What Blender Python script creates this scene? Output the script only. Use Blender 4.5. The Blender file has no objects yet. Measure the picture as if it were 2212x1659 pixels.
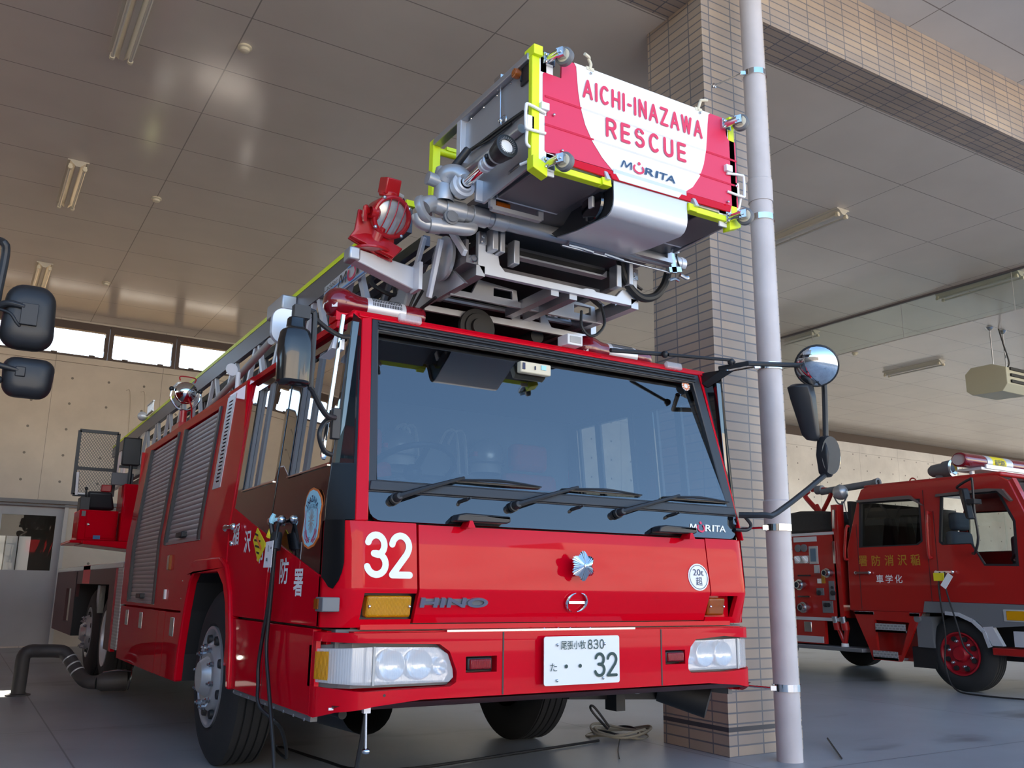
import bpy, bmesh, math, random
from mathutils import Vector, Matrix
from mathutils.geometry import tessellate_polygon
random.seed(7)
SC = bpy.context.scene
COL = SC.collection
V = Vector
PI = math.pi

# ---------------------------------------------------------------- camera
cam_data = bpy.data.cameras.new('camera')
cam_data.sensor_fit = 'HORIZONTAL'
cam_data.sensor_width = 36.0
cam_data.lens = 36.0 * 1939.08 / 2212.0
cam_data.clip_end = 500
cam = bpy.data.objects.new('camera', cam_data)
COL.objects.link(cam)
pitch, yaw, roll = 0.22322, 0.543827, 0.012764
fwd = V((math.sin(yaw) * math.cos(pitch), math.cos(yaw) * math.cos(pitch), math.sin(pitch)))
rgt = V((math.cos(yaw), -math.sin(yaw), 0))
up0 = rgt.cross(fwd)
r_ = rgt * math.cos(roll) + up0 * math.sin(roll)
u_ = -rgt * math.sin(roll) + up0 * math.cos(roll)
mw = Matrix((r_, u_, -fwd)).transposed().to_4x4()
mw.translation = V((-1.3658, -3.6699, 1.06359))
cam.matrix_world = mw
SC.camera = cam

# ---------------------------------------------------------------- sky, sun, exposure
SC.view_settings.view_transform = 'Standard'
SC.view_settings.look = 'None'
SC.view_settings.gamma = 1.0
SC.view_settings.exposure = 1.06
world = bpy.data.worlds.new('World')
SC.world = world
world.use_nodes = True
nt = world.node_tree
nt.nodes.clear()
sky = nt.nodes.new('ShaderNodeTexSky')
sky.sky_type = 'NISHITA'
sky.sun_disc = False
sky.sun_elevation = math.radians(37)
sky.sun_rotation = math.radians(12)
sky.air_density = 1.0
sky.dust_density = 0.35
sky.ozone_density = 4.0
tint = nt.nodes.new('ShaderNodeMixRGB')
tint.blend_type = 'MULTIPLY'
tint.inputs[0].default_value = 1.0
tint.inputs[2].default_value = (1.0, 0.79, 0.64, 1)
bg = nt.nodes.new('ShaderNodeBackground')
bg.inputs[1].default_value = 0.42
wo = nt.nodes.new('ShaderNodeOutputWorld')
deep = nt.nodes.new('ShaderNodeHueSaturation')
deep.inputs['Saturation'].default_value = 1.12
nt.links.new(sky.outputs[0], deep.inputs['Color'])
nt.links.new(deep.outputs[0], tint.inputs[1])
nt.links.new(tint.outputs[0], bg.inputs[0])
nt.links.new(bg.outputs[0], wo.inputs[0])
sd = bpy.data.lights.new('sun', 'SUN')
sd.energy = 14.0
sd.angle = 0.009
sd.color = (1.0, 0.90, 0.77)
sun = bpy.data.objects.new('sun', sd)
sun_dir = V((0.22, 1.0, 0.75)).normalized()      # towards the sun, behind the building
sun.rotation_euler = sun_dir.to_track_quat('Z', 'Y').to_euler()
sun.location = sun_dir * 60
COL.objects.link(sun)

# ---------------------------------------------------------------- materials
def srgb(r, g, b):
    f = lambda c: ((c / 255 + .055) / 1.055) ** 2.4 if c > 10 else c / 255 / 12.92
    return (f(r), f(g), f(b), 1)

def mat(name, col, rough=.5, metal=0, coat=0, bump=0, bscale=60, var=0, vscale=3, spec=None, emit=None, coat_rough=.03):
    m = bpy.data.materials.new(name)
    m.use_nodes = True
    n, l = m.node_tree.nodes, m.node_tree.links
    p = n['Principled BSDF']
    p.inputs['Base Color'].default_value = col
    p.inputs['Roughness'].default_value = rough
    p.inputs['Metallic'].default_value = metal
    p.inputs['Coat Weight'].default_value = coat
    p.inputs['Coat Roughness'].default_value = coat_rough
    if spec is not None:
        p.inputs['Specular IOR Level'].default_value = spec
    if emit:
        p.inputs['Emission Color'].default_value = emit[0]
        p.inputs['Emission Strength'].default_value = emit[1]
    tc = n.new('ShaderNodeTexCoord')
    if var:
        t = n.new('ShaderNodeTexNoise')
        t.inputs['Scale'].default_value = vscale
        t.inputs['Detail'].default_value = 5
        l.new(tc.outputs['Object'], t.inputs['Vector'])
        mr = n.new('ShaderNodeMapRange')
        mr.inputs[1].default_value = .3
        mr.inputs[2].default_value = .7
        mr.inputs[3].default_value = 1 - var
        mr.inputs[4].default_value = 1 + var
        l.new(t.outputs['Fac'], mr.inputs[0])
        mx = n.new('ShaderNodeVectorMath')
        mx.operation = 'SCALE'
        mx.inputs[0].default_value = col[:3]
        l.new(mr.outputs[0], mx.inputs['Scale'])
        l.new(mx.outputs[0], p.inputs['Base Color'])
    if bump:
        t = n.new('ShaderNodeTexNoise')
        t.inputs['Scale'].default_value = bscale
        t.inputs['Detail'].default_value = 4
        l.new(tc.outputs['Object'], t.inputs['Vector'])
        b = n.new('ShaderNodeBump')
        b.inputs['Strength'].default_value = bump
        b.inputs['Distance'].default_value = .01
        l.new(t.outputs['Fac'], b.inputs['Height'])
        l.new(b.outputs[0], p.inputs['Normal'])
    return m

def thin_glass(name, tint_col, ior=1.5, rough=0.0, bands=False):
    """a thin pane: Fresnel mix of a mirror and a tinted see-through"""
    m = bpy.data.materials.new(name)
    m.use_nodes = True
    n, l = m.node_tree.nodes, m.node_tree.links
    n.clear()
    o = n.new('ShaderNodeOutputMaterial')
    mx = n.new('ShaderNodeMixShader')
    fr = n.new('ShaderNodeFresnel')
    fr.inputs[0].default_value = ior
    g = n.new('ShaderNodeBsdfGlossy')
    g.inputs['Roughness'].default_value = rough
    t = n.new('ShaderNodeBsdfTransparent')
    t.inputs[0].default_value = tint_col
    l.new(fr.outputs[0], mx.inputs[0])
    l.new(t.outputs[0], mx.inputs[1])
    l.new(g.outputs[0], mx.inputs[2])
    l.new(mx.outputs[0], o.inputs[0])
    return m

def lens_mat(name, col, rough=.12, ribs=90, axis='X', strength=.6):
    """moulded lamp lens with fine vertical ribs"""
    m = mat(name, col, rough, coat=.6)
    n, l = m.node_tree.nodes, m.node_tree.links
    p = n['Principled BSDF']
    p.inputs['Transmission Weight'].default_value = .35
    p.inputs['IOR'].default_value = 1.4
    tc = n.new('ShaderNodeTexCoord')
    w = n.new('ShaderNodeTexWave')
    w.bands_direction = axis
    w.inputs['Scale'].default_value = ribs
    l.new(tc.outputs['Object'], w.inputs['Vector'])
    b = n.new('ShaderNodeBump')
    b.inputs['Strength'].default_value = strength
    b.inputs['Distance'].default_value = .004
    l.new(w.outputs['Fac'], b.inputs['Height'])
    l.new(b.outputs[0], p.inputs['Normal'])
    return m

def grid_mat(name, c1, c2, mortar, bw, rh, ms, rough=.5, offset=0.0, bump=.3, mrough=None, var=.08, coat=0, shift=(0, 0), bias=0.0, rough_var=0):
    """brick / panel pattern on metre-scaled UVs"""
    m = bpy.data.materials.new(name)
    m.use_nodes = True
    n, l = m.node_tree.nodes, m.node_tree.links
    p = n['Principled BSDF']
    uv = n.new('ShaderNodeUVMap')
    mp = n.new('ShaderNodeMapping')
    mp.inputs['Location'].default_value = (shift[0], shift[1], 0)
    l.new(uv.outputs[0], mp.inputs['Vector'])
    b = n.new('ShaderNodeTexBrick')
    b.offset = offset
    b.squash = 1.0
    b.inputs['Scale'].default_value = 1.0
    b.inputs['Color1'].default_value = c1
    b.inputs['Color2'].default_value = c2
    b.inputs['Mortar'].default_value = mortar
    b.inputs['Brick Width'].default_value = bw
    b.inputs['Row Height'].default_value = rh
    b.inputs['Mortar Size'].default_value = ms
    b.inputs['Mortar Smooth'].default_value = .1
    b.inputs['Bias'].default_value = bias
    l.new(mp.outputs[0], b.inputs['Vector'])
    nz = n.new('ShaderNodeTexNoise')
    nz.inputs['Scale'].default_value = 1.3
    nz.inputs['Detail'].default_value = 6
    l.new(uv.outputs[0], nz.inputs['Vector'])
    mr = n.new('ShaderNodeMapRange')
    mr.inputs[1].default_value = .3
    mr.inputs[2].default_value = .7
    mr.inputs[3].default_value = 1 - var
    mr.inputs[4].default_value = 1 + var
    l.new(nz.outputs['Fac'], mr.inputs[0])
    sc = n.new('ShaderNodeVectorMath')
    sc.operation = 'SCALE'
    l.new(b.outputs['Color'], sc.inputs[0])
    l.new(mr.outputs[0], sc.inputs['Scale'])
    l.new(sc.outputs[0], p.inputs['Base Color'])
    p.inputs['Roughness'].default_value = rough
    p.inputs['Coat Weight'].default_value = coat
    bp = n.new('ShaderNodeBump')
    bp.invert = True
    bp.inputs['Strength'].default_value = bump
    bp.inputs['Distance'].default_value = .006
    l.new(b.outputs['Fac'], bp.inputs['Height'])
    l.new(bp.outputs[0], p.inputs['Normal'])
    return m

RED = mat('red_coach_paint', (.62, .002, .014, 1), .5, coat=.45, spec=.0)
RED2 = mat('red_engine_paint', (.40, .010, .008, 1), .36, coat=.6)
DRED = mat('dark_red_frame_paint', (.085, .018, .020, 1), .45)
RLAMP = mat('red_lamp_paint', (.46, .004, .008, 1), .35, coat=.4)
PINK = mat('fluorescent_red_sheet', (.72, .022, .085, 1), .45, coat=.2)
WHITE = mat('white_paint', (.86, .86, .87, 1), .45, coat=.2)
LETW = mat('white_vinyl', (.88, .88, .88, 1), .5)
BGLOSS = mat('black_gloss_paint', (.006, .006, .007, 1), .04, coat=1, coat_rough=.01)
BGLOSS.node_tree.nodes['Principled BSDF'].inputs['Coat IOR'].default_value = 1.75
QBLK = mat('black_quarter_paint', (.006, .006, .007, 1), .25, spec=.25)
QGLASS = thin_glass('quarter_glass', (.40, .40, .38, 1), 1.22)
BPLAS = mat('black_plastic', (.018, .019, .022, 1), .42)
BLUEBLK = mat('dark_trim_rubber', (.022, .024, .03, 1), .38)
RUBBER = mat('tyre_rubber', (.020, .020, .021, 1), .75, bump=.15, bscale=120)
DARK = mat('dark_chassis', (.012, .012, .013, 1), .6)
CABLE = mat('cable_rubber', (.012, .012, .013, 1), .5)
CHROME = mat('chrome', (.85, .86, .88, 1), .06, metal=1)
STEEL = mat('stainless', (.62, .62, .63, 1), .22, metal=1, bump=.03, bscale=300)
SILVER = mat('silver_paint', (.46, .47, .49, 1), .34, metal=.55, var=.05)
ALU = mat('aluminium', (.48, .49, .52, 1), .38, metal=.75, var=.05)
ALUDK = mat('anodised_dark_alloy', (.17, .165, .18, 1), .42, metal=.6)
ALULT = mat('pale_alloy', (.66, .68, .72, 1), .36, metal=.35)
ZINC = mat('zinc_plating', (.62, .64, .66, 1), .25, metal=1)
YEL = mat('fluorescent_yellow', (.80, .95, .015, 1), .45, emit=None)
GREY = mat('grey_plastic', (.16, .165, .175, 1), .5)
LGREY = mat('light_grey_plastic', (.48, .47, .45, 1), .5)
CREAM = mat('cream_plastic', (.72, .66, .50, 1), .5)
SHUT = mat('shutter_slats', (.46, .43, .43, 1), .45, metal=.4)
AMBER = lens_mat('amber_lens', (1.0, .46, .01, 1))
AMBERD = lens_mat('amber_lens_dark', (.55, .13, .01, 1))
REDL = lens_mat('red_lens', (.42, .006, .014, 1), rough=.15, ribs=50)
REDS = mat('red_dome', (.24, .006, .016, 1), .1, coat=.8)
REDS.node_tree.nodes['Principled BSDF'].inputs['Transmission Weight'].default_value = .25
CLEARL = lens_mat('clear_ribbed_lens', (.86, .88, .90, 1), rough=.10, ribs=38, strength=.35)
n_, l_ = CLEARL.node_tree.nodes, CLEARL.node_tree.links          # part clear, part ribbed white
n_['Principled BSDF'].inputs['Transmission Weight'].default_value = 0
mx_, tr_ = n_.new('ShaderNodeMixShader'), n_.new('ShaderNodeBsdfTransparent')
mx_.inputs[0].default_value = .34
l_.new(tr_.outputs[0], mx_.inputs[1])
l_.new(n_['Principled BSDF'].outputs[0], mx_.inputs[2])
l_.new(mx_.outputs[0], n_['Material Output'].inputs[0])
REFL = mat('lamp_reflector', (.9, .91, .93, 1), .16, metal=1)
FROST = mat('frosted_lamp_glass', (.55, .55, .53, 1), .28, metal=.5)
WGLASS = thin_glass('windscreen_glass', (.50, .60, .66, 1), 2.7)
SGLASS = thin_glass('side_window_glass', (.42, .44, .42, 1), 1.55)
PANE = thin_glass('clear_pane', (.93, .95, .94, 1), 1.4)
SEATO = mat('orange_red_seat_fabric', (.42, .06, .03, 1), .8, bump=.2)
SEATG = mat('grey_seat_cover', (.12, .15, .17, 1), .8, bump=.2)
CABIN = mat('cabin_lining', (.16, .17, .18, 1), .8)
DASH = mat('dashboard', (.09, .095, .10, 1), .6)
INK = mat('dark_blue_ink', (.02, .03, .09, 1), .5)
PLATEG = mat('plate_green_ink', (.01, .05, .05, 1), .5)
LTRED = mat('pinkred_vinyl', (.72, .03, .10, 1), .5)
GOLD = mat('gold_letter', (.52, .27, .03, 1), .45, metal=.3)
BLUE = mat('pale_blue_vinyl', (.40, .78, .92, 1), .5)
ORANGE = mat('orange_vinyl', (.80, .20, .04, 1), .5)
LBLUE = mat('sky_blue_stripe', (.18, .42, .78, 1), .5)
YTAG = mat('yellow_tag', (.80, .66, .02, 1), .5)
PIPE = mat('grey_pvc', (.56, .52, .53, 1), .42, var=.07, vscale=5)
ENAMEL = mat('lamp_enamel', (.62, .58, .48, 1), .35)
TUBE = mat('fluorescent_tube_off', (.55, .53, .47, 1), .3)
IVORY = mat('ivory_plastic', (.72, .66, .50, 1), .45)
HEAT = mat('heater_enamel', (.48, .46, .34, 1), .45)
BROWN = mat('brown_window_frame', (.07, .045, .035, 1), .45)
DOORP = mat('grey_door_paint', (.36, .37, .38, 1), .45, var=.04)
HOSE = mat('grey_duct_hose', (.06, .055, .055, 1), .55)
TARP = mat('dark_tarpaulin', (.035, .033, .03, 1), .8, bump=.4, bscale=20)
ROPE = mat('pale_wire_cable', (.30, .28, .22, 1), .7)
BRIM = mat('engine_wheel_red', (.36, .006, .016, 1), .4)
TREAD = grid_mat('tread_plate', (.45, .47, .50, 1), (.36, .38, .41, 1), (.62, .64, .67, 1), .05, .03, .006, rough=.35, offset=.5, bump=.8)
TREAD.node_tree.nodes['Principled BSDF'].inputs['Metallic'].default_value = .6
TILE = grid_mat('brown_wall_tile', (.42, .33, .255, 1), (.33, .272, .235, 1), (.145, .145, .165, 1), .235, .068, .0055, rough=.42, bump=.5, var=.12, shift=(-.13, 0.0))
CEIL = grid_mat('ceiling_panel', (.68, .61, .525, 1), (.67, .60, .515, 1), (.33, .29, .25, 1), 1.82, .91, .006, rough=.16, bump=.08, var=.04, shift=(-.18, -.43), coat=.0)
SOFF = grid_mat('soffit_board', (.62, .59, .56, 1), (.61, .58, .55, 1), (.25, .22, .2, 1), 1.82, .91, .006, rough=.6, bump=.1, var=.04, shift=(-.36, -.6))

def concrete(name, col, joint=None, ties=False, rough=.6, wet=0, stain=.0):
    m = bpy.data.materials.new(name)
    m.use_nodes = True
    n, l = m.node_tree.nodes, m.node_tree.links
    p = n['Principled BSDF']
    uv = n.new('ShaderNodeUVMap')
    big = n.new('ShaderNodeTexNoise')
    big.inputs['Scale'].default_value = .55
    big.inputs['Detail'].default_value = 8
    big.inputs['Roughness'].default_value = .6
    l.new(uv.outputs[0], big.inputs['Vector'])
    r = n.new('ShaderNodeValToRGB')
    r.color_ramp.elements[0].position = .3
    r.color_ramp.elements[0].color = tuple(c * .78 for c in col[:3]) + (1,)
    r.color_ramp.elements[1].position = .68
    r.color_ramp.elements[1].color = tuple(min(1, c * 1.12) for c in col[:3]) + (1,)
    l.new(big.outputs['Fac'], r.inputs[0])
    last = r.outputs[0]
    def darken(fac_out, amount):
        nonlocal last
        mx = n.new('ShaderNodeMixRGB')
        mx.blend_type = 'MULTIPLY'
        mx.inputs[2].default_value = (amount, amount, amount, 1)
        l.new(fac_out, mx.inputs[0])
        l.new(last, mx.inputs[1])
        last = mx.outputs[0]
    if stain:
        st = n.new('ShaderNodeTexNoise')
        st.inputs['Scale'].default_value = 1.1
        st.inputs['Detail'].default_value = 5
        mp = n.new('ShaderNodeMapping')
        mp.inputs['Scale'].default_value = (.6, 1.4, 1)
        mp.inputs['Location'].default_value = (3.3, 1.2, 0)
        l.new(uv.outputs[0], mp.inputs[0])
        l.new(mp.outputs[0], st.inputs['Vector'])
        rr = n.new('ShaderNodeValToRGB')
        rr.color_ramp.elements[0].position = .60
        rr.color_ramp.elements[0].color = (0, 0, 0, 1)
        rr.color_ramp.elements[1].position = .72
        rr.color_ramp.elements[1].color = (1, 1, 1, 1)
        l.new(st.outputs['Fac'], rr.inputs[0])
        darken(rr.outputs[0], stain)
    if ties:
        sep = n.new('ShaderNodeSeparateXYZ')
        l.new(uv.outputs[0], sep.inputs[0])
        outs = []
        for ax, per in ((0, .60), (1, .46)):
            w = n.new('ShaderNodeMath')
            w.operation = 'PINGPONG'
            w.inputs[1].default_value = per / 2
            l.new(sep.outputs[ax], w.inputs[0])
            sq = n.new('ShaderNodeMath')
            sq.operation = 'POWER'
            sq.inputs[1].default_value = 2
            l.new(w.outputs[0], sq.inputs[0])
            outs.append(sq.outputs[0])
        ad = n.new('ShaderNodeMath')
        l.new(outs[0], ad.inputs[0])
        l.new(outs[1], ad.inputs[1])
        ls = n.new('ShaderNodeMath')
        ls.operation = 'LESS_THAN'
        ls.inputs[1].default_value = .022 ** 2
        l.new(ad.outputs[0], ls.inputs[0])
        darken(ls.outputs[0], .32)
    if joint:
        b = n.new('ShaderNodeTexBrick')
        b.offset = 0
        b.inputs['Scale'].default_value = 1
        b.inputs['Brick Width'].default_value = joint[0]
        b.inputs['Row Height'].default_value = joint[1]
        b.inputs['Mortar Size'].default_value = joint[2]
        mp = n.new('ShaderNodeMapping')
        mp.inputs['Location'].default_value = (joint[3], joint[4], 0)
        l.new(uv.outputs[0], mp.inputs[0])
        l.new(mp.outputs[0], b.inputs['Vector'])
        darken(b.outputs['Fac'], .45)
    l.new(last, p.inputs['Base Color'])
    p.inputs['Roughness'].default_value = rough
    fine = n.new('ShaderNodeTexNoise')
    fine.inputs['Scale'].default_value = 40
    fine.inputs['Detail'].default_value = 4
    l.new(uv.outputs[0], fine.inputs['Vector'])
    bp = n.new('ShaderNodeBump')
    bp.inputs['Strength'].default_value = .12
    bp.inputs['Distance'].default_value = .004
    l.new(fine.outputs['Fac'], bp.inputs['Height'])
    l.new(bp.outputs[0], p.inputs['Normal'])
    return m

FLOOR = concrete('floor_concrete', (.36, .375, .39, 1), joint=(3.64, 3.64, .006, .62, -.4), rough=.36, stain=.5)
APRON = concrete('apron_concrete', (.45, .42, .38, 1), joint=(4, 4, .008, 0, 0), rough=.8)
CONC = concrete('wall_concrete', (.56, .505, .425, 1), ties=True, rough=.55, joint=(1.8, 2.76, .004, .3, .4))
CONCL = concrete('pale_wall_concrete', (.85, .83, .79, 1), ties=True, rough=.6, joint=(1.8, 2.76, .004, .3, .4))

# ---------------------------------------------------------------- mesh builder
class MB:
    def __init__(s):
        s.bm = bmesh.new()
        s.mi = 0
    def _f(s, vs):
        try:
            f = s.bm.faces.new(vs)
            f.material_index = s.mi
            return f
        except ValueError:
            return None
    def verts(s, pts):
        return [s.bm.verts.new(p) for p in pts]
    def poly(s, pts):
        s._f(s.verts(pts))
        return s
    def hexa(s, p):
        """eight corners: bottom ring then top ring"""
        v = s.verts(p)
        for q in ((0, 3, 2, 1), (4, 5, 6, 7), (0, 1, 5, 4), (1, 2, 6, 5), (2, 3, 7, 6), (3, 0, 4, 7)):
            s._f([v[i] for i in q])
        return s
    def box(s, x0, x1, y0, y1, z0, z1):
        return s.hexa([(x0, y0, z0), (x1, y0, z0), (x1, y1, z0), (x0, y1, z0), (x0, y0, z1), (x1, y0, z1), (x1, y1, z1), (x0, y1, z1)])
    def obox(s, c, size, ax=None):
        """box with its own axes (x, y, z unit vectors)"""
        c = V(c)
        X, Y, Z = [V(a) for a in (ax or ((1, 0, 0), (0, 1, 0), (0, 0, 1)))]
        a, b, d = size[0] / 2, size[1] / 2, size[2] / 2
        return s.hexa([c + X * i * a + Y * j * b + Z * k * d for k in (-1, 1) for i, j in ((-1, -1), (1, -1), (1, 1), (-1, 1))])
    def bar(s, p0, p1, w, h, up=(0, 0, 1)):
        p0, p1 = V(p0), V(p1)
        X = (p1 - p0).normalized()
        Y = V(up).cross(X)
        if Y.length < 1e-4:
            Y = V((0, 1, 0)).cross(X)
        Y.normalize()
        Z = X.cross(Y)
        return s.obox((p0 + p1) / 2, ((p1 - p0).length, w, h), (X, Y, Z))
    def frame_of(s, d):
        d = V(d).normalized()
        a = V((0, 0, 1)) if abs(d.z) < .9 else V((1, 0, 0))
        u = d.cross(a).normalized()
        return d, u, d.cross(u)
    def lathe(s, prof, o, d, n=24, a0=0, a1=2 * PI):
        """prof: (distance along axis, radius)"""
        o = V(o)
        d, u, w = s.frame_of(d)
        full = abs(a1 - a0 - 2 * PI) < 1e-6
        k = n if full else n + 1
        rings = []
        for h, r in prof:
            if r < 1e-6:
                rings.append([s.bm.verts.new(o + d * h)])
            else:
                rings.append([s.bm.verts.new(o + d * h + (u * math.cos(a0 + (a1 - a0) * i / n) + w * math.sin(a0 + (a1 - a0) * i / n)) * r) for i in range(k)])
        for A, B in zip(rings, rings[1:]):
            for i in range(n):
                j = (i + 1) % k
                if len(A) == 1 and len(B) == 1:
                    continue
                if len(A) == 1:
                    s._f([A[0], B[i], B[j]])
                elif len(B) == 1:
                    s._f([A[i], A[j], B[0]])
                else:
                    s._f([A[i], A[j], B[j], B[i]])
        return s
    def cyl(s, p0, p1, r, r1=None, n=18):
        p0, p1 = V(p0), V(p1)
        L = (p1 - p0).length
        r1 = r if r1 is None else r1
        return s.lathe([(0, 0), (0, r), (L, r1), (L, 0)], p0, p1 - p0, n)
    def sphere(s, c, r, n=20, axis=(0, 0, 1), t0=0, t1=PI, sq=1.0):
        k = max(4, n // 2)
        prof = [(-math.cos(t0 + (t1 - t0) * i / k) * r * sq, max(0, math.sin(t0 + (t1 - t0) * i / k) * r)) for i in range(k + 1)]
        return s.lathe(prof, c, axis, n)
    def torus(s, c, d, R, r, n=28, m=8, a0=0, a1=2 * PI):
        d, u, w = s.frame_of(d)
        pts = [V(c) + (u * math.cos(a0 + (a1 - a0) * i / n) + w * math.sin(a0 + (a1 - a0) * i / n)) * R for i in range(n if abs(a1 - a0 - 2 * PI) < 1e-6 else n + 1)]
        return s.tube(pts, r, m, closed=abs(a1 - a0 - 2 * PI) < 1e-6, smooth=0)
    def tube(s, pts, r, n=8, closed=False, smooth=6, caps=True):
        """round sweep along a (splined) path; r may be a list per input point"""
        pts = [V(p) for p in pts]
        rs = list(r) if isinstance(r, (list, tuple)) else [r] * len(pts)
        if smooth and len(pts) > 2:
            P, R = [], []
            N = len(pts)
            for i in range(N if closed else N - 1):
                g = (lambda q: pts[q % N]) if closed else (lambda q: pts[min(max(q, 0), N - 1)])
                p0, p1, p2, p3 = g(i - 1), g(i), g(i + 1), g(i + 2)
                for k in range(smooth):
                    t = k / smooth
                    P.append(.5 * ((2 * p1) + (p2 - p0) * t + (2 * p0 - 5 * p1 + 4 * p2 - p3) * t * t + (3 * p1 - p0 - 3 * p2 + p3) * t ** 3))
                    R.append(rs[i] * (1 - t) + rs[(i + 1) % N] * t)
            if not closed:
                P.append(pts[-1])
                R.append(rs[-1])
            pts, rs = P, R
        N = len(pts)
        rings = []
        prev = None
        for i in range(N):
            if closed:
                d = pts[(i + 1) % N] - pts[i - 1]
            else:
                d = pts[min(i + 1, N - 1)] - pts[max(i - 1, 0)]
            if d.length < 1e-7:
                d = V((0, 0, 1))
            d.normalize()
            if prev is None:
                _, u, w = s.frame_of(d)
            else:
                u = prev - d * prev.dot(d)
                if u.length < 1e-5:
                    _, u, w = s.frame_of(d)
                u.normalize()
                w = d.cross(u)
            prev = u
            rings.append([s.bm.verts.new(pts[i] + (u * math.cos(2 * PI * k / n) + w * math.sin(2 * PI * k / n)) * rs[i]) for k in range(n)])
        for i in range(N if closed else N - 1):
            A, B = rings[i], rings[(i + 1) % N]
            for k in range(n):
                s._f([A[k], A[(k + 1) % n], B[(k + 1) % n], B[k]])
        if caps and not closed:
            s._f(rings[0][::-1])
            s._f(rings[-1])
        return s
    def plate(s, outer, holes, o, u, v, n, t, back=True):
        """flat sheet with holes; (a, b) -> o + u a + v b; extruded by t along -n"""
        o, u, v, n = V(o), V(u), V(v), V(n)
        loops = [outer] + list(holes or [])
        P = [[V((a, b, 0)) for a, b in lp] for lp in loops]
        tris = tessellate_polygon(P)
        flat = [p for lp in loops for p in lp]
        f3 = [o + u * a + v * b for a, b in flat]
        top = s.verts(f3)
        for tr in tris:
            s._f([top[i] for i in tr])
        if t:
            bot = s.verts([p - n * t for p in f3])
            if back:
                for tr in tris:
                    s._f([bot[i] for i in tr][::-1])
            k = 0
            for lp in loops:
                m = len(lp)
                for i in range(m):
                    j = (i + 1) % m
                    s._f([top[k + i], top[k + j], bot[k + j], bot[k + i]])
                k += m
        return s
    def slice(s, axis, vals):
        nrm = V((1, 0, 0)) if axis == 0 else V((0, 1, 0)) if axis == 1 else V((0, 0, 1))
        for q in vals:
            bmesh.ops.bisect_plane(s.bm, geom=s.bm.verts[:] + s.bm.edges[:] + s.bm.faces[:], plane_co=nrm * q, plane_no=nrm)
        return s
    def warp(s, f):
        for vx in s.bm.verts:
            vx.co = f(vx.co.copy())
        return s
    def mirror(s, xc):
        for vx in s.bm.verts:
            vx.co.x = 2 * xc - vx.co.x
        for f in s.bm.faces:
            f.normal_flip()
        return s
    def text(s, body, o, u, v, n, size=None, fit=None, ext=.002, off=0.0, align='C', slant=0.0):
        """lettering; o is the centre (or left-bottom with align 'L'); fit=(w, h) stretches it to that box"""
        c = bpy.data.curves.new('lettering', 'FONT')
        c.body = body
        c.offset = off
        c.resolution_u = 5
        ob_ = bpy.data.objects.new('lettering', c)
        COL.objects.link(ob_)
        dg = bpy.context.evaluated_depsgraph_get()
        me = bpy.data.meshes.new_from_object(ob_.evaluated_get(dg))
        bpy.data.objects.remove(ob_)
        xs = [q.co.x for q in me.vertices]
        ys = [q.co.y for q in me.vertices]
        if not xs:
            return s
        x0, x1, y0, y1 = min(xs), max(xs), min(ys), max(ys)
        if fit:
            sx, sy = fit[0] / max(1e-6, x1 - x0), fit[1] / max(1e-6, y1 - y0)
        else:
            sx = sy = size / max(1e-6, y1 - y0)
        o, u, v, n = V(o), V(u), V(v), V(n)
        cx, cy = ((x0 + x1) / 2, (y0 + y1) / 2) if align == 'C' else (x0, y0)
        vm = []
        for q in me.vertices:
            a, b = (q.co.x - cx) * sx, (q.co.y - cy) * sy
            vm.append((a + b * slant, b))
        top = s.verts([o + u * a + v * b + n * ext for a, b in vm])
        for p in me.polygons:
            s._f([top[i] for i in p.vertices])
        if ext > .0025:
            bot = s.verts([o + u * a + v * b for a, b in vm])
            cnt = {}
            for p in me.polygons:
                vs = list(p.vertices)
                for i in range(len(vs)):
                    e = (vs[i], vs[(i + 1) % len(vs)])
                    cnt[e] = 1
            for (a, b) in cnt:
                if (b, a) not in cnt:
                    s._f([top[b], top[a], bot[a], bot[b]])
        bpy.data.meshes.remove(me)
        bpy.data.curves.remove(c)
        return s
    def stroke(s, lines, o, u, v, n, w, ext=.002):
        """round-ended strokes in the plane (u, v)"""
        o, u, v, n = V(o), V(u), V(v), V(n)
        o = o + n * ext
        r = w / 2
        cnt = 0
        for ln in lines:
            P = [V((a, b)) for a, b in ln]
            for i, p in enumerate(P):
                cnt += 1
                o = o + n * (6e-5 if cnt % 8 else -42e-5)
                s.poly([o + u * (p.x + math.cos(2 * PI * k / 12) * r) + v * (p.y + math.sin(2 * PI * k / 12) * r) for k in range(12)])
                if i:
                    d = (p - P[i - 1])
                    if d.length < 1e-6:
                        continue
                    d.normalize()
                    e = V((-d.y, d.x)) * r
                    q = P[i - 1]
                    o = o + n * 3e-5
                    s.poly([o + u * z.x + v * z.y for z in (q - e, p - e, p + e, q + e)])
                    o = o - n * 3e-5
        return s

def wloc(o):
    p = V((0, 0, 0))
    while o:
        p += o.location
        o = o.parent
    return p

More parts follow.
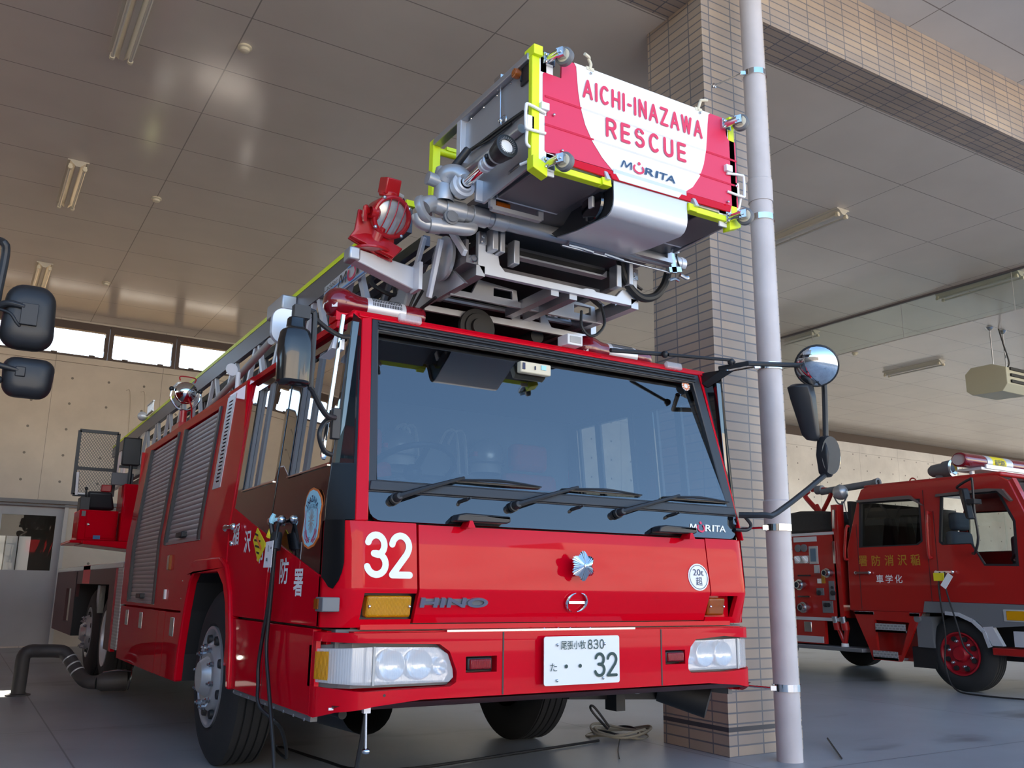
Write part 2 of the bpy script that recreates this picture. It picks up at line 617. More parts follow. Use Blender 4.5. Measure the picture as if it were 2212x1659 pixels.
def ob(name, mb, m, parent=None, bev=0, seg=2, sm=35, base=True, uv=True, recalc=True):
    """link the builder as ONE mesh object (a part when parent is given)"""
    bm = mb.bm
    while parent and parent.parent and parent.parent.parent:      # thing > part > sub-part, no further
        parent = parent.parent
    if recalc:
        bmesh.ops.recalc_face_normals(bm, faces=bm.faces[:])
    if parent:
        org = wloc(parent)
    elif base and bm.verts:
        xs = [q.co for q in bm.verts]
        org = V(((min(q.x for q in xs) + max(q.x for q in xs)) / 2, (min(q.y for q in xs) + max(q.y for q in xs)) / 2, min(q.z for q in xs)))
    else:
        org = V((0, 0, 0))
    if uv:
        L = bm.loops.layers.uv.new('UVMap')
        for f in bm.faces:
            nx, ny, nz = abs(f.normal.x), abs(f.normal.y), abs(f.normal.z)
            for lp in f.loops:
                c = lp.vert.co
                lp[L].uv = (c.x, c.y) if nz >= nx and nz >= ny else ((c.y, c.z) if nx >= ny else (c.x, c.z))
    bmesh.ops.translate(bm, verts=bm.verts[:], vec=-org)
    me = bpy.data.meshes.new(name)
    bm.to_mesh(me)
    bm.free()
    for k in (m if isinstance(m, (list, tuple)) else [m]):
        me.materials.append(k)
    if sm:
        me.polygons.foreach_set('use_smooth', [True] * len(me.polygons))
        me.set_sharp_from_angle(angle=math.radians(sm))
    o = bpy.data.objects.new(name, me)
    COL.objects.link(o)
    if parent:
        o.parent = parent
    else:
        o.location = org
    if bev:
        md = o.modifiers.new('soft_edges', 'BEVEL')
        md.width = bev
        md.segments = seg
        md.limit_method = 'ANGLE'
        md.angle_limit = math.radians(40)
    return o

def tag(o, label, cat, group=None):
    o['label'] = label
    o['category'] = cat
    if group:
        o['group'] = group
    return o

def thing(name, label, cat, loc, group=None):
    o = bpy.data.objects.new(name, None)
    o.empty_display_size = .1
    COL.objects.link(o)
    o.location = loc
    return tag(o, label, cat, group)

def struct(name, mb, m, **k):
    o = ob(name, mb, m, **k)
    o['kind'] = 'structure'
    return o

def dup(root, loc, label=None, group=None, rotz=None):
    def cp(o, par):
        c = o.copy()
        COL.objects.link(c)
        c.parent = par
        for ch in o.children:
            cp(ch, c)
        return c
    r = cp(root, None)
    r.location = loc
    if rotz is not None:
        r.rotation_euler = (0, 0, rotz)
    if label:
        r['label'] = label
    if group:
        r['group'] = group
    return r

def arc(cx, cy, rx, ry, a0, a1, n=10):
    return [(cx + rx * math.cos(math.radians(a0 + (a1 - a0) * i / n)), cy + ry * math.sin(math.radians(a0 + (a1 - a0) * i / n))) for i in range(n + 1)]

def rrect(x0, x1, y0, y1, r, n=5):
    return arc(x1 - r, y1 - r, r, r, 0, 90, n) + arc(x0 + r, y1 - r, r, r, 90, 180, n) + arc(x0 + r, y0 + r, r, r, 180, 270, n) + arc(x1 - r, y0 + r, r, r, 270, 360, n)

# round-ended lettering, unit height; (advance width, strokes)
GL = {
    'A': (.62, [[(0, 0), (.31, 1), (.62, 0)], [(.11, .34), (.51, .34)]]),
    'I': (.04, [[(.01, 0), (.01, 1)]]),
    'C': (.58, [arc(.31, .5, .31, .5, 50, 310, 14)]),
    'H': (.54, [[(0, 0), (0, 1)], [(.54, 0), (.54, 1)], [(0, .5), (.54, .5)]]),
    '-': (.20, [[(0, .45), (.20, .45)]]),
    'N': (.52, [[(0, 0), (0, 1), (.52, 0), (.52, 1)]]),
    'Z': (.54, [[(0, 1), (.54, 1), (0, 0), (.54, 0)]]),
    'W': (.78, [[(0, 1), (.19, 0), (.39, 1), (.59, 0), (.78, 1)]]),
    'R': (.54, [[(0, 0), (0, 1), (.32, 1)] + arc(.32, .74, .22, .26, 90, -90, 8) + [(0, .48)], [(.30, .48), (.54, 0)]]),
    'E': (.48, [[(.48, 1), (0, 1), (0, 0), (.48, 0)], [(0, .52), (.44, .52)]]),
    'S': (.54, [arc(.27, .75, .25, .25, 30, 240, 10) + arc(.27, .27, .26, .27, 80, -150, 12)]),
    'U': (.54, [[(0, 1), (0, .3)] + arc(.27, .28, .27, .28, 180, 360, 10) + [(.54, 1)]]),
    '3': (.56, [arc(.27, .745, .255, .255, 165, -75, 14) + [(.2, .53)], [(.24, .53)] + arc(.27, .265, .29, .265, 85, -165, 14)]),
    '2': (.56, [arc(.28, .73, .27, .27, 170, -15, 12) + [(.48, .53), (0, 0), (.56, 0)]]),
    '8': (.54, [arc(.27, .76, .22, .24, 0, 360, 16), arc(.27, .26, .27, .26, 0, 360, 16)]),
    '0': (.54, [arc(.27, .5, .27, .5, 0, 360, 20)]),
}
def word(txt, w, h, gap):
    """strokes of a word fitted to w x h, left-bottom at (0, 0)"""
    x, out = 0, []
    for ch in txt:
        a, st = GL[ch]
        for ln in st:
            out.append([(p + x, q) for p, q in ln])
        x += a + gap
    x -= gap
    return [[(p * w / x, q * h) for p, q in ln] for ln in out]

# ================================================================ THE HALL
ZC = 5.676          # ceiling height
XL, XR = -14.0, 35.0
YF, YB, YB2 = .92, 13.7, 13.7
m = MB(); m.box(XL, XR, -6, YB2 + .2, -.2, 0); struct('floor', m, FLOOR)
m = MB(); m.box(-60, 70, -70, -6, -.2, -.004); struct('apron_ground', m, APRON)
m = MB(); m.box(XL, XR, 1.32, YB2 + .2, ZC, ZC + .2); struct('ceiling', m, CEIL)
for xw, nm, mt in ((XL, 'wall_left', CONC), (XR, 'wall_right', CONCL)):       # unseen end walls; openings added to let in sky light
    m = MB(); m.plate([(YF, 0), (YB2 + .2, 0), (YB2 + .2, 6.8), (YF, 6.8)], [[(4.5, 3.6), (13.3, 3.6), (13.3, 5.5), (4.5, 5.5)] if xw < 0 else [(1.8, .9), (13.3, .9), (13.3, 5.5), (1.8, 5.5)]], (xw, 0, 0), (0, 1, 0), (0, 0, 1), (-1, 0, 0), .2); struct(nm, m, mt)
m = MB()                                                        # unseen buildings across the yard, sized and toned for reflections and warm bounce
m.box(-45, 12, -42, -36, 0, 10.5); m.box(15, 26, -38, -32, 0, 8); m.box(28, 60, -44, -38, 0, 11)
struct('wall_across_yard', m, mat('yard_buildings', (.46, .425, .38, 1), .8, var=.15, vscale=.4))
m = MB()            # left bay back wall with its strip window opening and a steel door opening
m.plate([(XL, 0), (4.3, 0), (4.3, ZC), (XL, ZC)], [[(XL + .4, 5.0), (2.86, 5.0), (2.86, 5.64), (XL + .4, 5.64)], [(-1.62, .02), (.14, .02), (.14, 2.36), (-1.62, 2.36)]],
        (0, YB, 0), (1, 0, 0), (0, 0, 1), (0, -1, 0), .2)
struct('wall_back', m, CONC)
m = MB(); m.box(4.3, XR, YB2, YB2 + .2, 0, 5.40); struct('wall_back_right_bay', m, CONCL)
m = MB(); m.box(4.3, XR, YB2 + .04, YB2 + .2, 5.40, ZC); struct('trim_4', m, BROWN)
m = MB(); m.box(XL - .3, XL, -24, YF, 0, 6.5); struct('wall_sky_blocker', m, mat('dark_sky_blocker', (.13, .12, .105, 1), .8, var=.2, vscale=.5))  # unseen dark wall added to keep bright sky out of the quarter panel reflection
m = MB(); m.box(31.2, 33.6, YB2 - .5, YB2, 0, ZC); struct('pilaster', m, CONCL)
# tiled beam over the bay openings and the tiled pillar
m = MB(); m.box(XL, XR, YF, 1.32, ZC, 6.37); struct('beam', m, TILE)
m = MB(); m.box(3.105, 3.80, YF, 1.57, 0, ZC); m.slice(2, [.155, .185])
pm = struct('pillar', m, [TILE, mat('dark_tile_band', (.06, .06, .07, 1), .5)])
for f in pm.data.polygons:
    if abs(f.center.z - .17) < .016 and abs(f.normal.z) < .5:
        f.material_index = 1
m = MB(); m.box(XL, XR, -1.1, YF, 6.37, 6.6); struct('soffit', m, SOFF)
m = MB(); m.box(XL, XR, -1.1, YB2 + .2, 6.6, 6.85); struct('roof', m, APRON)
m = MB(); m.bar((XL, YB - .02, 4.93), (2.9, YB - .02, 4.93), .05, .10); struct('trim_1', m, CONC)
m = MB(); m.bar((-1.7, YB - .04, 2.40), (1.2, YB - .04, 2.40), .06, .06); m.bar((-1.7, YB - .05, 2.335), (1.2, YB - .05, 2.335), .03, .03); struct('trim_2', m, GREY)

# strip windows: brown frame, one pane and catches per light
wx = 2.86
k = 1
while wx > XL + .6:
    x0, x1 = wx - 1.16, wx
    m = MB()
    m.plate([(x0, 5.0), (x1, 5.0), (x1, 5.64), (x0, 5.64)], [rrect(x0 + .07, x1 - .06, 5.035, 5.50, .03, 3)], (0, YB - .02, 0), (1, 0, 0), (0, 0, 1), (0, -1, 0), .12)
    w = struct('window_%d' % k, m, BROWN)
    g = MB(); g.plate([(x0 + .07, 5.035), (x1 - .06, 5.035), (x1 - .06, 5.50), (x0 + .07, 5.50)], [], (0, YB + .05, 0), (1, 0, 0), (0, 0, 1), (0, -1, 0), 0)
    ob('pane', g, PANE, w, recalc=False)
    c = MB()
    for q in (.25, .78):
        c.box(x0 + 1.16 * q - .05, x0 + 1.16 * q + .05, YB - .05, YB - .02, 5.02, 5.05)
    c.box(x1 - .075, x1 - .055, YB - .06, YB - .02, 5.15, 5.40)
    ob('catch', c, BROWN, w)
    wx -= 1.17
    k += 1
# steel service door
m = MB()
m.plate([(-1.62, .02), (.14, .02), (.14, 2.36), (-1.62, 2.36)], [[(-.80, 1.25), (.02, 1.25), (.02, 2.17), (-.80, 2.17)]], (0, YB + .04, 0), (1, 0, 0), (0, 0, 1), (0, -1, 0), .05)
d = struct('door_1', m, DOORP)
g = MB(); g.plate([(-.80, 1.25), (.02, 1.25), (.02, 2.17), (-.80, 2.17)], [], (0, YB + .06, 0), (1, 0, 0), (0, 0, 1), (0, -1, 0), 0)
ob('pane', g, PANE, d, recalc=False)
h = MB(); h.bar((-1.02, YB - .02, 1.05), (-.86, YB - .02, 1.05), .025, .025); h.box(-.90, -.86, YB - .03, YB + .04, 1.03, 1.07); ob('door_handle', h, STEEL, d)
f = MB(); f.bar((.16, YB - .03, 0), (.16, YB - .03, 2.36), .06, .04); ob('door_frame', f, LGREY, d)
# added dark room with white panels that imitate the bright reflection in the pane
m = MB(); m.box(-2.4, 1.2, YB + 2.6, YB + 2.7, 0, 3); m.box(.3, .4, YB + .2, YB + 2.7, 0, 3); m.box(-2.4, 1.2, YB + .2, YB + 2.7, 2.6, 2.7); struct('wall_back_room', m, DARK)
m = MB()
for i in range(4):
    m.hexa([(-1.05 + i * .2, YB + 1.0 + (.07 if i % 2 else 0), .1), (-.87 + i * .2, YB + 1.0 + (0 if i % 2 else .07), .1), (-.87 + i * .2, YB + 1.03 + (0 if i % 2 else .07), .1), (-1.05 + i * .2, YB + 1.03 + (.07 if i % 2 else 0), .1),
            (-1.05 + i * .2, YB + 1.0 + (.07 if i % 2 else 0), 1.85), (-.87 + i * .2, YB + 1.0 + (0 if i % 2 else .07), 1.85), (-.87 + i * .2, YB + 1.03 + (0 if i % 2 else .07), 1.85), (-1.05 + i * .2, YB + 1.03 + (.07 if i % 2 else 0), 1.85)])
fs = ob('reflection_panels', m, WHITE)
tag(fs, 'white folding panels added behind the grey steel door pane to imitate its bright reflection', 'screen')

# white wall lines cast round electrical conduit chase
m = MB(); m.tube([(1.05, YB - .005, 2.4), (1.0, YB - .005, 4.3), (.9, YB - .005, 4.5)], .012, 6); m.tube([(1.28, YB - .005, 2.4), (1.25, YB - .005, 4.3), (1.15, YB - .005, 4.5)], .012, 6)
struct('trim_3', m, CONC)

# ---------------------------------------------------------------- twin-tube ceiling lamps
def lamp(cx, cy, label, L=1.32):
    t = thing('ceiling_lamp', label, 'ceiling lamp', (cx, cy, ZC), 'bare twin tube ceiling lamps')
    b = MB()
    b.hexa([(cx - .11, cy - L / 2, ZC - .015), (cx + .11, cy - L / 2, ZC - .015), (cx + .11, cy + L / 2, ZC - .015), (cx - .11, cy + L / 2, ZC - .015),
            (cx - .11, cy - L / 2, ZC), (cx + .11, cy - L / 2, ZC), (cx + .11, cy + L / 2, ZC), (cx - .11, cy + L / 2, ZC)])
    b.hexa([(cx - .02, cy - L / 2, ZC - .075), (cx + .02, cy - L / 2, ZC - .075), (cx + .02, cy + L / 2, ZC - .075), (cx - .02, cy + L / 2, ZC - .075),
            (cx - .085, cy - L / 2, ZC - .012), (cx + .085, cy - L / 2, ZC - .012), (cx + .085, cy + L / 2, ZC - .012), (cx - .085, cy + L / 2, ZC - .012)])
    ob('lamp_body', b, ENAMEL, t, sm=0)
    for s in (-1, 1):
        q = MB(); q.cyl((cx + s * .075, cy - L / 2 + .05, ZC - .085), (cx + s * .075, cy + L / 2 - .05, ZC - .085), .016, n=10); ob('tube', q, TUBE, t)
        for e in (-1, 1):
            q = MB(); y = cy + e * (L / 2 - .03)
            q.bar((cx + s * .075, y, ZC - .05), (cx + s * .075, y, ZC - .105), .035, .03); q.cyl((cx + s * .075, y - .02, ZC - .085), (cx + s * .075, y + .02, ZC - .085), .024, n=10)
            ob('lamp_holder', q, IVORY, t)
    return t
lamp0 = lamp(-.67, 3.62, 'twin tube ceiling lamp at the top edge, nearest on the left ceiling')
for (x, y, lb) in ((-.75, 7.46, 'twin tube ceiling lamp in the middle of the left ceiling row'),
                   (-.79, 11.35, 'bright reflecting twin tube ceiling lamp just above the left vehicle mirrors'),
                   (7.45, 3.72, 'twin tube ceiling lamp nearest to the grey downpipe under the tiled beam'),
                   (11.42, 3.78, 'long twin tube ceiling lamp at the right edge along the glass screen'),
                   (11.40, 7.50, 'small twin tube ceiling lamp beside the round mirror near the pipe'),
                   (15.2, 7.55, 'twin tube ceiling lamp right of the round mirror in the right bay'),
                   (19.0, 7.5, 'far twin tube ceiling lamp hidden below the hanging heater')):
    dup(lamp0, (x, y, ZC), lb)

# ---------------------------------------------------------------- smoke detectors
def detector(x, y, label):
    t = MB(); t.lathe([(0, 0), (0, .058), (.018, .062), (.024, .044), (.045, .04), (.055, .02), (.056, 0)], (x, y, ZC), (0, 0, -1), 20)
    o = ob('smoke_detector', t, IVORY)
    return tag(o, label, 'smoke detector', 'ceiling smoke detectors')
d0 = detector(.24, 3.6, 'round ivory smoke detector nearest the top edge on the left ceiling')
for (x, y, lb) in ((.18, 7.38, 'round ivory smoke detector in the middle of the left ceiling'),
                   (.11, 11.16, 'far small smoke detector on the left ceiling above the strip windows'),
                   (13.3, 7.5, 'small smoke detector on the right bay ceiling beyond the glass screen')):
    dup(d0, (x, y, d0.location.z), lb)

# ---------------------------------------------------------------- hanging glass smoke screen
t = thing('smoke_screen', 'frameless hanging glass smoke screen across the right bay ceiling', 'glass screen', (11.25, 7.2, ZC))
q = MB(); q.box(11.23, 11.27, 1.34, YB2 - .02, ZC - .03, ZC); ob('top_rail', q, ALUDK, t)
sg = thin_glass('smoke_screen_glass', (.80, .86, .82, 1), 1.45)
y = 1.36
while y < YB2 - .1:
    y1 = min(y + 1.81, YB2 - .03)
    q = MB(); q.poly([(11.25, y, ZC - .60), (11.25, y1, ZC - .60), (11.25, y1, ZC - .03), (11.25, y, ZC - .03)]); ob('pane', q, sg, t, recalc=False)
    q = MB(); q.box(11.245, 11.255, y, y1, ZC - .615, ZC - .60); q.box(11.247, 11.253, y1, y1 + .008, ZC - .6, ZC - .03); ob('edge_strip', q, LGREY, t)
    y = y1 + .01

# ---------------------------------------------------------------- space heater hanging in the right bay
t = thing('unit_heater', 'yellowish unit heater hung on two rods from the right bay ceiling', 'heater', (14.0, 5.2, ZC))
q = MB()
X0, X1, Y0, Y1, Z0, Z1 = 13.65, 14.35, 4.75, 5.5, 4.47, 4.98
q.plate([(Y0, Z0 + .12), (Y0 + .1, Z0), (Y1 - .1, Z0 + .02), (Y1, Z0 + .1), (Y1, Z1 - .1), (Y1 - .12, Z1), (Y0 + .25, Z1), (Y0, Z1 - .1)], [], (X0, 0, 0), (0, 1, 0), (0, 0, 1), (-1, 0, 0), .75)
ob('casing', q, HEAT, t, bev=.01)
for i in range(3):
    q = MB(); q.bar((X0 + .1, Y0 - .015, Z0 + .17 + i * .11), (X1, Y0 - .015, Z0 + .17 + i * .11), .03, .05); ob('louvre', q, DARK, t)
for (dx, dy) in ((.15, .3), (.55, .3)):
    q = MB(); q.cyl((X0 + dx, Y0 + dy, Z1), (X0 + dx, Y0 + dy, ZC), .012, n=8); q.lathe([(0, 0), (0, .07), (.05, .03), (.06, 0)], (X0 + dx, Y0 + dy, ZC), (0, 0, -1), 14); ob('hanger_rod', q, ZINC, t)
q = MB(); q.tube([(14.0, 5.0, ZC), (14.1, 5.0, 5.4), (14.25, 5.02, 5.1), (14.2, 5.05, Z1)], .014, 6); ob('supply_cable', q, CABLE, t)

q = MB(); q.box(17.0, 17.55, YB2 - .06, YB2 - .002, 5.2, 5.62); o = ob('exit_sign_box', q, mat('dull_green_sign', (.03, .12, .03, 1), .5))
tag(o, 'dull green box on the back wall just right of the grey downpipe', 'sign box')

# ---------------------------------------------------------------- grey downpipe on the pillar
PX, PY = 3.372, .655
t = thing('downpipe', 'tall grey plastic downpipe strapped to the brown tiled pillar', 'downpipe', (PX, PY, 0))
q = MB(); q.lathe([(0, 0), (0, .082), (6.37, .082), (6.37, 0)], (PX, PY, 0), (0, 0, 1), 32); ob('pipe', q, PIPE, t)
for z in (1.49, 3.85):
    q = MB(); q.lathe([(0, .082), (0, .089), (.17, .09), (.18, .082)], (PX, PY, z), (0, 0, 1), 32); ob('pipe_socket', q, PIPE, t)
for z in (.43, 1.46, 2.58, 3.70, 4.87):
    q = MB(); q.lathe([(0, .083), (0, .092), (.045, .092), (.045, .083)], (PX, PY, z), (0, 0, 1), 32)
    q.bar((PX - .085, PY + .01, z + .02), (PX - .115, PY + .03, z + .02), .03, .03)
    q.cyl((PX - .11, PY + .03, z + .02), (PX - .165, YF - .01, z + .02), .009, n=8)
    q.lathe([(0, 0), (0, .026), (.012, .022), (.016, 0)], (PX - .165, YF, z + .02), (0, -1, 0), 14)
    ob('pipe_bracket', q, CHROME, t)

# ================================================================ THE LADDER TRUCK
TR = thing('ladder_truck', 'large red ladder fire truck numbered 32 with a rescue basket over its cab', 'fire truck', (1.25, 5.5, 0))
WID = 2.5
def lean(c):
    k = .088 * max(0, c.z - 1.4)
    if c.x < 1.25:
        c.x += k
    else:
        c.x -= k
    return c
def side(outer, holes, depth=.04, x=0.0, right=False):
    """panel in the truck's side plane given as (y, z)"""
    m = MB()
    m.plate(outer, holes, (x, 0, 0), (0, 1, 0), (0, 0, 1), (-1, 0, 0), depth)
    m.slice(2, [1.4])
    m.warp(lean)
    if right:
        m.mirror(1.25)
    return m
gy = lambda z: .07 + .19 * (z - 1.36)               # windscreen plane
def fy(z):                                         # front face profile
    return .03 + (.07 * (1.05 - z) / .165 if z < 1.05 else .035 * (z - 1.05) / .29)
GU, GN = V((0, .19, 1)).normalized(), V((0, -1, .19)).normalized()
def G(x, z, e=0.0):
    return V((x, gy(z), z)) + GN * e

# -------- cab shell: floor, rear wall, roof, pillars
m = MB()
m.box(.06, 2.44, .12, 1.8, .80, .88)
m.box(.10, 2.40, 1.74, 1.80, .88, 2.30)
cab = ob('cab_floor_and_rear_wall', m, CABIN, TR)
m = MB()
m.hexa([(.085, .245, 2.315), (2.415, .245, 2.315), (2.42, 1.86, 2.285), (.08, 1.86, 2.285), (.12, .27, 2.365), (2.38, .27, 2.365), (2.38, 1.86, 2.35), (.12, 1.86, 2.35)])
roof = ob('cab_roof', m, RED, TR, bev=.012)
m = MB(); m.box(.12, 2.38, .34, 1.74, 2.255, 2.28); ob('headlining', m, CABIN, TR)

# -------- red fascia: corner panels and hood
def corner(x, z):
    t = max(0, .13 - min(x, WID - x)) / .13
    return (.166 - fy(z)) * t ** 2.2
def fascia(xs, zs, name, nose=None):
    m = MB()
    R = [m.verts([(x, fy(z) + corner(x, z), z) for x in xs]) for z in zs]
    for A, B in zip(R, R[1:]):
        for i in range(len(xs) - 1):
            m._f([A[i], A[i + 1], B[i + 1], B[i]])
    R2 = [m.verts([(x, fy(z) + corner(x, z) + .03, z) for x in (xs[0], xs[-1])]) for z in zs]
    for i in range(len(zs) - 1):
        m._f([R[i][0], R[i + 1][0], R2[i + 1][0], R2[i][0]])
        m._f([R[i][-1], R2[i][-1], R2[i + 1][-1], R[i + 1][-1]])
    for r, r2 in ((R[0], R2[0]), (R[-1], R2[-1])):
        m._f([*r, r2[-1], r2[0]])
    return ob(name, m, RED, TR, sm=25)
cx_ = [0, .008, .02, .035, .055, .08, .105, .13]
zlow, zall = [.888, .93], [.888, 1.045, 1.055, 1.342]
lamp_x = (.150, .395)
for s in (0, 1):
    fx = (lambda q: [WID - a for a in q][::-1]) if s else (lambda q: q)
    xs = fx(cx_ + [.150])
    fascia(xs, zall, 'corner_panel')
    xs = fx([.150, .350 if s else .395])
    fascia(xs, [1.034, 1.045, 1.055, 1.342], 'number_panel')
    fascia(xs, [.888, .922], 'lamp_sill')
hood = fascia([.407, 2.142], [.905, 1.045, 1.055, 1.337], 'hood_panel')
m = MB(); m.box(.13, 2.37, .135, .16, .86, 1.36); ob('gap_backing', m, BPLAS, TR)
m = MB(); m.box(.16, 2.34, fy(.89) - .004, fy(.89) + .03, .878, .9); ob('hood_sill', m, RED, TR)

# -------- black windscreen surround, lower gloss panel, glass, red posts
def gplate(outer, holes, e, t=.02):
    m = MB()
    m.plate(outer, holes, G(0, 1.36, e), (1, 0, 0), GU, GN, t)
    return m
def gz(z):
    return (z - 1.36) * math.sqrt(1 + .19 ** 2)
gp = lambda pts: [(x, gz(z)) for x, z in pts]
lowpoly = [(.165, 1.345 + .05)] + [(.165 + .06 * (1 - math.cos(a)), 1.395 - .05 * math.sin(a)) for a in (.4, .8, 1.2, 1.57)] + [(2.275, 1.345)] + [(2.335 + .05 * math.sin(a), 1.40 - .055 * math.cos(a)) for a in (0, .5, 1, 1.5)] + [(2.425, 1.475), (.158, 1.475)]
wf = ob('lower_gloss_panel', gplate(gp(lowpoly), None, .008), BGLOSS, TR)
fr = gplate(gp([(.157, 1.47), (2.425, 1.47), (2.305, 2.322), (.205, 2.322)]), [gp([(.208, 1.532), (2.345, 1.532), (2.25, 2.262), (.238, 2.262)])], .012, .03)
windf = ob('windscreen_surround', fr, BLUEBLK, TR, bev=.006)
m = gplate(gp([(.165, 1.478), (2.40, 1.478), (2.39, 1.522), (.172, 1.522)]), None, .022, .012); ob('lower_rubber_strip', m, BLUEBLK, TR, bev=.004)
for z0, e in ((2.268, .02), (2.285, .026), (2.302, .02)):
    m = gplate(gp([(.235, z0), (2.27, z0), (2.268, z0 + .010), (.237, z0 + .010)]), None, e, .012); ob('upper_rubber_strip', m, BLUEBLK, TR, bev=.003)
m = MB(); m.poly([V((x, gy(1.75) + .255 * (z - 1.75), z)) for x, z in ((.205, 1.53), (2.347, 1.53), (2.252, 2.268), (.236, 2.268))]); wind = ob('windscreen', m, WGLASS, TR, recalc=False)
for s in (0, 1):
    X = (lambda x: WID - x) if s else (lambda x: x)
    m = MB()
    pts = []
    for z in (1.34, 1.6, 2.0, 2.335):
        t = (z - 1.34) / .995
        xo, xi = .099 + .056 * t, .158 + .047 * t
        if s:
            xo, xi = .056 + .105 * t, .075 + .115 * t
        a, b = G(X(xo), z, .004), G(X(xi), z, .016)
        pts.append((a, b, b + V((0, .05, 0)), a + V((0, .05, 0))))
    R = [m.verts(p) for p in pts]
    for A, B in zip(R, R[1:]):
        for i in range(4):
            m._f([A[i], A[(i + 1) % 4], B[(i + 1) % 4], B[i]])
    m._f(R[0]); m._f(R[-1])
    ob('windscreen_post', m, RED, TR, bev=.006)
m = MB(); m.hexa([G(.14, 2.318, .016), G(2.36, 2.318, .016), (2.36, .36, 2.33), (.14, .36, 2.33), G(.14, 2.345, .01), G(2.36, 2.345, .01), (2.36, .36, 2.365), (.14, .36, 2.365)])
ob('roof_front_edge', m, RED, TR, bev=.008)

# -------- quarter panels between door and windscreen post (black with a small pane)
for s in (0, 1):
    rt = bool(s)
    m = MB()
    def q(t, z):       # t 0 at the door edge .. 1 at the front post
        d = lean(V((0, .165, z)))
        if z <= 1.345:          # follow the rounded corner of the fascia
            x = .062 * t
            return V((x - .004 * (1 - t), fy(z) + corner(x, z) - .005, z))
        f = G(.101 + .056 * (z - 1.34) / .995, z, .002)
        return d.lerp(f, t)
    def grid(zs, ts):
        R = [m.verts([q(t, z) for t in ts]) for z in zs]
        for A, B in zip(R, R[1:]):
            for i in range(len(ts) - 1):
                m._f([A[i], A[i + 1], B[i + 1], B[i]])
    grid([1.595, 1.60], [0, .5, 1])
    grid([1.346, 1.45, 1.595], [0, .5, 1])
    grid([1.60, 2.0, 2.22], [0, .12])
    grid([1.60, 2.0, 2.22], [.88, 1])
    grid([2.22, 2.31], [0, .5, 1])
    tipz = [(0, 1.10), (.12, 1.085), (.3, 1.058), (.5, 1.05), (.75, 1.085), (.9, 1.12), (1, 1.16)]
    tv = m.verts([q(t, 1.345) for t, _ in tipz]); bv = m.verts([q(t, z) for t, z in tipz])
    for i in range(6):
        m._f([tv[i], tv[i + 1], bv[i + 1], bv[i]])
    if rt:
        m.mirror(1.25)
    qp = ob('quarter_panel', m, QBLK, TR, sm=15)
    m = MB(); m.poly([q(t, z) for t, z in ((.12, 1.6), (.88, 1.6), (.88, 2.22), (.12, 2.22))])
    if rt:
        m.mirror(1.25)
    ob('pane', m, QGLASS, qp, recalc=False)
    m = MB()           # red return between the corner panel and the door
    m.poly([(0, .160, .888), (0, .171, .888), (0, .171, 1.342), (0, .160, 1.342)])
    if rt:
        m.mirror(1.25)
    ob('corner_return', m, RED, TR)
    if rt:
        continue
    m = MB(); P = q(-.02, 1.70); m.tube([q(-.05, 1.62) + V((-.03, 0, 0)), q(-.05, 1.66) + V((-.045, 0, 0)), q(-.05, 2.0) + V((-.045, 0, 0)), q(-.05, 2.29) + V((-.045, 0, 0))], .011, 8)
    if rt:
        m.mirror(1.25)
    ob('grab_rail', m, CHROME, TR)

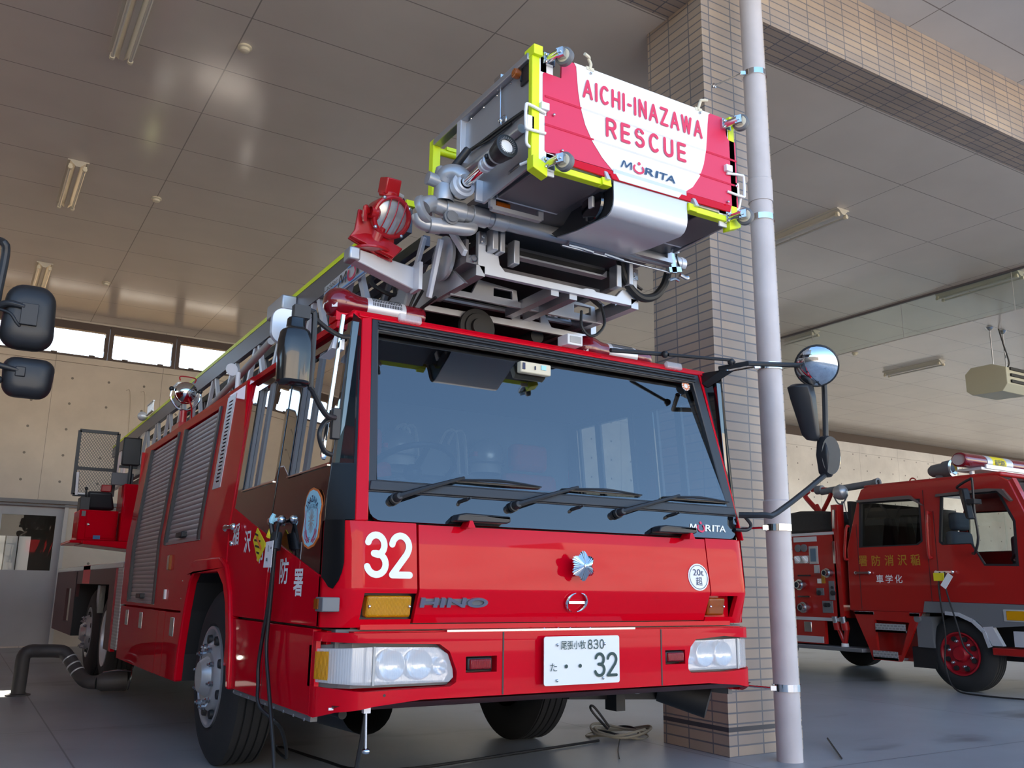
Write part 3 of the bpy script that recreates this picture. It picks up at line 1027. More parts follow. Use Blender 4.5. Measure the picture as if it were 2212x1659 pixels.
# -------- doors: red below the diagonal, black above, sliding panes, handles
dg_ = lambda y: 1.082 + .2505 * (y - .098)         # the slanting colour split
for s in (0, 1):
    rt = bool(s)
    for name, y0, y1, pane in (('front_door', .172, .965, (.205, .80)), ('rear_door', .985, 1.80, (1.03, 1.655))):
        if name == 'front_door':
            low = [(y0, .889), (y1, .889), (y1, dg_(y1)), (y0, dg_(y0))]
        else:
            low = [(y0, .889), (1.60, .889), (1.70, 1.03), (y1, 1.11), (y1, 2.27), (1.765, 2.27), (1.765, dg_(1.765)), (y0, dg_(y0))]
        dr = ob(name, side(low, None, right=rt), RED, TR, bev=.004)
        y1b = y1 if name == 'front_door' else 1.763
        upo = [(y0, dg_(y0) + .002), (y1b, dg_(y1b) + .002), (y1b, 2.275), (y0, 2.275)]
        wh = [(pane[0], 1.597), (pane[1], 1.597), (pane[1], 2.20), (pane[0], 2.20)]
        ob('black_upper_panel', side(upo, [wh], right=rt), BGLOSS, dr, bev=.003)
        mid = (pane[0] + pane[1]) / 2 + .06
        for a, b, dx in ((pane[0], mid, .012), (mid - .02, pane[1], .022)):
            m = MB(); m.poly([(dx, a, 1.597), (dx, b, 1.597), (dx, b, 2.20), (dx, a, 2.20)]); m.warp(lean)
            if rt:
                m.mirror(1.25)
            ob('window_pane', m, SGLASS, dr, recalc=False)
        m = MB()
        for yy in (mid - .02, mid + .01, pane[1] - .03):
            m.bar((.012, yy, 1.597), (.012, yy, 2.20), .018, .028, up=(0, 1, 0))
        m.warp(lean)
        if rt:
            m.mirror(1.25)
        ob('sliding_window_frame', m, GREY, dr)
        m = MB(); m.bar((-.004, pane[0], 1.594), (-.004, pane[1], 1.594), .008, .007)
        m.warp(lean)
        if rt:
            m.mirror(1.25)
        ob('window_sill_trim', m, CHROME, dr)
        hy, hz = (.79, 1.375) if name == 'front_door' else (1.69, 1.385)
        m = MB()
        m.bar((-.035, hy - .09, hz), (-.035, hy + .09, hz), .03, .022)
        for e in (-1, 1):
            m.sphere((-.028, hy + e * .085, hz), .022, 12)
        if rt:
            m.mirror(1.25)
        ob('door_handle', m, CHROME, dr, bev=.004)
        m = MB(); m.sphere((-.004, hy - .19 if name == 'front_door' else hy + .02, hz if name == 'front_door' else hz - .09), .017, 12)
        if rt:
            m.mirror(1.25)
        ob('door_lock', m, CHROME, dr)
        if not rt and name == 'front_door':
            FD = dr
    # rain gutter with white reflector wedge
    m = MB(); m.bar((-.012, .3, 2.285), (-.012, 1.8, 2.285), .03, .035); m.warp(lean)
    if rt:
        m.mirror(1.25)
    ob('rain_gutter', m, RED, TR)
m = MB(); m.hexa([(-.01, .18, 2.13), (-.01, .36, 2.12), (.05, .36, 2.12), (.05, .18, 2.13), (.0, .18, 2.19), (.02, .36, 2.13), (.05, .36, 2.14), (.05, .18, 2.19)]); ob('white_mirror_bracket', m, WHITE, TR)

# door crest (shield shaped sticker) and slanting station name
m = MB()
sh = [(.335, 1.502), (.27, 1.487), (.222, 1.455), (.200, 1.42), (.222, 1.37), (.222, 1.325), (.235, 1.27), (.29, 1.235), (.36, 1.224), (.42, 1.24), (.462, 1.285), (.452, 1.33), (.44, 1.375), (.445, 1.42), (.425, 1.468), (.385, 1.495)]
cy0, cz0 = .333, 1.363
m.plate(sh, None, (-.003, 0, 0), (0, 1, 0), (0, 0, 1), (-1, 0, 0), .003)
crest = ob('door_crest', m, ORANGE, FD, sm=0)
crest['label'] = 'orange edged pale blue shield shaped crest'
# crest decoration is kept on the crest mesh itself as raised vinyl layers
m = MB(); m.plate([(cy0 + (a - cy0) * .90, cz0 + (b - cz0) * .93) for a, b in sh], None, (-.0045, 0, 0), (0, 1, 0), (0, 0, 1), (-1, 0, 0), .001)
m.mi = 1
SU, SVV, SN = V((0, -1, 0)), V((0, 0, 1)), V((-1, 0, 0))
for i, ch in enumerate('INAZAWA'):
    a = (i - 3) * .30
    m.text(ch, V((-.0055, .330 - math.sin(a) * .085, 1.365 + math.cos(a) * .085)), SU * math.cos(a) - SVV * math.sin(a), SVV * math.cos(a) + SU * math.sin(a), SN, fit=(.006 if ch == 'I' else .021, .030), off=.02)
for i, ch in enumerate('FIREDEPT'):
    a = (i - 3.5 + (.3 if i > 3 else -.3)) * .20
    m.text(ch, V((-.0055, .328 - math.sin(a) * .075, 1.343 + math.cos(a) * .075)), SU * math.cos(a) - SVV * math.sin(a), SVV * math.cos(a) + SU * math.sin(a), SN, fit=(.004 if ch == 'I' else .011, .017))
m.text('JCI', (-.0055, .345, 1.268), SU, SVV, SN, fit=(.03, .016))
m.mi = 2
for i in range(16):
    a = 2 * PI * i / 16
    m.stroke([[(math.cos(a) * .008, math.sin(a) * .011), (math.cos(a) * .038, math.sin(a) * .055)]], (-.0055, .333, 1.350), SU, SVV, SN, .006, .0)
m.mi = 3
for e in (-1, 1):
    m.stroke([[(e * .078, .05), (e * .080, -.02), (e * .068, -.05), (e * .042, -.085), (e * .015, -.095)], [(e * .080, -.045), (e * .068, -.08), (e * .036, -.098)], [(e * .058, -.04), (e * .048, -.068), (e * .018, -.088)]], (-.0055, .335, 1.350), SU, SVV, SN, .006, .0)
ob('crest_artwork', m, [BLUE, INK, LGREY, LTRED], crest, sm=0)
for ch, y, z in (('稲', 1.640, 1.345), ('沢', 1.385, 1.295), ('市', 1.125, 1.235), ('消', .905, 1.185), ('防', .695, 1.130), ('署', .470, 1.075)):
    par = [c for c in TR.children if c.name.startswith('front_door' if y < .97 else 'rear_door')][0]
    m = MB(); m.text(ch, (-.001, y, z), SU, SVV, SN, fit=(.135, .125), off=.018)
    ob('lettering', m, LETW, par, sm=0)

# -------- big white 32, badges and emblems on the front
def FP(x, z, e):
    return V((x, fy(z) - e, z))
FU, FV, FN = V((1, 0, 0)), V((0, .12, 1)).normalized(), V((0, -1, .12)).normalized()
m = MB(); m.stroke([[(a * .20, b * .172) for a, b in ln] for ln in word('32', 1, 1, .20)], FP(.158, 1.112, .001), FU, FV, FN, .030, .002)
ob('number', m, LETW, TR, sm=0)
m = MB(); m.plate(arc(0, 0, .072, .072, 0, 345, 23), None, FP(2.065, 1.132, .004), FU, FV, FN, .003)
bd = ob('weight_badge', m, LETW, TR, sm=0)
m = MB(); m.stroke([arc(0, 0, .063, .063, 0, 360, 40)], FP(2.065, 1.132, .0045), FU, FV, FN, .003, .001)
m.text('20t', FP(2.065, 1.157, .0045), FU, FV, FN, fit=(.075, .034)); m.text('超', FP(2.065, 1.110, .0045), FU, FV, FN, fit=(.045, .045))
ob('badge_text', m, INK, bd, sm=0)
FV2, FN2 = V((0, -.42, 1)).normalized(), V((0, -1, -.42)).normalized()
m = MB(); m.text('HINO', FP(.592, .997, .002), FU, FV2, FN2, fit=(.345, .046), off=.028, ext=.010)
hn = ob('maker_lettering', m, mat('satin_grey_metal', (.30, .31, .38, 1), .25, metal=.7), TR, sm=0)
m = MB(); m.plate([(-.165, -.015), (.15, -.015), (.15, .015), (-.165, .015)], None, FP(.592, .997, .003), FU, FV2, FN2, .003); ob('lettering_backing', m, GREY, hn)
m = MB()
for e in (-1, 1):
    m.tube([FP(1.264, .997, .012) + FU * (e * (.056 * math.cos(t) + .002)) + FV2 * (.050 * math.sin(t)) for t in [(-1.32 + 2.64 * i / 14) for i in range(15)]], [.002 + .0065 * math.sin(PI * i / 14) for i in range(15)], 8, smooth=0)
m.bar(FP(1.264 - .046, .997, .012), FP(1.264 + .046, .997, .012), .008, .013)
ob('maker_emblem', m, CHROME, TR)
# flower shaped fire badge on a stalk
m = MB()
C0 = V((1.258, -.028, 1.172))
n_ = 72
cen = m.verts([C0 + V((0, -.022, 0))])[0]
ring = []
for i in range(n_):
    a = 2 * PI * i / n_
    lobe = abs(math.cos(3 * (a - PI / 2) ))
    R_ = .052 + .016 * lobe ** 1.5 + (.003 if i % 2 else 0)
    ring.append(m.bm.verts.new(C0 + V((math.cos(a) * R_, .006 if i % 2 else -.004, math.sin(a) * R_ * 1.05))))
for i in range(n_):
    m._f([cen, ring[i], ring[(i + 1) % n_]])
m.lathe([(0, .012), (.006, .012), (.010, 0)], C0 + V((0, -.02, 0)), (0, -1, 0), 14)
sb = ob('flower_badge', m, CHROME, TR, sm=0, recalc=False)
m = MB(); m.box(1.235, 1.28, -.03, fy(1.17), 1.15, 1.19); ob('badge_stalk', m, RED, sb)
def morita(m, o, u, v, n, w, h, mi_txt, mi_red, slant=.25):
    """the italic maker word whose second letter is a red ring with a dot"""
    m.mi = mi_txt
    mx, my = w * .025, -h * .30
    m.stroke([[(mx + (a + .06 * b) * w * .17, my + b * h * .60) for a, b in ((0, 0), (.16, 1), (.26, 1), (.50, .15), (.86, 1), (.96, 1), (.96, 0))]], o, u, v, n, h * .15, .002)
    for ch, cx, cw in (('R', .525, .17), ('I', .652, .045), ('T', .765, .15), ('A', .912, .18)):
        m.text(ch, o + u * (w * cx), u, v, n, fit=(w * cw, h * .72), off=.018, slant=slant)
    m.mi = mi_red
    m.stroke([[(w * (.325 + .085 * math.cos(t) + slant * 0), h * (-.02 + .40 * math.sin(t))) for t in [PI * .80 + PI * 1.40 * i / 14 for i in range(15)]]], o, u, v, n, h * .20, .002)
    m.stroke([[(w * .335, h * .52), (w * .3355, h * .52)]], o, u, v, n, h * .34, .002)
m = MB(); morita(m, G(2.035, 1.398, .009), V((1, 0, 0)), GU, GN, .275, .052, 0, 1); ob('maker_word', m, [LETW, LTRED], TR, sm=0)

# -------- amber front lamps in their recesses
for s in (0, 1):
    X = (lambda x: WID - x) if s else (lambda x: x)
    m = MB(); m.box(min(X(.15), X(.350 if s else .395)), max(X(.15), X(.350 if s else .395)), .115, .14, .915, 1.04); rc = ob('lamp_recess', m, BPLAS if not s else RED, TR)
    m = MB(); a, b = (2.155, 2.275) if s else (.172, .385)
    m.hexa([(a, .070, .930), (b, .070, .930), (b, .12, .930), (a, .12, .930), (a, .052, 1.024), (b, .052, 1.024), (b, .12, 1.024), (a, .12, 1.024)])
    am = ob('amber_lamp', m, AMBER if not s else AMBERD, TR, bev=.012, seg=3)
    for xx in (a + .012, b - .012):
        m = MB(); m.sphere((xx, .058, .977), .007, 10); ob('lamp_screw', m, CHROME, am)
# side marker lamp
m = MB(); m.hexa([(-.028, .02 + .04, .955), (-.028, .15, .955), (.02, .15, .955), (.05, .06, .955), (-.028, .06, 1.015), (-.028, .15, 1.015), (.02, .15, 1.015), (.05, .06, 1.015)]); sm_ = ob('side_marker_lamp', m, GREY, TR, bev=.004)
m = MB(); m.box(-.034, -.02, .105, .152, .965, 1.008); ob('marker_lens', m, AMBERD, sm_)

# -------- bumper
BW0, BW1 = 0.0, 2.5
def bwarp(c):
    d = min(c.x, WID - c.x)
    if d < .16:
        c.y += 1.0 * (.16 - d) ** 1.75 * 4.4
    return c
m = MB()
hl = [(-.01, .66), (-.01, .805), (.15, .828), (.50, .815), (.55, .785), (.588, .70), (.588, .655), (.56, .638), (.15, .632)]
out = [(0, .520), (.06, .548), (.20, .572), (.42, .590), (2.08, .590), (2.30, .572), (2.44, .548), (2.5, .520), (2.5, .66), (2.20, .642), (1.96, .645), (1.942, .665), (1.942, .705), (1.962, .775), (2.0, .812), (2.2, .826), (2.5, .805), (2.5, .868), (0, .868), (0, .83), (.15, .828), (.50, .818), (.55, .785), (.588, .70), (.585, .655), (.555, .638), (.15, .632), (0, .645)]
m.plate(out, [[(.632, .692), (.792, .692), (.792, .762), (.632, .762)], [(1.790, .695), (1.925, .695), (1.925, .765), (1.790, .765)][:0] or [(1.788, .692), (1.922, .692), (1.922, .762), (1.788, .762)]], (0, 0.0, 0), (1, 0, 0), (0, 0, 1), (0, -1, 0), .05)
m.slice(0, [.015, .03, .06, .09, .12, .16, 2.34, 2.38, 2.41, 2.44, 2.47])
m.warp(bwarp)
bump = ob('bumper', m, RED, TR, bev=.006)
m = MB(); m.box(.12, 2.38, .06, .26, .83, .872); m.box(.04, 2.46, .17, .26, .56, .872); ob('bumper_core', m, RED, bump)
for x in (.824, 1.762):
    m = MB(); m.box(x - .004, x + .004, -.002, .02, .592, .866); ob('bumper_seam', m, BPLAS, bump)
m = MB(); m.box(.55, 1.62, .03, .10, .868, .876)
for x in (1.07, 1.22, 1.15, 1.34):
    m.sphere((x, .035, .876), .006, 8)
ob('step_edge_trim', m, STEEL, bump)
m = MB(); m.hexa([(.05, .12, .545), (2.45, .12, .545), (2.45, .3, .545), (.05, .3, .545), (.05, .06, .575), (2.45, .06, .575), (2.45, .3, .575), (.05, .3, .575)]); m.warp(lambda c: c); ob('bumper_underside', m, DRED, bump)
for X0, X1 in ((.632, .792), (1.788, 1.922)):
    m = MB(); m.box(X0, X1, .05, .09, .69, .765); rr = ob('lamp_pocket', m, BPLAS, bump)
    xa = X0 + .010 if X0 < 1 else X0 + .004
    m = MB(); m.box(xa, xa + .128, .004, .05, .700, .756); r2 = ob('red_flasher', m, BPLAS, bump, bev=.008)
    m = MB(); m.box(xa + .010, xa + .118, -.006, .02, .706, .749); r2 = ob('red_flasher_lens', m, REDL, bump, bev=.006)
m = MB(); m.lathe([(0, 0), (0, .006), (.002, .006), (.002, 0)], (.245, .0, .615), (0, -1, 0), 10); ob('tow_hole', m, BPLAS, bump)
# headlamps
for s in (0, 1):
    X = (lambda x: WID - x) if s else (lambda x: x)
    L0 = [(.20, .655), (.555, .655), (.578, .675), (.574, .71), (.548, .775), (.50, .803), (.20, .812)]
    S0 = [(0.005, .662), (.188, .655), (.188, .812), (0.005, .800)]
    def hplate(pts, y, t):
        mm = MB()
        P = [(X(a), b) for a, b in pts]
        mm.plate(P, None, (0, y, 0), (1, 0, 0), (0, 0, 1), (0, -1, 0), t)
        mm.slice(0, [.04, .08, .12, 2.38, 2.42, 2.46]); mm.warp(bwarp)
        return mm
    hb = ob('headlamp_housing', hplate([(0, .64), (.57, .64), (.588, .66), (.588, .70), (.55, .79), (.50, .82), (.15, .83), (0, .81)], .062, .03), GREY, TR, sm=0)
    ob('reflector_plate', hplate([(.01, .665), (.55, .66), (.57, .69), (.54, .775), (.50, .802), (.15, .808), (.01, .795)], .052, .006), REFL, hb, sm=0)
    m = MB()
    for (a, z, r) in ((.285, .732, .060), (.415, .732, .060), (.515, .722, .035)):
        m.lathe([(0, 0), (.004, r * .35), (.014, r * .75), (.028, r), (.026, r * 1.06), (0, r * 1.1)], (X(a), .052, z), (0, -1, 0), 24)
    ob('reflector', m, REFL, hb, recalc=False)
    ob('headlamp_lens', hplate(L0, .012, .008), CLEARL, hb, bev=.004)
    ob('corner_lens', hplate(S0, .012, .008), CLEARL, hb, bev=.004)
    m = hplate([(.0, .675), (.035, .673), (.035, .79), (.0, .788)], .004, .01); ob('marker_lens', m, AMBER, hb)
    m = hplate([(.19, .655), (.2, .655), (.2, .812), (.19, .812)], .006, .01); ob('lens_divider', m, LGREY, hb)

# -------- number plate
m = MB(); m.plate(rrect(-.22, .22, -.11, .11, .012), None, (1.242, -.040, .733), FU, (0, 0, 1), (0, -1, 0), .004)
npl = ob('number_plate', m, mat('plate_white', (.80, .83, .82, 1), .4), TR, sm=0)
m = MB(); m.box(1.08, 1.40, -.038, .0, .66, .82); ob('plate_bracket', m, BPLAS, npl)
m = MB(); P0 = V((1.242, -.044, .733)); ZU, YN = V((0, 0, 1)), V((0, -1, 0))
m.text('尾張小牧', P0 + FU * -.057 + ZU * .070, FU, ZU, YN, fit=(.145, .040), off=.004)
m.stroke([[(a * .092, b * .040) for a, b in ln] for ln in word('830', 1, 1, .28)], P0 + FU * .030 + ZU * .051, FU, ZU, YN, .0048, .001)
m.stroke([[(a * .126, b * .100) for a, b in ln] for ln in word('32', 1, 1, .22)], P0 + FU * .072 + ZU * -.074, FU, ZU, YN, .0135, .001)
m.text('た', P0 + FU * -.17 + ZU * -.028, FU, ZU, YN, fit=(.038, .036), off=.0)
for a in (-.098, -.018):
    m.stroke([[(a, -.026), (a + .0005, -.026)]], P0, FU, ZU, YN, .018, .001)
ob('plate_characters', m, PLATEG, npl, sm=0)
for (a, b) in ((-.148, .072), (.128, .072), (-.150, -.088), (.118, -.086)):
    m = MB(); m.sphere(P0 + FU * a + ZU * b, .0075, 10); ob('plate_bolt', m, STEEL, npl)
# inspection stickers, small bumper badge
m = MB(); m.box(.035, .058, .115, .12, .557, .567); m.warp(lambda c: c + V((0, -.03, 0))); ob('small_label', m, LETW, bump)

# -------- wipers, washer nozzles, hood latches
for (x0, x1, b0, b1) in ((.288, .64, .572, 1.079), (.911, 1.30, 1.205, 1.719), (1.548, 1.98, 1.865, 2.355)):
    ax = G(x0, 1.444, .012)
    m = MB(); m.lathe([(0, .026), (.02, .026), (.022, .021), (.05, .020), (.058, .014), (.06, 0)], ax, GN, 16)
    w = ob('wiper_pivot', m, BPLAS, TR)
    k1 = G(x1, 1.562, .035)
    kk = ax.lerp(k1, .3) + GN * .045
    m = MB(); m.tube([ax + GN * .045, kk, k1], [.016, .013, .007], 8, smooth=5); ob('wiper_arm', m, BPLAS, w)
    m = MB(); pts = [G(b0, 1.548, .03), G((b0 + b1) / 2, 1.556, .045), G(b1, 1.549, .03)]
    m.tube(pts, [.004, .009, .003], 6, smooth=6); m.bar(pts[0] - GN * .012, pts[2] - GN * .012, .004, .010); ob('wiper_blade', m, BPLAS, w)
for x in (.62, 1.264, 1.90):
    m = MB(); a = G(x, 1.452, .008); m.cyl(a, a + V((.02, -.05, .012)), .009, n=10); m.cyl(a + V((.02, -.05, .012)), a + V((.026, -.065, .015)), .005, n=8); ob('washer_nozzle', m, BPLAS, TR)
for (a, b) in ((.566, .855), (1.765, 2.03)):
    m = MB(); m.plate([(a, 1.358), (b - .02, 1.358), (b, 1.366), (b, 1.388), (b - .01, 1.392), (a + .05, 1.397), (a + .01, 1.388)], None, (0, -.005, 0), (1, 0, 0), (0, 0, 1), (0, -1, 0), .07)
    h_ = ob('hood_latch', m, BPLAS, TR, bev=.006)
    xx = a + .07 if a < 1 else b - .05
    m = MB(); m.hexa([(xx - .02, -.02, 1.33), (xx + .02, -.02, 1.33), (xx + .02, .06, 1.33), (xx - .02, .06, 1.33), (xx - .007, -.015, 1.362), (xx + .007, -.015, 1.362), (xx + .007, .05, 1.362), (xx - .007, .05, 1.362)]); ob('latch_foot', m, RED, h_)

# -------- cab interior seen through the glass
m = MB(); m.hexa([(.12, .30, .95), (2.38, .30, .95), (2.38, .75, .95), (.12, .75, .95), (.16, .26, 1.56), (2.34, .26, 1.56), (2.36, .60, 1.60), (.14, .60, 1.60)]); ob('dashboard', m, DASH, TR, bev=.02)
m = MB(); wc = V((.62, .62, 1.66)); wn = V((0, .55, 1)).normalized()
m.torus(wc, wn, .225, .016, 32, 8)
u1 = V((1, 0, 0)); u2 = wn.cross(u1)
for a in (.5, 2.6, 4.7):
    m.bar(wc - wn * .03, wc + (u1 * math.cos(a) + u2 * math.sin(a)) * .22, .03, .012)
m.cyl(wc - wn * .03, wc + V((0, .16, -.35)), .03); m.sphere(wc - wn * .02, .05, 14)
ob('steering_wheel', m, BPLAS, TR)
for i, (x, y) in enumerate(((.62, 1.15), (1.82, 1.15))):
    m = MB(); m.box(x - .23, x + .23, y - .35, y + .15, 1.10, 1.24); st = ob('seat', m, SEATO, TR, bev=.04, seg=3)
    m = MB(); m.hexa([(x - .22, y + .08, 1.22), (x + .22, y + .08, 1.22), (x + .22, y + .20, 1.22), (x - .22, y + .20, 1.22), (x - .20, y + .18, 1.80), (x + .20, y + .18, 1.80), (x + .20, y + .28, 1.80), (x - .20, y + .28, 1.80)]); ob('seat_back', m, SEATO, st, bev=.035, seg=3)
    m = MB(); m.box(x - .14, x + .14, y + .19, y + .28, 1.82, 2.0); ob('headrest', m, SEATO, st, bev=.035, seg=3)
m = MB(); m.box(.30, 2.2, 1.64, 1.73, 1.78, 1.81); ob('equipment_shelf', m, CABIN, TR)
m = MB()
for x in (.45, .50, .95, 1.0, 1.3, 1.36):
    m.tube([(x, 1.66, 2.0), (x + .03, 1.62, 2.08), (x + .1, 1.62, 2.06), (x + .14, 1.64, 1.8)], .012, 6)
ob('hanging_straps', m, LGREY, TR)
m = MB(); m.box(1.03, 1.22, .205, .245, 2.165, 2.225); bx_ = ob('toll_unit', m, CREAM, TR, bev=.006)
m = MB(); m.box(1.04, 1.055, .20, .206, 2.18, 2.215); m.box(1.115, 1.12, .198, .206, 2.185, 2.205); ob('toll_unit_slot', m, INK, bx_)
m = MB(); m.box(1.155, 1.185, .199, .205, 2.19, 2.215); ob('blue_label', m, BLUE, bx_)
m = MB(); m.plate(arc(0, 0, .030, .030, 0, 345, 23), None, G(2.205, 2.245, -.004), FU, GU, GN, .001); stc = ob('round_sticker', m, LETW, TR, sm=0)
m = MB()
for i in range(12):
    a = 2 * PI * i / 12
    m.stroke([[(math.cos(a) * .017, math.sin(a) * .017), (math.cos(a) * .026, math.sin(a) * .026)]], G(2.205, 2.245, -.003), FU, GU, GN, .007, .0005)
ob('sticker_ticks', m, ORANGE, stc, sm=0)

# -------- roof: warning lamps, marker lamps, white square box
def roof_lamp(x, y, z, label=None):
    m = MB(); m.lathe([(0, 0), (.006, .04), (.03, .068), (.07, .080), (.11, .078), (.15, .064), (.19, .055), (.22, .054)], (x, y, z), (1, 0, 0), 28)
    r = ob('red_warning_lamp', m, REDS, TR)
    m = MB(); m.lathe([(0, .054), (.012, .057), (.20, .057), (.215, .054)], (x + .215, y, z), (1, 0, 0), 28); sp = ob('speaker_grille', m, ALULT, r)
    m = MB()
    for row in range(5):
        a = -1.9 + row * .42
        for k in range(18):
            p = V((x + .245 + k * .0092, y, z)); d = V((0, -math.cos(a), -math.sin(a) )); t_ = V((0, -math.sin(a), math.cos(a)))
            m.obox(p + d * .0572, (.0045, .002, .018), ((1, 0, 0), d, t_))
    ob('grille_slots', m, BPLAS, r)
    m = MB(); m.lathe([(0, .053), (.10, .053), (.115, .045), (.12, 0)], (x + .43, y, z), (1, 0, 0), 28); ob('red_end_cover', m, REDS, r)
    m = MB(); m.box(x + .05, x + .5, y - .05, y + .05, 2.36, z - .05); ob('lamp_base', m, RED, r)
    m = MB(); m.sphere((x + .12, y - .02, z - .02), .045, 14); ob('lamp_bulb', m, REDL, r)
    m = MB(); m.obox((x + .035, y - .062, z - .03), (.028, .002, .022), ((.8, -.6, 0), (.6, .8, 0), (0, 0, 1))); ob('white_label', m, LETW, r)
    return r
roof_lamp(.055, .52, 2.462)
roof_lamp(1.60, .52, 2.455)
for x in (.40, 2.103):
    m = MB(); a = G(x, 2.345, .025)
    m.obox(a, (.125, .03, .045), (FU, GN, GU)); mk = ob('clear_marker_lamp', m, CLEARL, TR, bev=.012, seg=3)
m = MB(); m.box(1.325, 1.425, .20, .30, 2.36, 2.42); bxx = ob('square_roof_lamp', m, WHITE, TR, bev=.004)
m = MB(); m.box(1.340, 1.412, .196, .20, 2.372, 2.408); ob('lamp_lens', m, LGREY, bxx)

BGLOSS2 = mat('mirror_black', (.010, .010, .011, 1), .16, coat=.4)
# -------- left mirror and right mirror gantry
m = MB(); M0 = V((-.262, -.10, 2.0))
R = []
for z, w0, w1, d in ((1.872, .052, .058, .03), (1.885, .068, .072, .05), (2.0, .072, .074, .055), (2.06, .070, .07, .055), (2.105, .062, .060, .05), (2.118, .04, .04, .035), (2.165, .036, .036, .03)):
    yy = M0.y + .02
    pr_ = [(-w0, -.25 * d), (-w0 * .8, -.8 * d), (-w0 * .4, -d), (w1 * .4, -d), (w1 * .8, -.8 * d), (w1, -.25 * d), (w1, .02), (-w0, .02)]
    R.append(m.verts([(M0.x + a - (2.0 - z) * -.0, yy + b, z) for a, b in pr_]))
for A, B in zip(R, R[1:]):
    for i in range(8):
        m._f([A[i], A[(i + 1) % 8], B[(i + 1) % 8], B[i]])
m._f(R[0]); m._f(R[-1])
mr1 = ob('left_mirror_housing', m, BGLOSS2, TR, bev=.006, sm=50)
m = MB(); m.plate(rrect(-.062, .062, -.105, .10, .02), None, (M0.x, M0.y + .042, 2.0), (1, 0, 0), (0, 0, 1), (0, 1, 0), .002); ob('mirror_glass', m, CHROME, mr1)
m = MB(); m.tube([(-.25, -.08, 2.205), (-.20, -.08, 2.205), (-.185, -.08, 2.17), (-.185, -.08, 1.9), (-.17, -.06, 1.87), (-.08, .02, 1.79), (-.01, .09, 1.79)], .013, 8, smooth=4); m.box(-.28, -.21, -.10, -.06, 2.165, 2.22); ob('mirror_arm', m, BPLAS, mr1, bev=.003)
m = MB(); m.tube([(-.19, -.08, 2.18), (-.10, .0, 2.165), (0.0, .10, 2.17), (.06, .16, 2.19)], .011, 8); ob('mirror_stay', m, BPLAS, mr1)
m = MB(); m.obox((.01, .13, 1.77), (.04, .03, .14)); m.tube([(.0, .12, 1.80), (-.06, .08, 1.76), (-.085, .06, 1.70), (-.05, .09, 1.64), (.0, .13, 1.63)], .012, 8); ob('mirror_hinge', m, BPLAS, mr1, bev=.004)
m = MB(); m.plate(rrect(-.09, .06, -.07, .09, .05), None, (-.225, .10, 2.165), (1, 0, 0), (0, 0, 1), (0, -1, 0), .03); ob('round_mirror_cap', m, ALULT, mr1, bev=.01)

Yg = -.05
def Rm(x, z, y=Yg):
    return V((x, y, z))
m = MB(); m.tube([Rm(2.40, 1.483, .05), Rm(2.50, 1.482), Rm(2.60, 1.50), Rm(2.98, 1.72), Rm(3.03, 1.78), Rm(3.06, 2.06), Rm(3.07, 2.36), Rm(3.02, 2.47), Rm(2.95, 2.46), Rm(2.84, 2.40)], .017, 8, smooth=3)
mr2 = ob('right_mirror_arm', m, BPLAS, TR)
m = MB(); m.tube([Rm(2.84, 2.40), Rm(2.42, 2.352), Rm(2.34, 2.34, .1)], .015, 8, smooth=0); ob('upper_stay', m, BPLAS, mr2)
m = MB(); m.tube([Rm(1.60, 2.36, .18), Rm(1.95, 2.385, .16)], .013, 8); m.tube([Rm(1.97, 2.375, .12), Rm(2.33, 2.37, .0), Rm(2.35, 2.35, -.02)], .010, 8, smooth=0); m.sphere((1.96, .14, 2.38), .022, 10); m.sphere((2.34, 0, 2.36), .022, 10); m.hexa([(2.32, .22, 2.27), (2.36, .22, 2.25), (2.36, .30, 2.25), (2.32, .30, 2.27), (2.36, .1, 2.335), (2.44, .08, 2.335), (2.4, .24, 2.34), (2.34, .24, 2.34)]); ob('folding_stay', m, BPLAS, mr2)
m = MB(); m.tube([Rm(2.44, 1.48, .05), Rm(2.47, 1.43, .03), Rm(2.44, 1.40, .03), Rm(2.38, 1.40, .06)], .010, 8); ob('mirror_cable', m, BPLAS, mr2)
m = MB(); c_ = V((2.93, -.12, 2.395)); ax_ = V((-.62, -.62, -.42)).normalized()
m.sphere(c_ - ax_ * .10, .165, 28, axis=ax_, t0=PI * .72, t1=PI); rm_ = ob('round_mirror', m, CHROME, mr2)
m = MB(); d_, uu, ww = m.frame_of(ax_); m.torus(c_ + ax_ * .003, ax_, .122, .010, 32, 8); m.tube([c_ - ax_ * .03, c_ + V((.08, .05, -.02)), Rm(3.07, 2.34)], .012, 8); m.lathe([(0, .118), (.03, .07), (.045, 0)], c_, -ax_, 24); ob('round_mirror_rim', m, BPLAS, mr2)
m = MB(); R = []
for z, a, w, d in ((1.955, .03, .04, .03), (1.985, .015, .055, .05), (2.20, -.035, .075, .075), (2.27, -.05, .085, .07), (2.29, -.045, .06, .05)):
    R.append(m.verts([(2.945 + a + p * w, Yg + .03 + q_ * d, z) for p, q_ in ((-1, .5), (-.9, -.3), (-.2, -1), (.5, -.9), (1, -.3), (1, .5))]))
for A, B in zip(R, R[1:]):
    for i in range(6):
        m._f([A[i], A[(i + 1) % 6], B[(i + 1) % 6], B[i]])
m._f(R[0]); m._f(R[-1])
mh = ob('right_mirror_housing', m, BPLAS, mr2, bev=.006, sm=50)
m = MB(); m.box(2.875, 2.895, -.07, -.05, 2.23, 2.25); m.box(2.935, 2.95, -.04, -.02, 2.03, 2.045); ob('housing_fastener', m, LGREY, mr2)
m = MB(); R = []
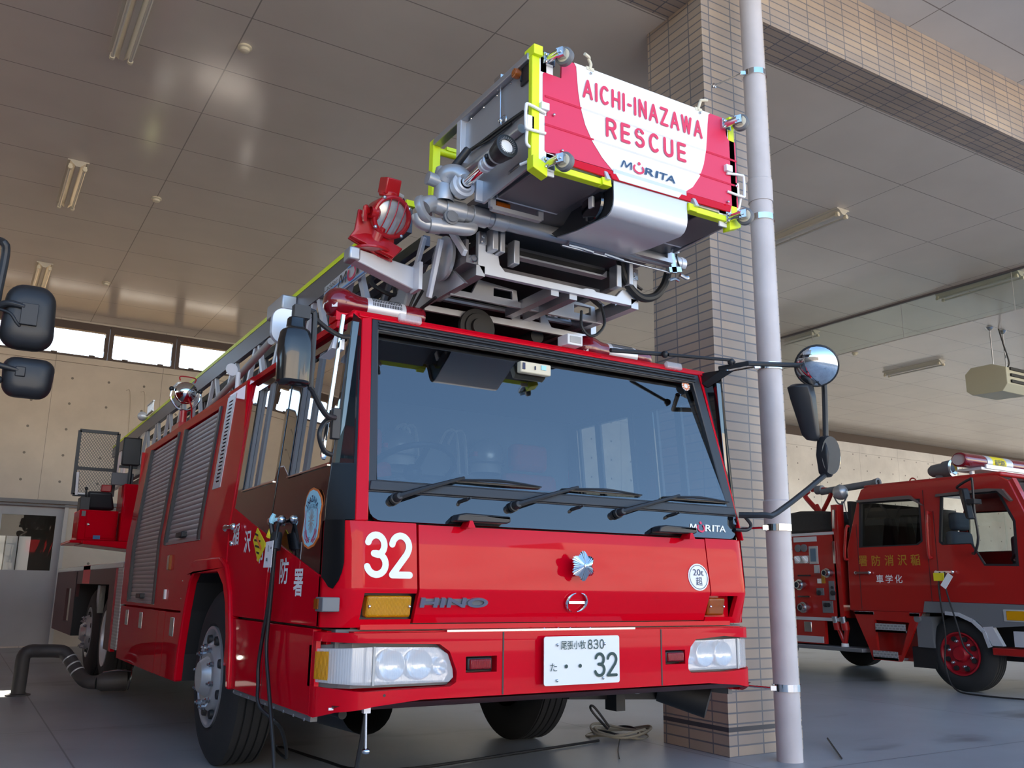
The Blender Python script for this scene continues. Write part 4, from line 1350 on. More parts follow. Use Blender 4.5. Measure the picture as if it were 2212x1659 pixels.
for z, w, d in ((1.735, .03, .03), (1.76, .055, .05), (1.87, .065, .06), (1.96, .05, .05), (1.985, .025, .03)):
    R.append(m.verts([(3.045 + p * w * .75, Yg + .0 + q_ * d, z) for p, q_ in ((-1, .6), (-.8, -.6), (0, -1), (.8, -.6), (1, .6))]))
for A, B in zip(R, R[1:]):
    for i in range(5):
        m._f([A[i], A[(i + 1) % 5], B[(i + 1) % 5], B[i]])
m._f(R[0]); m._f(R[-1])
ob('lower_mirror_housing', m, BPLAS, mr2, bev=.006, sm=50)
m = MB(); m.plate(arc(0, 0, .055, .115, 0, 345, 23), None, (3.025, Yg - .055, 1.86), V((.4, -.9, 0)).normalized(), (0, 0, 1), V((-.9, -.4, 0)).normalized(), .003); ob('mirror_glass', m, CHROME, mr2)

# -------- wheels
def wheel(cx, cy, cz, R, r, w, name, out=-1, dish=.02, lugs=True, rimmat=SILVER, ring=False, nl=10):
    ax = (out, 0, 0)
    o = V((cx, cy, cz))
    h = w / 2
    m = MB()
    pf = [(-h + .02, r), (-h, r + .03), (-h - .004, r + (R - r) * .45), (-h + .012, R - .06), (-h + .035, R - .018)]
    g = 4
    for i in range(g + 1):
        t = -h + .05 + (w - .1) * i / g
        pf += [(t - .006, R), (t + .0, R), (t + .003, R - .012), (t + .009, R - .012), (t + .012, R)] if i < g else [(t, R)]
    pf += [(h - .035, R - .018), (h - .012, R - .06), (h + .004, r + (R - r) * .45), (h, r + .03), (h - .02, r)]
    m.lathe(pf, o, ax, 64)
    tt = ob('wheel', m, RUBBER, TR if name == 'TR' else name, sm=30)
    m = MB()
    if ring:
        m.lathe([(h - .03, r + .005), (h + .005, r + .012), (h - .004, r - .02), (h - .12, r - .05), (h - .16, r * .55), (h - .15, r * .3), (h - .10, r * .28), (h - .10, 0)], o, ax, 48)
    else:
        m.lathe([(h - .05, r + .004), (h + .004, r + .012), (h + .006, r - .004), (h - .03, r - .028), (h - .02, r - .07), (h + dish, r * .66), (h + dish + .008, r * .58), (h + dish, r * .42), (h + dish + .03, r * .36), (h + dish + .05, r * .30), (h + dish + .052, 0)], o, ax, 48)
    ob('rim', m, rimmat, tt, sm=40)
    if lugs:
        m = MB()
        for i in range(8):
            a = 2 * PI * (i + .5) / 8
            p = o + V((out * (h - .014), math.cos(a) * (r - .055), math.sin(a) * (r - .055)))
            m.lathe([(0, 0), (.0, .030), (.022, .026), (.022, 0)], p, ax, 14)
        if not ring:
            ob('hand_holes', m, DARK, tt)
        else:
            m.bm.free()
        for i in range(nl):
            a = 2 * PI * (i + .25) / nl
            rr_ = r * .62
            p = o + V((out * (h + (dish + .004 if not ring else -.15)), math.cos(a) * rr_, math.sin(a) * rr_))
            m = MB(); m.lathe([(0, 0), (0, .018), (.004, .018), (.006, .0155), (.022, .0155), (.028, .008), (.038, .008), (.040, 0)], p, ax, 6 if False else 8); ob('lug_nut', m, ZINC, tt, sm=30)
    return tt
wheel(.205, 2.22, .512, .512, .285, .30, 'TR')
wheel(2.295, 2.22, .512, .512, .285, .30, 'TR', out=1)
for yy, rg in ((7.0, True), (8.36, False)):
    wheel(.22, yy, .49, .49, .275, .28, 'TR', ring=rg, dish=.04, rimmat=ALULT if rg else SILVER)
    wheel(2.28, yy, .49, .49, .275, .28, 'TR', out=1, ring=True, lugs=False)

# -------- lower cab skirt, wheel arch
for s in (0, 1):
    rt = bool(s)
    m = side([(.232, .520), (1.520, .510), (1.585, .80), (1.605, .876), (.232, .878)], None, right=rt); sk = ob('cab_skirt', m, RED, TR, bev=.004)
    for yy in (.94, 1.00):
        m = MB(); m.box(-.0012, .01, yy, yy + .005, .515, .876)
        if rt:
            m.mirror(1.25)
        ob('skirt_seam', m, DRED, sk)
    m = MB(); ang = [(.245, .50), (1.50, .49)]; m.bar((.03, .245, .508), (.03, 1.50, .498), .03, .03)
    for k in range(9):
        yy = .28 + k * .145; m.lathe([(0, .007), (.004, .006), (.005, 0)], (.0, yy, .50), (-1, 0, 0), 8)
    if rt:
        m.mirror(1.25)
    ob('skirt_under_edge', m, GREY, sk)
    m = MB(); m.plate([(.186, .522), (.229, .520), (.229, .868), (.186, .868)], None, (.0005, 0, 0), (0, 1, 0), (0, 0, 1), (-1, 0, 0), .02)
    if rt:
        m.mirror(1.25)
    ob('bumper_side', m, RED, TR)
    # arch: flat band standing proud
    inn = [(1.545, .505), (1.60, .70), (1.70, .95), (1.80, 1.07), (1.92, 1.13), (2.58, 1.13), (2.68, 1.07), (2.77, .88), (2.86, .60), (2.875, .425)]
    outt = [(2.955, .425), (2.94, .60), (2.86, .90), (2.77, 1.13), (2.66, 1.20), (2.56, 1.222), (1.92, 1.222), (1.76, 1.17), (1.64, 1.02), (1.55, .80), (1.50, .505)]
    m = MB(); m.plate(inn + outt, None, (-.022, 0, 0), (0, 1, 0), (0, 0, 1), (-1, 0, 0), .06)
    if rt:
        m.mirror(1.25)
    ar = ob('wheel_arch', m, RED, TR, bev=.012, seg=3)
    m = MB()
    for (a, b), (c, d) in zip(inn, inn[1:]):
        m.poly([(.03, a, b), (.03, c, d), (.75, c, d), (.75, a, b)])
    if rt:
        m.mirror(1.25)
    ob('arch_liner', m, DARK, ar)

# -------- box body with roller shutters
S1, S2 = (2.57, 3.75, 1.352, 2.262), (3.95, 5.22, .905, 2.275)
def hole(s):
    return [(s[0], s[2]), (s[1], s[2]), (s[1], s[3]), (s[0], s[3])]
bo = [(1.832, 1.10), (1.93, 1.17), (2.57, 1.17), (2.70, 1.11), (2.80, .88), (5.62, .868), (5.62, 2.345), (1.832, 2.31)]
LV = (2.245, 2.41, 1.69, 2.275)
for s in (0, 1):
    rt = bool(s)
    bs = ob('body_side', side(bo, [hole(S1), hole(S2), hole(LV)], right=rt), RED if rt else RED, TR, bev=.006)
    if rt:
        continue
    for S, n_sl in ((S1, 25), (S2, 38)):
        m = MB()
        z0, z1 = S[2] + .01, S[3] - .01
        k = n_sl
        R = []
        for i in range(k):
            for t, d in ((0, .007), (.10, .003), (.5, .001), (.90, .003)):
                z = z0 + (z1 - z0) * (i + t) / k
                R.append(m.verts([(d + .012, S[0] + .045, z), (d + .012, S[1] - .045, z)]))
        for A, B in zip(R, R[1:]):
            m._f([A[0], A[1], B[1], B[0]])
        m.slice(2, [1.4]); m.warp(lean)
        sh_ = ob('roller_shutter', m, SHUT, TR, sm=50)
        m = MB()
        for yy in (S[0] + .022, S[1] - .022):
            m.bar((.012, yy, S[2]), (.012, yy, S[3]), .05 if yy < S[0] + .1 else .046, .046)
        m.slice(2, [1.4]); m.warp(lean)
        ob('shutter_rail', m, BLUEBLK, sh_)
        m = MB(); m.bar((.012, S[0], S[2] + .006), (.012, S[1], S[2] + .006), .03, .02); m.warp(lean); ob('shutter_bottom_bar', m, ALU, sh_)
        m = MB(); yy = (S[0] + S[1]) / 2; m.box(-.025, .02, yy - .10, yy + .10, S[2] + .035, S[2] + .075); m.warp(lean); ob('shutter_latch', m, BPLAS, sh_, bev=.006)
    m = MB(); m.box(.012, .02, LV[0], LV[1], LV[2], LV[3]); m.slice(2, [1.4]); m.warp(lean); ob('grille_backing', m, BPLAS, bs)
    m = MB(); n_l = 22
    m.plate([(LV[0] - .02, LV[2] - .02), (LV[1] + .02, LV[2] - .02), (LV[1] + .02, LV[3] + .02), (LV[0] - .02, LV[3] + .02)], [[(LV[0] + .03, LV[2] + .02 + q * .0256), (LV[1] - .03, LV[2] + .02 + q * .0256), (LV[1] - .03, LV[2] + .031 + q * .0256), (LV[0] + .03, LV[2] + .031 + q * .0256)] for q in range(n_l)], (-.004, 0, 0), (0, 1, 0), (0, 0, 1), (-1, 0, 0), .004)
    m.warp(lean); ob('louvred_grille', m, ALULT, bs, sm=0)
    m = side([(2.96, .415), (3.47, .408), (3.47, .862), (2.88, .866)], None); lp1 = ob('lower_locker_door', m, RED, TR, bev=.004)
    m = side([(3.475, .408), (3.735, .405), (3.735, .862), (3.475, .862)], None); ob('lower_locker_panel', m, RED, TR, bev=.004)
    m = side([(3.74, .405), (5.56, .392), (5.56, .858), (3.74, .862)], None); lp2 = ob('lower_locker_door', m, RED, TR, bev=.004)
    for yy, par in ((3.20, lp1), (4.47, lp2), (5.17, lp2)):
        m = MB(); m.box(-.006, .01, yy - .06, yy + .06, .70, .83); la = ob('paddle_latch', m, STEEL, par, bev=.004)
        m = MB(); m.box(-.008, .0, yy - .04, yy + .04, .735, .815); 
        m.bm.free()
    m = side([(2.90, .43), (2.955, .43), (2.94, .60), (2.925, .68), (2.87, .68)], None, depth=.01, x=-.006); ob('yellow_edge_stripe', m, YTAG, lp1)
    m = MB(); m.box(-.02, .01, 3.42, 3.50, 1.16, 1.27); ob('side_amber_marker', m, AMBERD, TR, bev=.006)
    m = MB(); m.box(-.015, .01, 3.50, 3.54, .95, 1.02); ob('small_white_tag', m, LETW, TR)
    for (yy, zz) in ((2.98, 1.08), (2.80, 1.02)):
        m = MB()
        for a in (0, .12):
            m.box(-.002, .004, yy, yy + .02, zz - a, zz - a + .006)
        ob('hinge_pins', m, STEEL, TR)
    # tread-plate corner and rear bed
    m = side([(5.63, .455), (5.96, .45), (5.96, 1.205), (5.63, 1.205)], None); ob('tread_plate_panel', m, TREAD, TR)
    m = side([(5.965, .42), (6.10, .42), (6.10, 1.205), (5.965, 1.205)], None); ob('bed_post', m, RED, TR)
    wp = [(6.105, .42), (6.44, .42), (6.47, 1.045), (9.33, 1.045), (9.45, .40), (12.0, .38), (12.0, 1.205), (6.105, 1.205)]
    m = side(wp, [[(9.9, .55), (10.5, .55), (10.5, .98), (9.9, .98)]]); bd_ = ob('bed_side_panel', m, DRED, TR)
    m = side([(8.1, 1.05), (8.75, 1.05), (8.75, 1.262), (8.1, 1.262)], None, depth=.005, x=-.004); m.mi = 0; ob('reflective_square', m, [mat('red_white_reflector', (.80, .10, .12, 1), .5)], bd_)
    m = MB(); m.box(.10, .16, 7.9, 8.1, .72, 1.03); ob('hydraulic_block', m, STEEL, TR)
m = MB(); m.box(-.004, 2.504, 5.63, 12.0, 1.205, 1.262); bed = ob('rear_bed', m, STEEL, TR, bev=.006)
m = MB(); m.box(.08, 2.42, 1.86, 5.62, 2.28, 2.335); m.box(.05, 2.45, 5.58, 5.62, .4, 2.3); m.box(.05, 2.45, 1.86, 1.90, .6, 2.3); ob('body_top', m, RED, TR)
m = MB(); m.box(.60, 1.9, .5, 11.9, .60, .95); m.box(.3, 2.2, 2.95, 5.5, .42, .8); m.cyl((.3, 2.22, .51), (2.2, 2.22, .51), .09)
for yy in (7.0, 8.36):
    m.cyl((.3, yy, .49), (2.2, yy, .49), .12)
m.box(.5, 2.0, .4, 1.6, .55, .95)
ob('chassis', m, DARK, TR)
m = MB(); m.box(.40, .46, 6.15, 9.4, .3, 1.2); m.box(.0, 2.5, 9.36, 9.42, .40, 1.2); m.box(.02, 2.48, 6.1, 11.9, 1.10, 1.2); ob('wheel_well_liner', m, DARK, TR)
# outrigger jack foot and engine parts under the nose
m = MB(); m.cyl((.42, 3.15, .12), (.42, 3.15, .5), .07); m.lathe([(0, 0), (0, .17), (.05, .15), (.06, 0)], (.42, 3.15, .10), (0, 0, 1), 24); ob('jack_foot', m, DARK, TR)
m = MB(); m.lathe([(0, 0), (0, .10), (.05, .10), (.08, .08), (.09, .05), (.095, 0)], (2.10, .46, .60), (0, -.1, -1), 24); ob('white_tank', m, LGREY, TR)
m = MB(); m.tube([(1.86, .45, .58), (1.93, .42, .53), (2.0, .45, .55), (2.08, .5, .62)], .028, 10); ob('corrugated_hose', m, LGREY, TR)
m = MB(); m.cyl((2.22, .55, .52), (2.40, .35, .44), .09, n=20); m.bar((1.5, .5, .52), (2.3, .6, .47), .1, .06); m.box(1.78, 1.84, .4, .5, .42, .6); ob('nose_brackets', m, DARK, TR)
m = MB(); m.cyl((.20, .35, .50), (.20, 1.15, .50), .02); m.lathe([(0, .13), (.55, .15), (.6, 0)], (.36, .45, .52), (0, 1, 0), 24); ob('air_tank', m, DARK, TR)
# marker rod hanging under the nose
m = MB(); m.cyl((.185, .03, .40), (.178, .03, .572), .0045, n=8); m.box(.165, .195, .02, .045, .545, .58); rd = ob('marker_rod', m, ALULT, TR)
m = MB(); m.sphere((.186, .03, .395), .018, 14, sq=.7); ob('rod_ball', m, CHROME, rd)

# ================================================================ LADDER (part of the truck)
def lattice(x, z0, z1, y0, y1, step, w=.035, ph=0):
    """V shaped web members of one ladder side, each a mesh"""
    out = []
    y = y0 + ph
    k = 0
    while y + step / 2 < y1:
        a, b = ((x, y, z0), (x, y + step * .36, z1)) if k % 2 == 0 else ((x, y, z1), (x, y + step * .36, z0))
        out.append((a, b))
        y += step * .44
        k += 1
    return out
m = MB(); m.box(.475, .530, .50, 11.2, 3.075, 3.108); lad = ob('ladder', m, YEL, TR)
lad['label'] = 'grey lattice aerial ladder with fluorescent yellow top rail'
for x in (.50, 2.0):
    m = MB(); m.box(x - .022, x + .022, .52, 11.2, 2.93, 3.075); ob('top_channel', m, ALUDK, lad)
    m = MB(); m.box(x - .03, x + .03, .80, 11.2, 2.40, 2.52); ob('bottom_chord', m, ALU, lad)
    for a, b in lattice(x, 2.48, 2.97, .95, 10.9, .80):
        m = MB(); m.bar(a, b, .045, .030, up=(1, 0, 0)); ob('web_member', m, ALULT if x < 1 else ALU, lad)
for i, (x, zb, zt, y0) in enumerate(((.66, 2.58, 2.98, .62), (.72, 2.63, 2.92, .30))):
    for X in (x, 2.47 - x):
        m = MB(); m.box(X - .02, X + .02, y0, 9.0, zb, zb + (.13 if i == 0 else .07)); ob('inner_chord', m, ALU, lad)
        m = MB(); m.box(X - .02, X + .02, y0, 9.0, zt - .06, zt); ob('inner_top_rail', m, ALUDK, lad)
        for a, b in lattice(X, zb + .08, zt - .03, y0 + .15, 7.0, .62):
            m = MB(); m.bar(a, b, .030, .025, up=(1, 0, 0)); ob('inner_web_member', m, ALU, lad)
for k in range(22):
    y = .75 + k * .34
    m = MB(); m.cyl((.72, y, 2.68), (1.75, y, 2.68), .018, n=8); ob('rung', m, ALU, lad)
for k in range(12):
    y = .70 + k * .6
    m = MB(); m.bar((.50, y + .4, 2.43), (2.0, y + .4, 2.43), .06, .05); ob('cross_beam', m, ALUDK, lad)
# dark sheets filling the ladder gaps with shade, and cylinders under the sections
m = MB(); m.box(.74, 1.73, .20, 8.5, 2.80, 2.83); m.box(.68, 1.79, .75, 8.5, 2.66, 2.68); m.cyl((1.0, .7, 2.56), (1.0, 7, 2.56), .05); m.cyl((1.45, .7, 2.54), (1.45, 7, 2.54), .045); ob('shade_sheets_and_cylinders', m, DARK, lad)
m = MB(); m.lathe([(0, 0), (0, .11), (.03, .11), (.03, .085), (.04, .08), (.04, .05), (.06, .045), (.06, 0)], (.98, .62, 2.49), (0, -1, 0), 32); ob('pulley', m, DARK, lad)
# open front frame of the tip section
m = MB()
m.plate([(.715, 2.665), (.745, 2.622), (1.705, 2.622), (1.75, 2.66), (1.75, 2.85), (1.705, 2.85), (1.69, 2.705), (1.64, 2.705), (1.60, 2.66), (1.46, 2.66), (1.45, 2.668), (1.39, 2.668), (1.37, 2.66), (.875, 2.66), (.845, 2.69), (.835, 2.74), (.76, 2.745), (.758, 2.848), (.715, 2.848)], None, (0, .12, 0), (1, 0, 0), (0, 0, 1), (0, -1, 0), .03)
ff = ob('tip_front_frame', m, ALULT, lad, bev=.004)
for a, b in (((.73, .12, 2.635), (.73, .62, 2.635)), ((1.73, .12, 2.635), (1.73, .62, 2.635)), ((1.2, .14, 2.62), (1.2, .62, 2.62)), ((1.32, .14, 2.62), (1.32, .62, 2.62))):
    m = MB(); m.bar(a, b, .05, .055); ob('frame_runner', m, ALU, lad)
for (x, z0, z1, w) in ((.782, 2.74, 2.86, .035), (.825, 2.735, 2.86, .03), (.910, 2.69, 2.82, .035), (1.575, 2.69, 2.82, .035), (1.66, 2.72, 2.86, .03)):
    m = MB(); m.box(x - w / 2, x + w / 2, .06, .13, z0, z1); ob('pivot_post', m, ALU if x != .905 else ALULT, lad, bev=.005)
for x in (.737, 1.728):
    m = MB(); m.box(x - .018, x + .018, .105, .12, 2.775, 2.84)
    for z in (2.79, 2.82):
        m.cyl((x, .10, z), (x, .108, z), .011, n=10)
    ob('bolt_plate', m, STEEL, lad)
m = MB(); m.plate([(.93, 2.805), (.96, 2.775), (1.52, 2.775), (1.55, 2.805), (1.55, 2.765), (.93, 2.765)], None, (0, .14, 0), (1, 0, 0), (0, 0, 1), (0, -1, 0), .05); ob('frame_cross_bar', m, ALU, lad)
for z, y in ((2.835, .25), (2.72, .3)):
    m = MB(); m.bar((.9, y, z), (1.6, y, z), .05, .045); ob('frame_cross_bar', m, ALUDK, lad)
for (xa, xb) in ((.726, 1.20), (1.235, 1.745)):
    m = MB()
    h0 = xa + .20
    m.plate([(xa, 2.60), (xb, 2.60), (xb, 2.635), (xb - .04, 2.635), (xb - .05, 2.70), (xb - .30, 2.72), (xb - .34, 2.635), (xa + .02, 2.635)], [[(xb - .20, 2.642), (xb - .08, 2.642), (xb - .08, 2.69), (xb - .20, 2.69)]], (0, .45, 0), (1, 0, 0), (0, 0, 1), (0, -1, 0), .02)
    ob('section_front_plate', m, ALU, lad, bev=.003)
m = MB(); m.plate([(.66, 2.545), (1.81, 2.545), (1.81, 2.58), (1.5, 2.585), (1.45, 2.66), (1.25, 2.68), (1.22, 2.585), (.66, 2.58)], [[(1.28, 2.60), (1.42, 2.60), (1.42, 2.64), (1.28, 2.64)]], (0, .62, 0), (1, 0, 0), (0, 0, 1), (0, -1, 0), .02); ob('section_front_plate', m, ALU, lad, bev=.003)
m = MB(); m.bar((.50, .82, 2.415), (2.0, .82, 2.415), .06, .05); ob('base_front_beam', m, ALU, lad)
m = MB(); m.plate([(.1, 2.545), (.62, 2.55), (1.0, 2.55), (1.6, 2.42), (1.6, 2.60), (.9, 2.74), (.35, 2.74)], None, (.63, 0, 0), (0, 1, 0), (0, 0, 1), (-1, 0, 0), .02); ob('side_gusset', m, ALU, lad)
m = MB(); m.box(.635, .70, .10, .30, 2.655, 2.70); m.box(.64, .66, .12, .45, 2.70, 2.79); ob('sensor_block', m, ALUDK, lad, bev=.003)
m = MB(); m.lathe([(0, .02), (.012, .02), (.012, .013), (0, .013)], (.675, .10, 2.68), (0, -1, 0), 16); ob('sensor_ring', m, CHROME, lad)
# diagonal struts by the searchlight and big pulley wheel
for a, b in (((.55, .42, 2.88), (.55, .68, 2.46)), ((.55, .22, 2.80), (.55, .34, 2.52)), ((.60, .05, 2.68), (.60, .25, 2.90))):
    m = MB(); m.bar(a, b, .035, .022, up=(1, 0, 0)); ob('strut', m, ALULT, lad, bev=.003)
m = MB(); m.lathe([(0, 0), (0, .115), (.02, .12), (.03, .105), (.035, .03), (.036, 0)], (.62, .30, 2.73), (-1, 0, 0), 32); ob('sheave_wheel', m, SILVER, lad)
# hydraulic hoses hanging about the tip
for pts, r in (([(.62, .40, 2.55), (.58, .55, 2.50), (.56, .75, 2.46), (.55, 1.0, 2.46)], .009), ([(.56, .50, 2.62), (.52, .58, 2.44), (.55, .66, 2.40), (.58, .75, 2.46)], .008), ([(.60, .52, 2.62), (.55, .62, 2.46), (.57, .72, 2.43), (.6, .8, 2.5)], .008), ([(.40, .70, 2.75), (.36, .66, 2.66), (.40, .60, 2.60), (.48, .62, 2.60), (.50, .7, 2.70)], .012)):
    m = MB(); m.tube(pts, r, 8); ob('hose', m, CABLE, lad)
m = MB(); m.tube([(1.62, .12, 2.93), (1.625, .10, 2.82), (1.67, .10, 2.73), (1.76, .10, 2.675), (1.86, .10, 2.70), (1.915, .08, 2.77), (1.915, .04, 2.84)], .024, 10); ob('black_corrugated_hose', m, CABLE, lad)
m = MB(); m.tube([(1.72, .2, 2.95), (1.735, .15, 2.82), (1.76, .14, 2.76), (1.80, .14, 2.74)], .008, 8); ob('hose', m, CABLE, lad)
m = MB(); m.tube([(1.36, .12, 2.53), (1.345, .10, 2.44), (1.39, .10, 2.395), (1.45, .10, 2.41), (1.50, .10, 2.48), (1.505, .14, 2.6)], .008, 8); ob('hose', m, CABLE, lad)
# maker sign on the ladder side
sp = [(.675, 2.845), (1.71, 2.845), (1.71, 2.955), (.675, 2.985)]
m = MB(); m.plate([(.672, 2.835), (1.73, 2.84), (1.73, 2.955), (1.30, 2.965), (.672, 2.985)], None, (.462, 0, 0), (0, 1, 0), (0, 0, 1), (-1, 0, 0), .006)
sg_ = ob('ladder_sign', m, ALULT, lad, sm=0)
m = MB(); o_ = V((.456, 1.46, 2.907)); morita(m, o_, SU, SVV, SN, .72, .100, 0, 1, slant=.2)
m.mi = 0
m.text('Ladder', (.455, 1.58, 2.927), SU, SVV, SN, fit=(.235, .035), slant=.2)
m.mi = 2
m.bar((.456, .69, 2.968), (.456, 1.30, 2.955), .002, .008); m.bar((.456, .69, 2.850), (.456, 1.70, 2.852), .002, .008); m.bar((.456, 1.30, 2.905), (.456, 1.70, 2.90), .002, .008)
m.mi = 1
m.poly([(.456, 1.70, 2.85), (.456, 1.52, 2.85), (.456, 1.50, 2.895), (.456, 1.60, 2.88)])
ob('sign_lettering', m, [BPLAS, LTRED, LBLUE], sg_, sm=0)
# turntable under the ladder
m = MB(); m.lathe([(0, 0), (0, .75), (.15, .75), (.16, .60), (.95, .55), (.96, 0)], (1.35, 8.9, 1.262), (0, 0, 1), 40); m.box(.55, 2.1, 8.2, 10.4, 1.9, 2.4); ob('turntable', m, DRED, TR)
# rear gadgets on the top rail
m = MB(); m.box(.42, .52, 6.2, 6.5, 3.13, 3.17); gd = ob('rail_lamp', m, LETW, lad, bev=.008)
m = MB(); m.bar((.47, 6.35, 3.13), (.47, 6.35, 3.02), .05, .03); m.box(.44, .5, 6.25, 6.45, 3.10, 3.13); ob('lamp_stem', m, BLUE, gd)
m = MB()
for i in range(5):
    m.bar((.44, 7.7 + i * .09, 3.10), (.44, 7.7 + i * .09, 3.22), .012, .012)
m.bar((.44, 7.68, 3.22), (.44, 8.1, 3.22), .02, .014); m.bar((.44, 7.68, 3.10), (.44, 8.1, 3.10), .02, .014); m.sphere((.42, 8.3, 3.12), .06, 12); ob('rear_guard_rails', m, ALULT, lad)
m = MB(); m.box(.37, .48, 2.35, 2.72, 2.96, 3.07); ob('rail_junction_box', m, ALU, lad, bev=.01)

# ---------------------------------------------------------------- red searchlight on its arm
sl = MB(); sl.hexa([(.13, .36, 2.655), (.50, .42, 2.575), (.50, .50, 2.575), (.13, .44, 2.655), (.13, .36, 2.715), (.50, .42, 2.70), (.50, .50, 2.70), (.13, .44, 2.715)])
arm = ob('searchlight_arm', sl, ALULT, TR, bev=.006)
m = MB(); m.box(.115, .175, .355, .445, 2.65, 2.72); ob('arm_end_cap', m, ALU, arm, bev=.01)
m = MB(); m.bar((.505, .40, 2.56), (.505, .40, 2.71), .02, .10)
for z in (2.59, 2.68):
    m.cyl((.505, .40, z), (.505, .37, z), .010, n=8)
ob('arm_flange', m, ALULT, arm)
lc = V((.315, .33, 2.905)); la = V((.12, -.86, -.32)).normalized()
m = MB(); m.lathe([(-.16, 0), (-.16, .05), (-.12, .085), (-.03, .105), (0, .112), (.012, .112), (.012, .088), (-.005, .086)], lc, la, 32); hd = ob('searchlight_head', m, RLAMP, arm)
m = MB(); m.lathe([(-.05, 0), (-.045, .04), (-.025, .075), (.0, .087)], lc, la, 32); ob('reflector_bowl', m, FROST, hd)
m = MB(); m.lathe([(.006, .087), (.022, .05), (.026, 0)], lc, la, 32); ob('searchlight_glass', m, FROST, hd)
d_, uu, ww = m.frame_of(la) if False else MB().frame_of(la)
sx = V((1, 0, 0)); sx = (sx - la * sx.dot(la)).normalized(); sz = la.cross(sx)
if sz.z < 0:
    sz = -sz
m = MB()
for a in (-.045, 0, .045):
    P = [lc + sx * (a + .02 * t) + sz * (t * .088) + la * (.018 + .02 * (1 - t * t)) for t in (-1, -.5, 0, .5, 1)]
    m.tube(P, .0035, 6)
m.torus(lc + la * .012, la, .10, .012, 32, 8)
ob('guard_wires', m, RLAMP, hd)
for a in (.6, 2.2, 3.8, 5.4):
    m = MB(); m.sphere(lc + (sx * math.cos(a) + sz * math.sin(a)) * .108 + la * .018, .011, 10); ob('clamp_knob', m, STEEL, hd)
m = MB(); b0 = lc - la * .07 + sz * .10
m.obox(b0 + sz * .055, (.085, .085, .085), (sx, la, sz)); m.cyl(b0, b0 + sz * .03, .05); ob('terminal_box', m, RLAMP, hd, bev=.006)
m = MB(); m.cyl(b0 + sx * .04 + sz * .03, b0 + sx * .085 + sz * .02, .014, n=10); ob('cable_gland', m, LGREY, hd)
m = MB(); m.tube([b0 + sx * .085 + sz * .02, b0 + sx * .11 + sz * -.02, b0 + sx * .13 + sz * -.08], .007, 6); ob('lamp_cable', m, CABLE, hd)
m = MB()      # folded yoke plate under the head
m.plate([(-.155, -.025), (-.145, .085), (-.09, .075), (-.07, .03), (.06, -.02), (.06, -.15), (-.02, -.135), (-.185, -.075)], None, lc + V((-.02, .03, -.07)), (1, 0, 0), (0, -.12, 1), (0, -1, -.12), .02)
m.plate([(-.185, -.075), (.04, -.155), (.10, -.09), (-.05, -.02)], None, lc + V((-.02, .05, -.06)), (1, 0, 0), (0, .4, 1), (0, -1, .4), .02)
m.lathe([(0, 0), (0, .10), (.015, .10), (.016, 0)], (.245, .40, 2.715), (0, 0, 1), 28); m.cyl((.245, .40, 2.72), (.27, .36, 2.85), .035)
ob('searchlight_yoke', m, RLAMP, hd, bev=.003)
m = MB(); m.lathe([(0, .03), (.02, .03), (.03, .045), (.045, .03)], lc - sx * .12 + sz * .0, sx, 12); m.tube([lc - sx * .12 - la * .02, lc - sx * .15 + sz * .02, lc - sx * .14 - sz * .05], .012, 8); ob('yoke_lever', m, RLAMP, hd)

# ================================================================ RESCUE BASKET (part of the truck)
BY = -.57
m = MB()      # floor pan and deck tray
m.hexa([(.61, -.555, 2.905), (1.84, -.555, 2.905), (1.84, .42, 2.905), (.61, .42, 2.905), (.61, -.555, 2.95), (1.84, -.555, 2.95), (1.84, .42, 2.95), (.61, .42, 2.95)])
bk = ob('rescue_basket', m, ALUDK, TR, bev=.004)
bk['label'] = 'silver rescue basket with pink and white front board'
for xa, xb in ((.635, .985), (1.585, 1.80)):
    m = MB(); m.hexa([(xa, -.56, 2.885), (xb, -.56, 2.885), (xb, -.20, 2.885), (xa, -.20, 2.885), (xa, -.56, 2.91), (xb, -.56, 2.91), (xb, -.20, 2.91), (xa, -.20, 2.91)]); ob('folding_step', m, BPLAS if False else ALUDK, bk, bev=.006)
    m = MB(); m.box(xa, xb, -.205, -.19, 2.885, 2.925); ob('step_edge', m, ALULT, bk, bev=.003)
